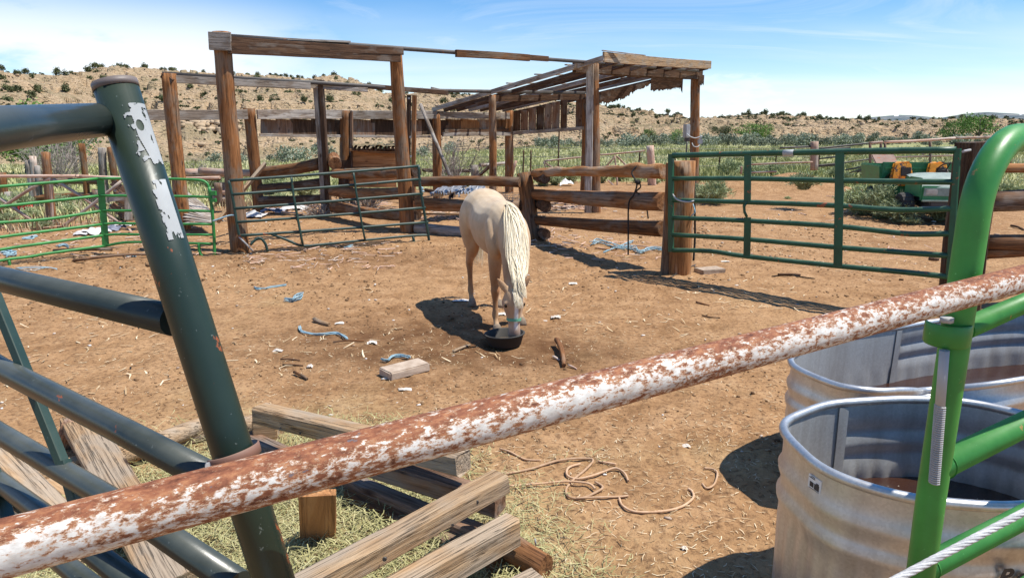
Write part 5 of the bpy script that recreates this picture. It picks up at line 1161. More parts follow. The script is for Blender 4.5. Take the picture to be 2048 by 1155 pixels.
def dense(rings, k=4):
    out = []; n = len(rings)
    def cr_(a, b, c, d, t): return .5 * ((2 * b) + (c - a) * t + (2 * a - 5 * b + 4 * c - d) * t * t + (3 * b - a - 3 * c + d) * t ** 3)
    for i in range(n - 1):
        q = [rings[max(i - 1, 0)], rings[i], rings[i + 1], rings[min(i + 2, n - 1)]]
        for j in range(k):
            t = j / k; out.append((cr_(*[Vector(x[0]) for x in q], t), cr_(*[x[1] for x in q], t), cr_(*[x[2] for x in q], t)) + ((rings[i][3].lerp(rings[i + 1][3], t),) if len(rings[i]) > 3 else ()))
    out.append(rings[-1]); return out
loft(dense([((-.70, 0, .93), .04, .05), ((-.68, 0, .93), .12, .13), ((-.61, 0, .93), .195, .20), ((-.50, 0, .945), .232, .245), ((-.36, 0, .955), .235, .245), ((-.20, 0, .93), .215, .235), ((-.02, 0, .885), .235, .262),
            ((.16, 0, .87), .225, .268), ((.30, 0, .885), .195, .262), ((.42, 0, .875), .168, .235), ((.51, 0, .85), .135, .175), ((.57, 0, .83), .08, .10), ((.585, 0, .83), .03, .03)]))
nk = (.92, -.40)
loft(dense([((.30, 0, .93), .10, .20), ((.42, -.005, .90), .115, .195), ((.54, -.02, .855), .105, .165), ((.66, -.04, .79), .09, .135), ((.78, -.065, .71), .078, .115), ((.88, -.085, .63), .07, .105), ((.955, -.10, .56), .066, .095), ((1.0, -.105, .52), .05, .07)]))
# head, nose down
yy_ = -.105
loft(dense([((.985, yy_, .60), .03, .035), ((.99, yy_, .575), .062, .065), ((.985, yy_, .52), .078, .095), ((.975, yy_, .455), .086, .115), ((.98, yy_, .40), .078, .11), ((.995, yy_, .33), .062, .088), ((1.005, yy_, .26), .050, .068), ((1.012, yy_, .20), .047, .058), ((1.013, yy_, .15), .052, .058), ((1.010, yy_, .105), .05, .052), ((1.005, yy_, .075), .032, .036), ((1.004, yy_, .066), .012, .014)], 4))
for s in (-1, 1):                       # brow ridges, jaw, shoulder and haunch muscle
    loft([((1.02, yy_ + s * .062, .50), .012, .012), ((1.025, yy_ + s * .070, .47), .026, .024), ((1.025, yy_ + s * .070, .44), .026, .024), ((1.02, yy_ + s * .062, .41), .01, .01)], 12)
    loft(dense([((.93, yy_ + s * .045, .50), .02, .02), ((.93, yy_ + s * .05, .45), .035, .055), ((.945, yy_ + s * .045, .40), .03, .05), ((.96, yy_ + s * .04, .36), .015, .02)], 2), 12)
    loft(dense([((.33, s * .10, 1.02), .03, .04), ((.37, s * .135, .95), .05, .075), ((.43, s * .145, .84), .06, .095), ((.47, s * .135, .74), .06, .085), ((.46, s * .12, .66), .04, .06)], 3), 16)
    loft(dense([((-.40, s * .12, 1.08), .06, .08), ((-.45, s * .155, .98), .085, .15), ((-.47, s * .165, .85), .088, .165), ((-.46, s * .155, .72), .078, .125), ((-.48, s * .145, .62), .06, .09)], 3), 18)
def leg_front(x, y, ytop, fwd=0.0, foot=0.0):
    loft(dense([((.42, ytop, .80), .055, .07), ((.43, ytop, .70), .065, .085), ((.43 + fwd * .2, (ytop + y) / 2, .60), .060, .075), ((.43 + fwd * .5, y, .48), .047, .055), ((.425 + fwd * .75, y, .41), .039, .044), ((.43 + fwd * .8, y, .365), .043, .047), ((.425 + fwd * .85, y, .325), .036, .038),
                ((.42 + fwd * .9, y, .27), .0265, .032), ((.42 + fwd * .95, y, .20), .0255, .031), ((.415 + fwd, y, .135), .031, .036), ((.435 + fwd, y, .095), .0235, .025), ((.455 + fwd, y, .06), .028, .029), ((.465 + fwd, y, .045), .03, .031)], 4), 16)
    return (.468 + fwd, y)
def leg_hind(x, y, ytop):
    loft(dense([((x + .02, ytop, .80), .08, .15), ((x + .05, ytop, .70), .072, .125), ((x + .05, (ytop + y) / 2, .60), .064, .095), ((x - .02, y, .52), .048, .064), ((x - .08, y, .455), .039, .051), ((x - .095, y, .415), .037, .049), ((x - .085, y, .36), .031, .039),
                ((x - .07, y, .28), .027, .032), ((x - .06, y, .20), .027, .032), ((x - .055, y, .145), .033, .037), ((x - .035, y, .10), .025, .026), ((x - .015, y, .065), .029, .030), ((x - .005, y, .045), .031, .032)], 4), 16)
    return (x, y)
feet = [leg_front(0, -.125, -.115, .045), leg_front(0, .155, .115, -.12), leg_hind(-.50, -.13, -.125), leg_hind(-.36, .125, .12)]
def ear(s):
    b = Vector((.975, yy_ + s * .056, .585)); t = b + Vector((.03, s * .088, .15)); sd = Vector((0, 1, -.3 * s)).normalized()
    loft(dense([(b - (t - b) * .2, .024, .022, sd), (b + (t - b) * .18, .034, .021, sd), (b + (t - b) * .5, .034, .016, sd), (b + (t - b) * .8, .018, .011, sd), (t, .006, .006, sd)], 3), 12)
ear(-1); ear(1)
def warp(p):
    k = float(ss(.60, .95, p[0])) * .20; return Vector((p[0], p[1], p[2] - k * (p[2] - .07)))
HV = [tuple(warp(p)) if p[0] > .6 else p for p in HV]
tmp = mesh('tmp_horse', HV, HFc); to = bpy.data.objects.new('tmp_horse', tmp); C.objects.link(to)
rm = to.modifiers.new('r', 'REMESH'); rm.mode = 'VOXEL'; rm.voxel_size = 0.0085; rm.use_smooth_shade = True
sm2 = to.modifiers.new('s', 'SMOOTH'); sm2.factor = .5; sm2.iterations = 13
dg = bpy.context.evaluated_depsgraph_get(); hme = bpy.data.meshes.new_from_object(to.evaluated_get(dg)); bpy.data.objects.remove(to); hme.name = 'horse'; hme.shade_smooth()
hv = np.empty(len(hme.vertices) * 3, np.float32); hme.vertices.foreach_get('co', hv); hv = hv.reshape(-1, 3)
# eye sockets, nostrils, slight muscle relief
nrmv = np.empty(len(hme.vertices) * 3, np.float32); hme.vertices.foreach_get('normal', nrmv); nrmv = nrmv.reshape(-1, 3)
def push(c, r, d):
    g_ = np.exp(-((hv - np.array(c)) ** 2).sum(1) / (r * r)); hv[:] = hv - nrmv * (g_ * d)[:, None]
for s in (-1, 1):
    push((1.035, yy_ + s * .075, .37), .016, .010); push((1.045, yy_ + s * .028, .105), .010, .012); push((.47, s * .05, .79), .05, .012); push((.25, s * .2, .98), .06, .006); push((-.25, s * .2, .98), .07, .012); push((-.26, s * .2, .74), .07, .012)
hv += nrmv * (.0035 * fbm(hv[:, 0] * 6, hv[:, 1] * 6, hv[:, 2] * 6, 2, 8))[:, None] * (hv[:, 2] > .5)[:, None]
hme.vertices.foreach_set('co', hv.ravel()); hme.update()
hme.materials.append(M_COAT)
horse = bpy.data.objects.new('horse', hme); C.objects.link(horse); horse.matrix_basis = HM
tag(horse, 'young palomino horse with flaxen mane, head down eating from a black tub', 'horse')
HZ = zg(HO.x, HO.y); horse.location.z = -.002
def hpart(name, V, F, mat, smooth=True, v=None):
    me = mesh(name, V, F, smooth)
    if v is not None: put(me, 'v', v)
    return link(name, me, mat, horse, horse.matrix_basis.copy())
fd_ = random.Random(2); V, F = [], []
for q in range(70):
    a = fd_.uniform(0, 6.28); rr9 = fd_.random() ** .5; p = TM @ Vector((math.cos(a) * .45 * rr9, math.sin(a) * .33 * rr9, .3715)); s9 = fd_.uniform(.0015, .005); b = len(V); V += [(p.x - s9, p.y, p.z), (p.x, p.y - s9 * .6, p.z), (p.x + s9, p.y, p.z + .001), (p.x, p.y + s9 * .6, p.z)]; F.append((b, b + 1, b + 2, b + 3))
fo = link('floating_chaff', mesh('floating_chaff', V, F), M_LITWHITE, tk); fo['kind'] = 'stuff'
for (fx, fy_) in feet:
    V, F = tube_geo([Vector((fx + .012, fy_, -.012)), Vector((fx + .008, fy_, .02)), Vector((fx, fy_, .05)), Vector((fx - .006, fy_, .062))], [.047, .043, .035, .026], 16); hpart('hoof', V, F, M_HOOF)
for s in (-1, 1):
    bm = bmesh.new(); bmesh.ops.create_uvsphere(bm, u_segments=14, v_segments=10, radius=.019); 
    me = bpy.data.meshes.new('eye'); bm.to_mesh(me); bm.free(); me.shade_smooth(); link('eye', me, M_EYE, horse, horse.matrix_basis @ Matrix.Translation((1.027, yy_ + s * .074, .372)) @ Matrix.Diagonal((1, .8, 1.15, 1)))
    V, F = tube_geo([Vector((1.049, yy_ + s * .026, .112)), Vector((1.052, yy_ + s * .030, .10))], [.006, .008], 8); hpart('nostril', V, F, M_EYE)
# halter
def ringpts(c, rx, ry, tilt, n=36): return [Vector((c[0] + math.cos(a) * ry, c[1] + math.sin(a) * rx, c[2] + math.cos(a) * tilt)) for a in [i / n * 2 * math.pi for i in range(n + 1)]]
def strap(name, pts, w, th=.002):
    V, F = tube_geo(pts, .01, 8, True, prof=(w, th, .4)); return hpart(name, V, F, M_HALTER)
V, F = [], []
rp_ = ringpts((1.002, yy_, .245), .0555, .080, .010); n = len(rp_)
for i, p in enumerate(rp_):
    out_ = (p - Vector((1.002, yy_, p.z))).normalized()
    for q in ((0, -.011), (0, .011), (.004, .011), (.004, -.011)): V.append(tuple(p + out_ * q[0] + Vector((0, 0, q[1]))))
for i in range(n - 1):
    for j in range(4): k = (j + 1) % 4; F.append((i * 4 + j, (i + 1) * 4 + j, (i + 1) * 4 + k, i * 4 + k))
nb_ = hpart('halter_noseband', V, F, M_HALTER, False)
# mane, forelock and tail: tapered locks of hair
def hairs(name, roots, dirs, lens, w, seed, curl=.02, grav=.9, segs=7, spread=.25, outv=None):
    r = random.Random(seed); V = []; F = []; at = []
    for p0_, d0, ln in zip(roots, dirs, lens):
        p = Vector(p0_); d = Vector(d0).normalized(); d = (d + Vector((r.gauss(0, spread), r.gauss(0, spread), r.gauss(0, spread * .6)))).normalized(); base = len(V); c = r.random()
        ph = r.random() * 6
        for i in range(segs + 1):
            t = i / segs; sd = d.cross(Vector((1, .2, .1))).normalized(); wd = w * (1 - t ** 1.6) * r.uniform(.7, 1.2) + .0004
            V.append(tuple(p - sd * wd)); V.append(tuple(p + sd * wd)); at += [c * .6 + .4 * t * r.random() + .05] * 2
            d = (d + Vector((0, 0, -grav / segs)) + Vector((math.sin(ph + t * 5) * curl, math.cos(ph + t * 4) * curl, 0))).normalized()
            nxt = p + d * ln / segs
            if outv: nxt = outv(nxt)
            p = nxt
        for i in range(segs): b = base + i * 2; F.append((b, b + 1, b + 3, b + 2))
    return hpart(name, V, F, M_HAIR, True, at)
def grid_hair(name, strands, w, seed):
    r = random.Random(seed); V = []; F = []; at = []
    for pts in strands:
        base = len(V); c = r.random(); n = len(pts)
        for i, p in enumerate(pts):
            t = i / (n - 1); d = (pts[min(i + 1, n - 1)] - pts[max(i - 1, 0)]).normalized(); sd = d.cross(Vector((.8, .35, .5))).normalized(); wd = w * (1 - t ** 2) * .9 + .0005
            V.append(tuple(p - sd * wd)); V.append(tuple(p + sd * wd)); at += [min(1, c * .75 + .15 * r.random() + .08)] * 2
        for i in range(n - 1): q = base + i * 2; F.append((q, q + 1, q + 3, q + 2))
    V = [tuple(warp(p)) for p in V]; return hpart(name, V, F, M_HAIR, True, at)
axis = smooth_path([Vector((.28, 0, .90)), Vector((.42, -.005, .895)), Vector((.54, -.02, .85)), Vector((.66, -.04, .785)), Vector((.78, -.065, .71)), Vector((.88, -.085, .635)), Vector((.955, -.10, .565)), Vector((.985, -.105, .50)), Vector((1.0, -.105, .42)), Vector((1.02, -.105, .34))], 8)
wid = [.115, .12, .11, .095, .083, .074, .07, .084, .07, .05]; hei = [.24, .20, .172, .142, .12, .11, .10, .10, .09, .08]
NAX = len(axis)
def neckpt(t, phi, lift):
    """point on the neck surface: t along the neck 0..1, phi 0 = crest, + towards the horse's left side"""
    x = t * (NAX - 1); k = min(NAX - 2, int(x)); f = x - k; c = axis[k].lerp(axis[k + 1], f); d = (axis[min(k + 2, NAX - 1)] - axis[max(0, k - 1)]).normalized(); sd = Vector((0, 1, 0)); sd = (sd - d * sd.dot(d)).normalized(); up = d.cross(sd) 
    if up.x + up.z < 0: up = -up
    q = t * 9; w_ = float(np.interp(q, range(10), wid)) + lift; h_ = float(np.interp(q, range(10), hei)) + lift
    return c + up * math.cos(phi) * h_ + sd * math.sin(phi) * w_
rh = random.Random(12); st_ = []
for i in range(2600):
    t0 = rh.uniform(.07, .56); ln = rh.uniform(.24, .44) * (1.0 - .35 * max(0, t0 - .3)); left = rh.random() < .06; ph1 = (-rh.uniform(.2, .5) if left else rh.uniform(.30, 1.45)); lift0 = rh.uniform(.002, .019) + (.018 if rh.random() < .03 else 0); wv = rh.uniform(0, 6.28); ph0 = rh.uniform(-.16, .18); pts = []; lock = math.floor(t0 * 22) ; ph1 += .22 * math.sin(lock * 2.4); wv = lock * 1.7 + rh.gauss(0, .4)
    for k in range(11):
        s_ = k / 10; tt = t0 + ln * (s_ - .12 * math.sin(s_ * 3.1)); phi = (ph0 + (ph1 - ph0) * (s_ ** .75) + .07 * math.sin(wv + s_ * 5)) * (1 - .55 * float(ss(.38, .6, tt))); p = neckpt(min(.60 + .03 * s_, tt), phi, lift0 + .022 * math.sin(min(1, s_ * 2.2) * 1.57) + .012 * max(0, math.sin(phi)))
        if phi > .9: p = p + Vector((0, .01, -.05 * (phi - .9) * s_))
        if tt > .60: p = p + Vector((.10, .02, -.30)) * (tt - .60) * (1 + .5 * s_)
        pts.append(p)
    st_.append(pts)
grid_hair('mane', st_, .0032, 5)
st_ = []
for i in range(240):
    y0 = rh.uniform(-.022, .026); lnz = rh.uniform(.09, .20); y1 = y0 * 1.1 + rh.uniform(.0, .04); pts = []; wv = rh.uniform(0, 6)
    for k in range(9):
        s_ = k / 8; z = .615 - lnz * 1.0 * s_ + .012 * math.sin(s_ * 3.14); yv = y0 + (y1 - y0) * s_ + .004 * math.sin(wv + s_ * 6)
        xf = float(np.interp(z, [.36, .40, .455, .52, .575, .62], [1.082, 1.090, 1.092, 1.078, 1.055, 1.02])); xf -= .028 * (yv / .07) ** 2
        pts.append(Vector((xf + .004 + .008 * math.sin(s_ * 3.14) * rh.random(), yy_ + yv, z)))
    st_.append(pts)
grid_hair('forelock', st_, .0030, 6)
roots, dirs, lens = [], [], []
for i in range(300):
    roots.append(Vector((-.70 + rh.uniform(-.015, .01), rh.uniform(-.03, .03), 1.0 + rh.uniform(-.04, .03)))); dirs.append(Vector((-.35, 0, -.6))); lens.append(rh.uniform(.45, .68))
hairs('tail', roots, dirs, lens, .004, 7, .03, 1.8, 9, .08)
# feed tub
tub_c = Vector((-.062, 5.47, 0)); tz = 0.0
ft = thing('feed_tub', 'low black rubber feed tub on the dirt under the horse muzzle', 'tub', tub_c)
V, F = [], []; pr = [(.0, .012), (.125, .012), (.135, .02), (.158, .10), (.166, .105), (.168, .114), (.160, .118), (.150, .112), (.128, .032), (.12, .026), (.0, .026)]; sg = 48
for r_, z_ in pr:
    for j in range(sg): a = j / sg * 2 * math.pi; k_ = 1 + .02 * math.sin(a * 2 + 1); V.append((math.cos(a) * r_ * k_, math.sin(a) * r_ * k_, z_ - .004 + .006 * math.sin(a + 2) * (z_ > .05)))
for i in range(len(pr) - 1):
    for j in range(sg): k = (j + 1) % sg; F.append((i * sg + j, i * sg + k, (i + 1) * sg + k, (i + 1) * sg + j))
link('bowl', mesh('bowl', V, F, True), M_BLACK, ft, Matrix.Translation(tub_c))
V = [(0, 0, .040)]; F = []
for j in range(24): a = j / 24 * 2 * math.pi; V.append((math.cos(a) * .134, math.sin(a) * .134, .034))
for j in range(24): F.append((0, 1 + j, 1 + (j + 1) % 24))
link('feed', mesh('feed', V, F, True), plain('grain_feed', (0.06, 0.045, 0.03), (0.16, 0.12, 0.08), 60), ft, Matrix.Translation(tub_c))
# ------------------------------------------------------------ abandoned utility vehicle
UF = Vector((-.15, -.99, 0)).normalized(); UL = Vector((-UF.y, UF.x, 0)); UO = Vector((8.42, 14.1, zg(8.42, 14.1)))
UM = Matrix(((UF.x, UL.x, 0, UO.x), (UF.y, UL.y, 0, UO.y), (0, 0, 1, UO.z), (0, 0, 0, 1)))
uv = thing('utility_vehicle', 'abandoned green utility vehicle with torn yellow seats standing in tall weeds', 'utility vehicle', UO)
def ub_(name, c, s, m, par=None, bev=.02, tilt=0.0, roll=0.0):
    M = UM @ Matrix.Translation(Vector(c)) @ Matrix.Rotation(tilt, 4, 'Y') @ Matrix.Rotation(roll, 4, 'X')
    bm = bmesh.new(); bmesh.ops.create_cube(bm, size=1); bmesh.ops.scale(bm, vec=s, verts=bm.verts)
    if bev: bmesh.ops.bevel(bm, geom=list(bm.edges), offset=min(bev, min(s) * .4), segments=2, affect='EDGES')
    me = bpy.data.meshes.new(name); bm.to_mesh(me); bm.free(); return link(name, me, m, par or uv, M)
bed = ub_('cargo_bed', (-.95, 0, .66), (1.1, 1.40, .05), M_UTV)
ub_('bed_front', (-.38, 0, .90), (.05, 1.42, .42), M_UTV, bed, .03)
for z in (.80, .88, .98): ub_('rib', (-.345, 0, z), (.03, 1.30, .03), M_UTV, bed, .01)
for s in (-1, 1): ub_('bed_side', (-.95, s * .70, .86), (1.15, .05, .36), M_UTV, bed, .02, .0, s * -.12)
ub_('tailgate', (-1.52, 0, .86), (.05, 1.40, .36), M_UTV, bed)
ub_('chassis', (.1, 0, .38), (2.3, .7, .14), M_DKSTEEL); ub_('floor', (.15, 0, .45), (.8, 1.25, .05), M_BLACK)
ub_('seat_base', (-.15, 0, .56), (.5, 1.2, .22), M_UTV)
for s in (-1, 1):
    sb = ub_('seat', (-.05, s * .34, .70), (.46, .46, .12), M_YEL, None, .05, -.08)
    me = sb.data
    bk = ub_('seat_back', (-.27, s * .34, .93), (.11, .46, .40), M_YEL, sb, .05, -.18)
    for v in bk.data.vertices: v.co.y *= 1 - .35 * max(0, v.co.z / .2) ** 2; v.co.x += .03 * math.sin(v.co.y * 22) * (v.co.z > 0)
    fr0 = ub_('seat_frame', (-.215, s * .34 + .06, .92), (.03, .20, .18), M_BLACK, sb, .01, -.18)
V = []; F = []                                                     # sloped hood
for i, (x, z, w) in enumerate([(.38, .93, .50), (.50, .95, .52), (.80, .88, .50), (1.05, .80, .46), (1.14, .74, .44), (1.16, .66, .43)]):
    for j in range(13):
        t = j / 12 * 2 - 1; V.append((x - .04 * t * t, t * w, z - .05 * abs(t) ** 4))
for i in range(5):
    for j in range(12): F.append((i * 13 + j, (i + 1) * 13 + j, (i + 1) * 13 + j + 1, i * 13 + j + 1))
link('hood', mesh('hood', V, F, True), M_UTVLT, uv, UM)
ub_('hood_side', (.78, -.49, .70), (.72, .03, .36), M_UTV); ub_('hood_side', (.78, .49, .70), (.72, .03, .36), M_UTV)
ff = ub_('front_panel', (1.13, 0, .58), (.08, .98, .30), M_UTV, None, .04)
ub_('grille_strip', (1.175, 0, .62), (.02, .90, .15), M_UTVLT, ff, .01)
for s in (-1, 1): ub_('headlight', (1.185, s * .31, .62), (.03, .20, .10), M_LENS, None, .015); ub_('bumper_bar', (1.25, 0, .40 + .06 * s), (.05, 1.0, .03), M_UTVLT)
ub_('dash', (.42, 0, .78), (.14, 1.0, .2), M_BLACK)
V, F = tube_geo([Vector((math.cos(a) * .17, math.sin(a) * .17, 0)) for a in [i / 24 * 2 * math.pi for i in range(25)]], .014, 8, False); 
sw = link('steering_wheel', mesh('steering_wheel', V, F, True), M_BLACK, uv, UM @ Matrix.Translation((.20, .32, 1.0)) @ Matrix.Rotation(-.85, 4, 'Y'))
for a in (0, 2.1, 4.2):
    V, F = tube_geo([Vector((0, 0, 0)), Vector((math.cos(a) * .165, math.sin(a) * .165, 0))], .012, 6); link('spoke', mesh('spoke', V, F, True), M_BLACK, sw, UM @ Matrix.Translation((.20, .32, 1.0)) @ Matrix.Rotation(-.85, 4, 'Y'))
V, F = tube_geo([Vector((.20, .32, 1.0)), Vector((.42, .32, .78))], .018, 8); link('steering_column', mesh('steering_column', V, F, True), M_BLACK, uv, UM)
for x in (.78, -.95):
    for s in (-1, 1):
        c = Vector((x, s * .62, .28)); V = []; F = []; n = 40; prf = [(.13, -.09), (.22, -.115), (.265, -.10), (.285, -.05), (.285, .05), (.265, .10), (.22, .115), (.13, .09)]
        for i in range(n):
            a = i / n * 2 * math.pi
            for q, (r_, y_) in enumerate(prf): k_ = r_ + (.012 if (i % 2 == 0) and 2 <= q <= 5 else 0); V.append((math.cos(a) * k_, y_, math.sin(a) * k_))
        for i in range(n):
            i2 = (i + 1) % n
            for j in range(7): F.append((i * 8 + j, i2 * 8 + j, i2 * 8 + j + 1, i * 8 + j + 1))
        w_ = link('wheel', mesh('wheel', V, F), M_BLACK, uv, UM @ Matrix.Translation(c))
        V, F = tube_geo([Vector((0, -.06, 0)), Vector((0, .06, 0))], .135, 20); link('rim', mesh('rim', V, F), M_UTVLT, w_, UM @ Matrix.Translation(c))
ub_('loose_panel', (-1.9, -.1, 1.08), (.5, .5, .04), M_RUSTB, None, .02, .5)
tag(pipe('crate_pole', None, [Y(1845, 393 - 84, 16), Y(1870, 300, 15.6)], .02, M_PAPER, 6), 'short white pipe leaning behind the green cargo bed', 'pipe')
# low rusty sheet / fender left of the vehicle
sh2 = thing('sheet_metal', 'dark bent sheet of metal leaning on the left side of the green vehicle', 'sheet metal', Y(1750, 375, 14.3))
V = []; F = []
for i in range(10):
    for j in range(5): p = Y(1735 + i * 5, 396 - i * 5.5 + j * 5, 14.4 + j * .08); V.append((p.x, p.y, p.z + .05 * math.sin(i * .3)))
for i in range(9):
    for j in range(4): F.append((i * 5 + j, (i + 1) * 5 + j, (i + 1) * 5 + j + 1, i * 5 + j + 1))
link('sheet', mesh('sheet', V, F, True), M_OLDGREEN, sh2)

# ------------------------------------------------------------ weeds
def weed_mesh(R, H, nst, leaf, seed, lw=.011):
    r = random.Random(seed); V = []; F = []; at = []
    for s in range(nst):
        a = r.uniform(0, 6.283); sp = r.random() ** .7; b = Vector((math.cos(a), math.sin(a), 0)) * R * .25 * r.random(); tip = Vector((math.cos(a), math.sin(a), 0)) * R * sp + Vector((0, 0, H * r.uniform(.55, 1.0) * math.sqrt(max(.12, 1 - .75 * sp * sp))))
        mid = b.lerp(tip, .5) + Vector((0, 0, H * .16)); v0 = r.random(); pts = [b, b.lerp(mid, .6), mid, mid.lerp(tip, .6) + Vector((0, 0, H * .03)), tip]
        for k in range(4):
            d = (pts[k + 1] - pts[k]); w = d.cross(Vector((.3, .2, 1))).normalized() * .004; i0 = len(V)
            V.extend([tuple(pts[k] - w), tuple(pts[k] + w), tuple(pts[k + 1] + w), tuple(pts[k + 1] - w)]); at += [v0 * .5] * 4; F.append((i0, i0 + 1, i0 + 2, i0 + 3))
            for q in range(leaf):
                p = pts[k].lerp(pts[k + 1], r.random()); dd_ = (d.normalized() * .8 + Vector((r.gauss(0, .7), r.gauss(0, .7), r.gauss(.15, .5)))).normalized(); ln = r.uniform(.05, .13) * (H / .5) ** .5; w = dd_.cross(Vector((r.gauss(0, 1), r.gauss(0, 1), 1))).normalized() * lw * r.uniform(.6, 1.3); i0 = len(V)
                V.extend([tuple(p), tuple(p + dd_ * ln * .45 + w), tuple(p + dd_ * ln + Vector((0, 0, .015))), tuple(p + dd_ * ln * .45 - w)]); at += [min(1, v0 * .5 + r.random() * .4 + .1)] * 4; F.append((i0, i0 + 1, i0 + 2, i0 + 3))
    V = [(x, y, max(z, 0.0)) for x, y, z in V]; me = mesh('weed', V, F); put(me, 'v', at); return me
WD = [weed_mesh(.55, .62, 120, 7, 1), weed_mesh(.5, .5, 90, 7, 2), weed_mesh(.35, .32, 60, 6, 3), weed_mesh(.6, .75, 110, 7, 4)]
def weed(px, py, s, k, lab, name='weed_clump', cat='weed', grp=None):
    g_ = G(px, py); r_ = random.Random(px * 7 + py)
    for it in range(3):
        z = zg(g_.x, g_.y); g_ = G(px, py, z)
    o = link(name, WD[k], M_WEED, None, Matrix.Translation((g_.x, g_.y, z - .02)) @ Matrix.Rotation(r_.uniform(0, 6), 4, 'Z') @ Matrix.Diagonal((s, s, s, 1))); return tag(o, lab, cat, grp)
weed(1722, 428, 1.0, 0, 'leftmost of the feathery weeds in front of the green vehicle'); weed(1765, 436, .95, 3, 'tallest feathery weed, hiding the left front of the green vehicle')
weed(1798, 444, .9, 1, 'weed sprawling just left of the vehicle tyre'); weed(1822, 449, .6, 2, 'low weed in front of the vehicle tyre'); weed(1878, 440, .7, 1, 'weed under the vehicle headlight'); weed(1700, 410, .8, 1, 'small weed at the left rear of the weed bank'); weed(1908, 440, .7, 1, 'weed in front of the vehicle bumper')
weed(1428, 408, .85, 3, 'feathery weed just right of the stout barkless post'); weed(1400, 400, .9, 1, 'weed hugging the foot of the far shed post'); weed(1607, 378, .8, 1, 'weed tuft alone in the dirt beyond the gate'); weed(1580, 369, .5, 2, 'tiny weed tuft left of the lone tuft beyond the gate')
weed(1575, 398, .3, 2, 'sprig seen through the middle of the wide gate')
WPX = [1460, 1502, 1545, 1630, 1668, 1690, 1735, 1240, 1275, 1200, 1140, 1110, 1085, 1310, 905, 930, 560, 545, 455, 425, 400, 610, 2010, 1985]
for i, (px, py, s, k) in enumerate([(1460, 352, 1.2, 3), (1502, 355, 1.5, 1), (1545, 352, 1.1, 0), (1630, 352, 1.0, 1), (1668, 357, .9, 0), (1690, 362, .9, 1), (1735, 357, 1.2, 3), (1240, 362, 1.0, 1), (1275, 366, .9, 2), (1200, 366, 1.0, 3), (1140, 366, 1.0, 0), (1110, 370, .9, 1), (1085, 372, 1.0, 3), (1310, 368, .8, 2), (905, 365, 1.1, 0), (930, 372, .9, 1), (560, 410, .8, 1), (545, 388, 1.0, 3), (455, 384, .9, 1), (425, 380, 1.1, 3), (400, 372, 1.0, 0), (610, 395, 1, 1), (2010, 390, .9, 1), (1985, 395, .6, 2)]):
    weed(px, py, s * .8, k, 'green weed %s from the left along the edge between dirt yard and field' % ['first', 'second', 'third', 'fourth', 'fifth', 'sixth', 'seventh', 'eighth', 'ninth', 'tenth', 'eleventh', 'twelfth', 'thirteenth', 'fourteenth', 'fifteenth', 'sixteenth', 'seventeenth', 'eighteenth', 'nineteenth', 'twentieth', 'twenty first', 'twenty second', 'twenty third', 'twenty fourth'][sum(q < px for q in WPX)], grp='weeds along the edge of the yard')
for i, (px, py, s, k) in enumerate([(15, 460, 1.0, 1), (60, 452, .9, 0), (85, 470, .8, 1), (140, 448, .9, 3), (190, 440, .9, 1), (240, 452, .7, 2), (125, 428, 1.1, 0), (40, 430, 1.1, 3), (0, 440, 1.2, 3), (170, 425, 1, 1)]):
    o = weed(px, py - 12, s * .5, k, 'dry weed behind the bright green panel', grp='dry weeds behind the bright green panel')

# ------------------------------------------------------------ pole fence, posts and lumber beyond the left panel
yF = 12.6
pf = thing('pole_fence', 'pinkish pole fence with crossed braces behind the bright green panel', 'fence', (-9, yF, 0))
def pole(a, b, r=.031, m=W_PINK, nm='pole', y=yF): return log(nm, pf, Y(*a, y), Y(*b, y), r, r * .95, m, seg=8, rough=.05)
for a, b in (((-120, 353), (160, 352)), ((150, 352), (440, 355)), ((0, 397), (95, 460)), ((-60, 460), (80, 366)), ((80, 368), (103, 355)), ((106, 358), (236, 444)), ((243, 362), (118, 458))): pole(a, b)
pole((101, 356), (106, 460), .03, nm='post'); log('post', pf, Y(91, 303, yF + .4), Vector((Y(103, 445, yF + .4).x, yF + .4, -.1)), .075, .085, W_POST, seg=10)
tr = thing('post_row', 'row of standing posts with loose boards behind the pinkish pole fence', 'fence', (-9, 17, 0)); yT = 16.5
for a, b, r, m in (((163, 286), (174, 405), .07, W_POST), ((204, 295), (213, 402), .09, W_GREY), ((221, 293), (238, 395), .08, W_POST), ((3, 345), (8, 404), .10, W_POST), ((16, 383), (19, 404), .09, W_GREY), ((58, 320), (66, 400), .07, W_GREY), ((65, 312), (72, 402), .08, W_PINK), ((74, 330), (80, 400), .06, W_GREY), ((195, 380), (196, 402), .12, W_PLANK), ((438, 364), (440, 392), .13, W_PLANK)):
    log('post', tr, Y(*a, yT), Y(b[0], b[1], yT) + Vector((0, 0, -.25)), r, r, m, seg=9)
for x0, y0, x1, y1, r, m in ((68, 366, 200, 363, .07, W_PLANK), (66, 396, 205, 390, .08, W_LOG), (108, 408, 200, 402, .08, W_PALE), (64, 422, 200, 420, .07, W_DARK), (240, 376, 325, 372, .08, W_LOG), (370, 345, 470, 348, .09, W_PINK), (370, 356, 440, 356, .07, W_LOG), (420, 383, 470, 384, .08, W_PINK), (420, 397, 470, 398, .09, W_PINK)):
    log('rail', tr, Y(x0, y0, yT), Y(x1, y1, yT), r, r, m, seg=9)
lpile = thing('lumber_pile', 'jumbled pile of grey boards behind the leaning end post', 'lumber pile', G(250, 440))
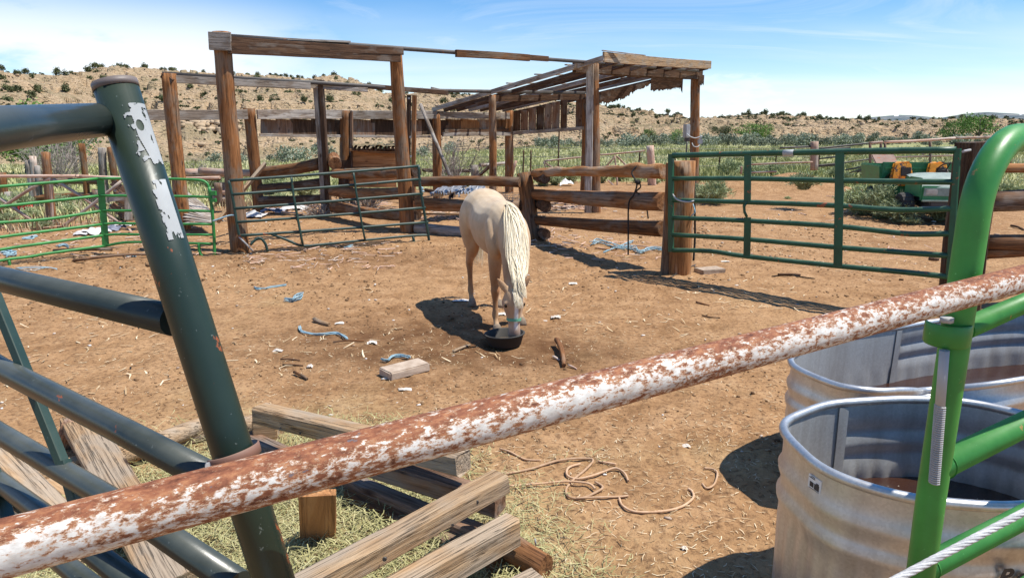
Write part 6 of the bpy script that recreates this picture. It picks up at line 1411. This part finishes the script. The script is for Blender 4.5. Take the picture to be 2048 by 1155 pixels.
for i in range(16):
    a = (RN.uniform(212, 250), RN.uniform(362, 440)); b = (a[0] + RN.uniform(30, 62), a[1] + RN.uniform(-12, 34)); yl = 13.6 + RN.uniform(0, 1)
    board('board', lpile, Y(a[0], min(a[1], 432), yl), Y(b[0], min(b[1], 440), yl + RN.uniform(-.3, .5)), .14, .04, RN.choice([W_GREY, W_DARK, W_PLANK]))
board('board', lpile, Y(257, 440, 13.4), Y(258, 375, 13.6), .14, .05, W_GREY, up=(1, 0, 0))
dk_ = thing('board_deck', 'fan of narrow grey boards sloping up behind the bright green panel end', 'boards', G(400, 440))
for i in range(11): t = i / 10; board('board', dk_, Y(366 + t * 6, 383 + t * 62, 13.4 - t * 1.6), Y(412 + t * 16, 418 + t * 30, 12.6 - t * 1.0), .012, .13, W_GREY, warp=.001)
rr3 = thing('red_rack', 'small red plastic rack in the weeds behind the pole fence', 'rack', Y(48, 418, 14.5))
for x in (37, 47, 57, 62): pipe('bar', rr3, [Y(x, 408, 14.5), Y(x + 3, 430, 14.5)], .025, M_REDP, 6)
pipe('bar', rr3, [Y(36, 413, 14.5), Y(64, 410, 14.5)], .025, M_REDP, 6); pipe('bar', rr3, [Y(36, 426, 14.5), Y(66, 423, 14.5)], .02, M_REDP, 6)

# pole gate and wire fence in the field behind the log fence
pg = thing('pole_gate', 'white weathered pole gate with slanting braces in the green field behind the log fence', 'gate', (2, 24, 0)); yg_ = 23.0
def pol(a, b, r=.035, m=W_PINK, nm='pole', y=yg_): return log(nm, pg, Y(*a, y), Y(*b, y), r, r, m, seg=7, rough=.04)
for a, b in (((1088, 322), (1166, 314)), ((1195, 310), (1290, 301)), ((1088, 322), (1092, 345)), ((1090, 325), (1112, 340)), ((1093, 352), (1097, 378)), ((1229, 310), (1235, 378)), ((1230, 312), (1208, 338)), ((1233, 312), (1258, 336)), ((1215, 360), (1236, 378)), ((1195, 379), (1275, 376))): pol(a, b, .03)
log('post', pg, Y(1300, 292, yg_), Y(1306, 372, yg_) + Vector((0, 0, -.1)), .12, .12, W_PINK, seg=9); log('post', pg, Y(1296, 300, yg_), Y(1298, 372, yg_), .05, .05, W_PINK, seg=8)
wf = thing('wire_fence', 'thin wire fence on short dark stakes crossing the green field', 'fence', (0, 30, 0))
for i, px in enumerate([870, 905, 1046, 1061, 1117, 1279, 1350, 1440, 1553, 1640]):
    y_ = 27 + .004 * (px - 900); x_ = Y(px, 300, y_).x; z_ = zg(x_, y_); log('stake', wf, Vector((x_, y_, z_ - .1)), Vector((x_ + .02, y_, z_ + (1.0 if px not in (1117,) else 1.9))), .035, .03, W_DARK, seg=6)
for h in (.4, .75, 1.1):
    V, F = tube_geo([Vector((Y(px, 300, 27.05 + .004 * (px - 900)).x, 27.0 + .004 * (px - 900), zg(Y(px, 300, 27).x, 27) + h)) for px in range(840, 1700, 40)], .009, 4); link('wire', mesh('wire', V, F), M_DKSTEEL, wf)
# rusty pole corral on the right in the field
rc = thing('pole_corral', 'rusty rail corral with a pink topped post in the field behind the wide gate', 'fence', (9, 24, 0)); yc = 22.5
def pr_(a, b, r=.035, m=M_DKSTEEL, nm='rail', y=yc, y2=None): return log(nm, rc, Y(*a, y), Y(*b, y2 or y), r, r, m, seg=7, rough=.03)
for a, b, y2 in (((1634, 297), (1740, 286), 22.5), ((1634, 300), (1700, 295), 22.5), ((1560, 296), (1632, 293), 22.5)): pr_(a, b, .03)
for a, b in (((1740, 286), (1765, 284)), ((1770, 284), (1910, 276)), ((1910, 276), (2060, 268))): pr_(a, b, .038, W_PINK, y=20)
for a, b in (((1502, 329), (1625, 324)), ((1502, 345), (1553, 343)), ((1742, 316), (1764, 318)), ((1762, 315), (1910, 311)), ((1770, 299), (1910, 294))): pr_(a, b, .028, W_PINK, y=21)
for a, b in (((1634, 318), (1690, 312)), ((1634, 331), (1740, 318)), ((1700, 345), (1765, 328)), ((1714, 344), (1752, 332)), ((1690, 340), (1740, 330)), ((1634, 333), (1680, 330))): pr_(a, b, .025)
log('post', rc, Y(1629, 283, yc), Y(1628, 340, yc), .12, .13, W_PINK, seg=9, label='thick post with a pink weathered top')
for px, t, b in ((1740, 284, 345), (1762, 282, 345), (1770, 284, 340), (1860, 280, 335), (2020, 270, 330), (1785, 300, 340)): pr_((px, t), (px, b), .04, W_PLANK, 'post', 21)
log('white_stake', rc, Y(1483, 332, 21), Y(1482, 348, 21), .03, .03, W_PINK, seg=7)

# ------------------------------------------------------------ tin sheets, rags, cords, twine, blocks and litter
tin = thing('tin_sheets', 'crumpled sheets of corrugated tin behind the log fence, left of the horse', 'tin sheets', G(880, 395, .2))
def tinsheet(px0, py0, px1, py1, y0, dpt, seed, nw=9):
    r = random.Random(seed); V = []; F = []; nu, nv = 60, 8; a = Y(px0, py0, y0); b = Y(px1, py1, y0 + .1)
    for i in range(nu + 1):
        for j in range(nv + 1):
            p = a.lerp(b, i / nu) + Vector((.25, 1, 0)) * dpt * j / nv; V.append((p.x, p.y, p.z + .03 * math.sin(i / nu * nw * 6.283) + .07 * float(vnoise(i * .12 + seed, j * .5, 0, seed)) + .10 * j / nv))
    for i in range(nu):
        for j in range(nv): k = i * (nv + 1) + j; F.append((k, k + nv + 1, k + nv + 2, k + 1))
    link('sheet', mesh('sheet', V, F, True), M_TIN, tin)
tinsheet(858, 392, 905, 386, 13.4, .9, 2); tinsheet(895, 392, 950, 389, 13.7, .8, 5); tinsheet(920, 387, 948, 381, 14.2, .7, 7, 5)
log('board', tin, Y(852, 380, 14), Y(885, 386, 13.6), .04, .04, W_DARK, seg=7)
cord = thing('black_cord', 'black cord knotted over the log rail and hanging to the dirt', 'cord', seg_pt(rp, gp, 1268, 350))
pipe('cord', cord, [seg_pt(rp, gp, 1274, 332), seg_pt(rp, gp, 1266, 345) + Vector((-.03, -.08, 0)), seg_pt(rp, gp, 1274, 366) + Vector((-.02, -.10, 0)), seg_pt(rp, gp, 1268, 388) + Vector((-.02, -.10, 0)), seg_pt(rp, gp, 1261, 405) + Vector((-.04, -.10, 0)), seg_pt(rp, gp, 1260, 460) + Vector((-.04, -.10, 0)), seg_pt(rp, gp, 1261, 508) + Vector((-.04, -.05, 0)), ], .011, M_CORD, 6, 5)
pipe('cord', cord, [seg_pt(rp, gp, 1274, 362) + Vector((0, -.12, 0)), seg_pt(rp, gp, 1278, 372) + Vector((0, -.12, 0)), seg_pt(rp, gp, 1270, 382) + Vector((0, -.11, 0)), seg_pt(rp, gp, 1283, 395) + Vector((.04, .1, 0)), seg_pt(rp, gp, 1289, 420) + Vector((.06, .16, 0)), seg_pt(rp, gp, 1292, 440) + Vector((.06, .16, 0))], .010, M_CORD, 6, 5)
kb = bmesh.new(); bmesh.ops.create_icosphere(kb, subdivisions=2, radius=.035); kme = bpy.data.meshes.new('knot'); kb.to_mesh(kme); kb.free(); kme.shade_smooth(); link('knot', kme, M_CORD, cord, Matrix.Translation(seg_pt(rp, gp, 1274, 363) + Vector((-.01, -.11, 0))))
def gpth(pts, dz=.0): 
    out = []
    for px, py in pts:
        g_ = G(px, py); out.append(Vector((g_.x, g_.y, zg(g_.x, g_.y) + dz)))
    return out
tag(pipe('looped_rope', None, gpth([(1008, 958), (1060, 945), (1120, 928), (1170, 922), (1186, 926), (1170, 948), (1148, 965), (1132, 985), (1138, 1001), (1165, 1002), (1195, 992), (1205, 983), (1190, 974)], .012), .0062, M_ROPE, 8, 6), 'tan rope looping across the dirt from the end of the weathered timber', 'rope')
tag(pipe('looped_rope', None, gpth([(1018, 984), (1080, 978), (1130, 974), (1175, 979), (1190, 988)], .018), .0055, M_ROPE, 8, 6), 'lower strand of tan rope running straight from the timber end into the loops', 'rope')
tag(pipe('looped_rope', None, gpth([(1160, 932), (1137, 945), (1134, 958), (1152, 965), (1180, 962), (1205, 950), (1230, 944), (1248, 955), (1256, 970)], .014), .006, M_ROPE, 8, 6), 'middle loop of tan rope arching over the others', 'rope')
tag(pipe('looped_rope', None, gpth([(1150, 1003), (1200, 1005), (1240, 1001), (1256, 999)], .012), .0055, M_ROPE, 8, 6), 'short tan rope length below the loops', 'rope')
tag(pipe('looped_rope', None, gpth([(1238, 1004), (1245, 1020), (1270, 1032), (1320, 1032), (1360, 1023), (1385, 1005), (1384, 990), (1376, 984)], .010), .006, M_ROPE, 8, 6), 'tan rope curving toward the tank below the loops', 'rope')
tag(pipe('looped_rope', None, gpth([(1408, 942), (1425, 944), (1434, 956), (1428, 972), (1413, 981), (1404, 974)], .010), .0055, M_ROPE, 8, 6), 'small hook of tan rope nearest the stock tank', 'rope')
tag(pipe('looped_rope', None, gpth([(1000, 901), (1020, 912), (1050, 922), (1082, 927)], .010), .0055, M_ROPE, 8, 6), 'tan rope end emerging from under the rusty rail', 'rope')
tag(pipe('looped_rope', None, gpth([(1196, 928), (1215, 932), (1232, 936)], .010), .006, M_ROPE, 8, 4), 'short tan rope stub right of the upper loop', 'rope')
def block(px, py, L_, W_, H_, rz, lab):
    g_ = G(px, py); o = box('concrete_block', None, (g_.x, g_.y, H_ / 2 - .004), (L_, W_, H_), M_STONE, rz, .008); m_ = o.data
    for v in m_.vertices: v.co += Vector((RN.uniform(-.003, .003), RN.uniform(-.003, .003), RN.uniform(-.002, .002)))
    return tag(o, lab, 'block')
block(810, 745, .34, .17, .065, .70, 'pale worn block with a dark hole lying between the tub and the hay'); block(1419, 546, .34, .20, .07, .35, 'pale grey block beside the stout barkless post')
def stick(px0, py0, px1, py1, r, m, lab, h=.01, cat='stick', nm='stick'):
    a, b = G(px0, py0), G(px1, py1); a.z = zg(a.x, a.y) + r * .7 + h; b.z = zg(b.x, b.y) + r * .7
    return tag(log(nm, None, a, b, r, r * .8, m, seg=7, rough=.15, bend=.08), lab, cat)
stick(1113, 690, 1128, 733, .022, W_LOG, 'reddish split stick standing out of the dirt right of the tub', .05); stick(1104, 713, 1119, 718, .010, W_PINK, 'white splinter beside the reddish split stick'); stick(1138, 733, 1154, 738, .008, W_PINK, 'pale chip just below the reddish split stick')
stick(629, 641, 659, 652, .022, W_PALE, 'short pale wood chunk left of the blue twine', .01, 'wood chunk', 'wood_chunk'); stick(665, 686, 728, 682, .008, W_LOG, 'thin brown stick right of the curved blue twine'); stick(905, 705, 940, 690, .012, W_PALE, 'tan stick just left of the feed tub')
stick(562, 721, 600, 720, .007, W_DARK, 'upper of two thin dark sticks near the hay'); stick(567, 732, 606, 731, .008, W_DARK, 'lower of two thin dark sticks near the hay'); stick(592, 750, 615, 759, .012, W_LOG, 'pinkish broken stick above the timber rack'); stick(1402, 633, 1440, 637, .008, W_DARK, 'thin dark twig below the wide gate shadow'); stick(1393, 606, 1418, 612, .010, W_LOG, 'small tan stick below the wide gate shadow')
stick(1555, 555, 1600, 553, .015, W_DARK, 'dark curved twig beyond the block, under the wide gate'); stick(1856, 520, 1878, 522, .03, W_DARK, 'dark lump of wood at the right foot of the wide gate', .01, 'wood lump', 'wood_lump')
stick(150, 530, 335, 512, .022, W_LOG, 'long pole lying below the bright green panel'); stick(110, 508, 225, 505, .03, W_DARK, 'dark board lying under the bright green panel'); stick(60, 432, 280, 440, .02, W_PINK, 'long pale pole lying behind the bright green panel'); stick(2022, 455, 2048, 462, .02, W_DARK, 'dark stick on the dirt right of the bow gate')
stick(1050, 498, 1100, 494, .02, W_PALE, 'pale stick at the foot of the squat split post'); stick(170, 497, 330, 492, .012, W_DARK, 'thin dark pole beneath the green panel'); stick(1240, 492, 1325, 498, .012, W_PINK, 'thin pink stick among the blue twine tangle'); stick(1200, 488, 1260, 484, .012, W_PINK, 'pale stick above the blue twine tangle'); stick(1190, 500, 1290, 505, .010, W_LOG, 'brown stick below the blue twine tangle')
def twine(pts, lab, r=.004, m=None, k=3, jit=3, cat='twine', nm='baling_twine', seed=0):
    rr_2 = random.Random(seed + pts[0][0]); t = thing(nm, lab, cat, gpth([pts[0]])[0])
    for q in range(k): pipe('strand', t, gpth([(px + rr_2.uniform(-jit, jit), py + rr_2.uniform(-jit, jit) * .4) for px, py in pts], .012 + .006 * q), r, m or M_TWINE, 5, 4)
twine([(510, 572), (512, 577), (530, 577), (540, 572), (572, 569)], 'pale blue twine loop farthest left in the open dirt', .0055, k=3); twine([(570, 603), (585, 601), (592, 594), (604, 592), (600, 598), (588, 603)], 'pale blue twine wad below the first loop', .0045, k=7)
twine([(600, 655), (603, 665), (625, 671), (645, 670), (670, 668), (688, 675), (694, 680)], 'long curved blue twine beside the pale wood chunk', .005, k=3); twine([(762, 722), (775, 724), (785, 716), (800, 713), (820, 718)], 'blue twine curled behind the pale worn block', .0055, k=4)
twine([(1182, 490), (1200, 486), (1222, 492), (1240, 500), (1265, 498), (1280, 508), (1300, 500), (1325, 504)], 'wide tangle of blue twine under the log rails', .006, k=8, jit=7); twine([(1205, 504), (1230, 498), (1260, 488), (1268, 483)], 'blue twine end looping up above the tangle', .007, k=3, jit=4)
twine([(1162, 408), (1172, 402), (1185, 412), (1205, 414), (1212, 412)], 'yellow rope lying by the foot of the shed post', .014, M_YROPE, 3, 3, 'rope', 'yellow_rope'); twine([(2, 508), (15, 505), (28, 511), (10, 514)], 'blue twine pile at the left edge below the bright green panel', .009, k=7, jit=7)
twine([(48, 480), (62, 477), (72, 474)], 'small blue twine wad behind the bright green panel', .01, k=5, jit=4); twine([(115, 497), (125, 493), (135, 495)], 'blue twine wad centred under the bright green panel', .009, k=5, jit=4); twine([(252, 517), (262, 515), (270, 518)], 'blue twine wad by the leaning end post', .008, k=5, jit=3); twine([(34, 539), (60, 541), (95, 538), (112, 541)], 'blue twine strung above the second gate pipe', .005, k=3)
twine([(690, 497), (705, 495)], 'pale blue scrap under the crooked middle panel', .008, k=4); twine([(1640, 382), (1652, 379), (1662, 377)], 'blue scrap in the dirt beyond the wide gate', .014, k=4); twine([(1545, 556), (1580, 553), (1600, 556), (1628, 560)], 'dark wire curl below the wide gate', .006, M_CORD, 2, 3, 'wire', 'wire_curl')
twine([(1325, 562), (1345, 556), (1388, 533), (1392, 538), (1440, 545)], 'grey wire running past the pale grey block', .005, M_DKSTEEL, 1, 1, 'wire', 'ground_wire')
def rag(px, py, sx, sy, h, m, lab, seed, cat='rag'):
    g_ = G(px, py); V = []; F = []; n = 16; z0 = zg(g_.x, g_.y)
    u, v = np.meshgrid(np.linspace(-1, 1, n), np.linspace(-1, 1, n), indexing='ij'); hh = h * (.5 + .5 * fbm(u * 2 + seed, v * 2, 0, 3, seed) + .4 * np.abs(vnoise(u * 4, v * 4, 0, seed))) * (1 - .75 * (u * u + v * v) / 2); ed = 1 + .35 * fbm(u * 1.5, v * 1.5 + 3, 0, 3, seed + 3)
    for i in range(n):
        for j in range(n): V.append((u[i, j] * sx * ed[i, j], v[i, j] * sy * ed[i, j], max(.002, hh[i, j])))
    for i in range(n - 1):
        for j in range(n - 1): k = i * n + j; F.append((k, k + n, k + n + 1, k + 1))
    return tag(link('rag', mesh('rag', V, F, True), m, None, Matrix.Translation((g_.x, g_.y, z0))), lab, cat)
rag(185, 468, .22, .2, .13, M_CLOTH, 'crumpled white and grey rag behind the bright green panel', 1); rag(222, 461, .20, .2, .13, M_BLUECLOTH, 'dark blue crumpled rag beside the white rag', 2); rag(165, 471, .12, .1, .07, M_CLOTH, 'smaller white scrap left of the crumpled rags', 3)
rag(250, 450, .16, .1, .07, M_CLOTH, 'white scrap right of the dark blue rag', 4); rag(505, 433, .28, .25, .12, M_CLOTH, 'torn white plastic at the foot of the back post', 5, 'plastic'); rag(545, 425, .25, .2, .14, M_BLUECLOTH, 'grey plastic heap below the lowest log rail', 6, 'plastic'); rag(590, 418, .3, .25, .12, M_CLOTH, 'pale rubbish heap seen through the middle panel', 7, 'rubbish')
rag(1110, 402, .2, .18, .12, M_CLOTH, 'white plastic scrap in the wood litter behind the split post', 8, 'plastic'); rag(1090, 398, .3, .2, .12, M_BLUECLOTH, 'dark rubbish beside the white plastic behind the split post', 9, 'rubbish'); rag(1133, 372, .22, .2, .22, M_CLOTH, 'round white stone in the weeds behind the log rail', 10, 'stone')
rag(1372, 893, .022, .016, .02, M_LITWHITE, 'pale triangular leaf scrap near the tank shadow', 11, 'scrap'); rag(1450, 526, .06, .03, .02, M_LITWHITE, 'pale scrap beside the grey block', 12, 'scrap'); rag(1111, 633, .05, .035, .035, M_LITWHITE, 'pale shell like stone right of the horse head', 13, 'stone'); rag(1003, 628, .045, .04, .03, M_LITWHITE, 'white lump by the horse front hoof', 14, 'stone')
rag(925, 598, .10, .04, .02, M_CLOTH, 'bluish scrap beside the horse hind hoof', 15, 'scrap'); rag(745, 688, .04, .035, .03, M_LITWHITE, 'pale stone between the stick and the block', 16, 'stone'); rag(556, 702, .04, .02, .025, M_LITWHITE, 'flat pale stone below the curved twine', 17, 'stone'); rag(810, 781, .045, .02, .02, M_LITWHITE, 'white bone like chip below the pale worn block', 18, 'chip'); rag(680, 648, .04, .02, .02, M_LITWHITE, 'white stone right of the pale wood chunk', 19, 'stone')
rag(1368, 1105, .012, .012, .02, M_LITWHITE, 'small round stone between the rope and the tank', 20, 'stone'); rag(620, 733, .022, .02, .03, M_LITWHITE, 'round tan stone above the timber rack', 21, 'stone'); rag(1146, 565, .05, .04, .03, M_LITWHITE, 'pale stone in the open dirt right of the horse', 22, 'stone')
# splintered wood litter behind the fences
rs_ = random.Random(31); V = []; F = []
def splinter(p, ln, r, a, tl):
    d = Vector((math.cos(a), math.sin(a), tl)).normalized(); b = len(V); s_ = Vector((-math.sin(a), math.cos(a), 0)) * r; u_ = Vector((0, 0, r * .6))
    for q in (p, p + d * ln): V.extend([tuple(q - s_), tuple(q + u_), tuple(q + s_), tuple(q - u_)])
    for j in range(4): k = (j + 1) % 4; F.append((b + j, b + k, b + 4 + k, b + 4 + j))
    F.append((b + 3, b + 2, b + 1, b)); F.append((b + 4, b + 5, b + 6, b + 7))
for (x0, x1, y0, y1, n_) in ((1065, 1200, 386, 420, 150), (1085, 1330, 440, 520, 90), (840, 930, 405, 440, 130), (540, 700, 400, 430, 110), (690, 790, 395, 430, 90), (0, 420, 440, 520, 130), (480, 800, 490, 540, 120), (1060, 1120, 460, 500, 40), (1500, 1900, 380, 540, 60)):
    for i in range(n_):
        g_ = G(rs_.uniform(x0, x1), rs_.uniform(y0, y1)); sc_ = g_.y / 12; splinter(Vector((g_.x, g_.y, zg(g_.x, g_.y) + .01 + .05 * rs_.random() ** 3)), rs_.uniform(.06, .32) * sc_, rs_.uniform(.004, .016) * sc_, rs_.uniform(0, 6.28), rs_.uniform(-.05, .15))
o = link('wood_litter', mesh('wood_litter', V, F), W_PINK); o['kind'] = 'stuff'
# bare twiggy brush behind the horse
def brush(px, py, y, R, H, n, lab, seed):
    r = random.Random(seed); g_ = Y(px, py, y); z0 = zg(g_.x, g_.y); V, F = [], []
    for i in range(n):
        a = r.uniform(0, 6.28); p0_ = Vector((r.gauss(0, .1) * R, r.gauss(0, .1) * R, 0)); p1_ = p0_ + Vector((math.cos(a) * R * r.random(), math.sin(a) * R * r.random(), H * r.uniform(.4, 1))); m_ = p0_.lerp(p1_, .5) + Vector((r.gauss(0, .1), r.gauss(0, .1), r.gauss(0, .1))) * R
        tube_geo([p0_, m_, p1_], [.012, .008, .003], 4, False, V, F)
        for q in range(3): s_ = m_.lerp(p1_, r.random()); tube_geo([s_, s_ + Vector((r.gauss(0, .3), r.gauss(0, .3), r.gauss(.1, .25))) * R * .6], [.005, .002], 3, False, V, F)
    me = mesh('dead_brush', V, F); put(me, 'v', [r.random() for _ in V]); tag(link('dead_brush', me, M_TWIG, None, Matrix.Translation((g_.x, g_.y, z0))), lab, 'brush')
brush(1015, 400, 14.0, .5, .55, 60, 'tangle of bare brush behind the horse rump', 1); brush(735, 385, 15.5, .7, .5, 60, 'bare brush in front of the broken feed bunk', 2); brush(905, 340, 20, 1.3, 1.8, 70, 'tall bare brush behind the leaning silvery pole', 3); brush(115, 350, 22, 1.5, 2.0, 120, 'tall bare bush between the posts on the left', 4); brush(640, 412, 14.2, .5, .3, 40, 'dead branches heaped under the lowest log rail', 5); brush(400, 325, 26, 1.0, .9, 60, 'grey bare bush beyond the far left rails', 6)
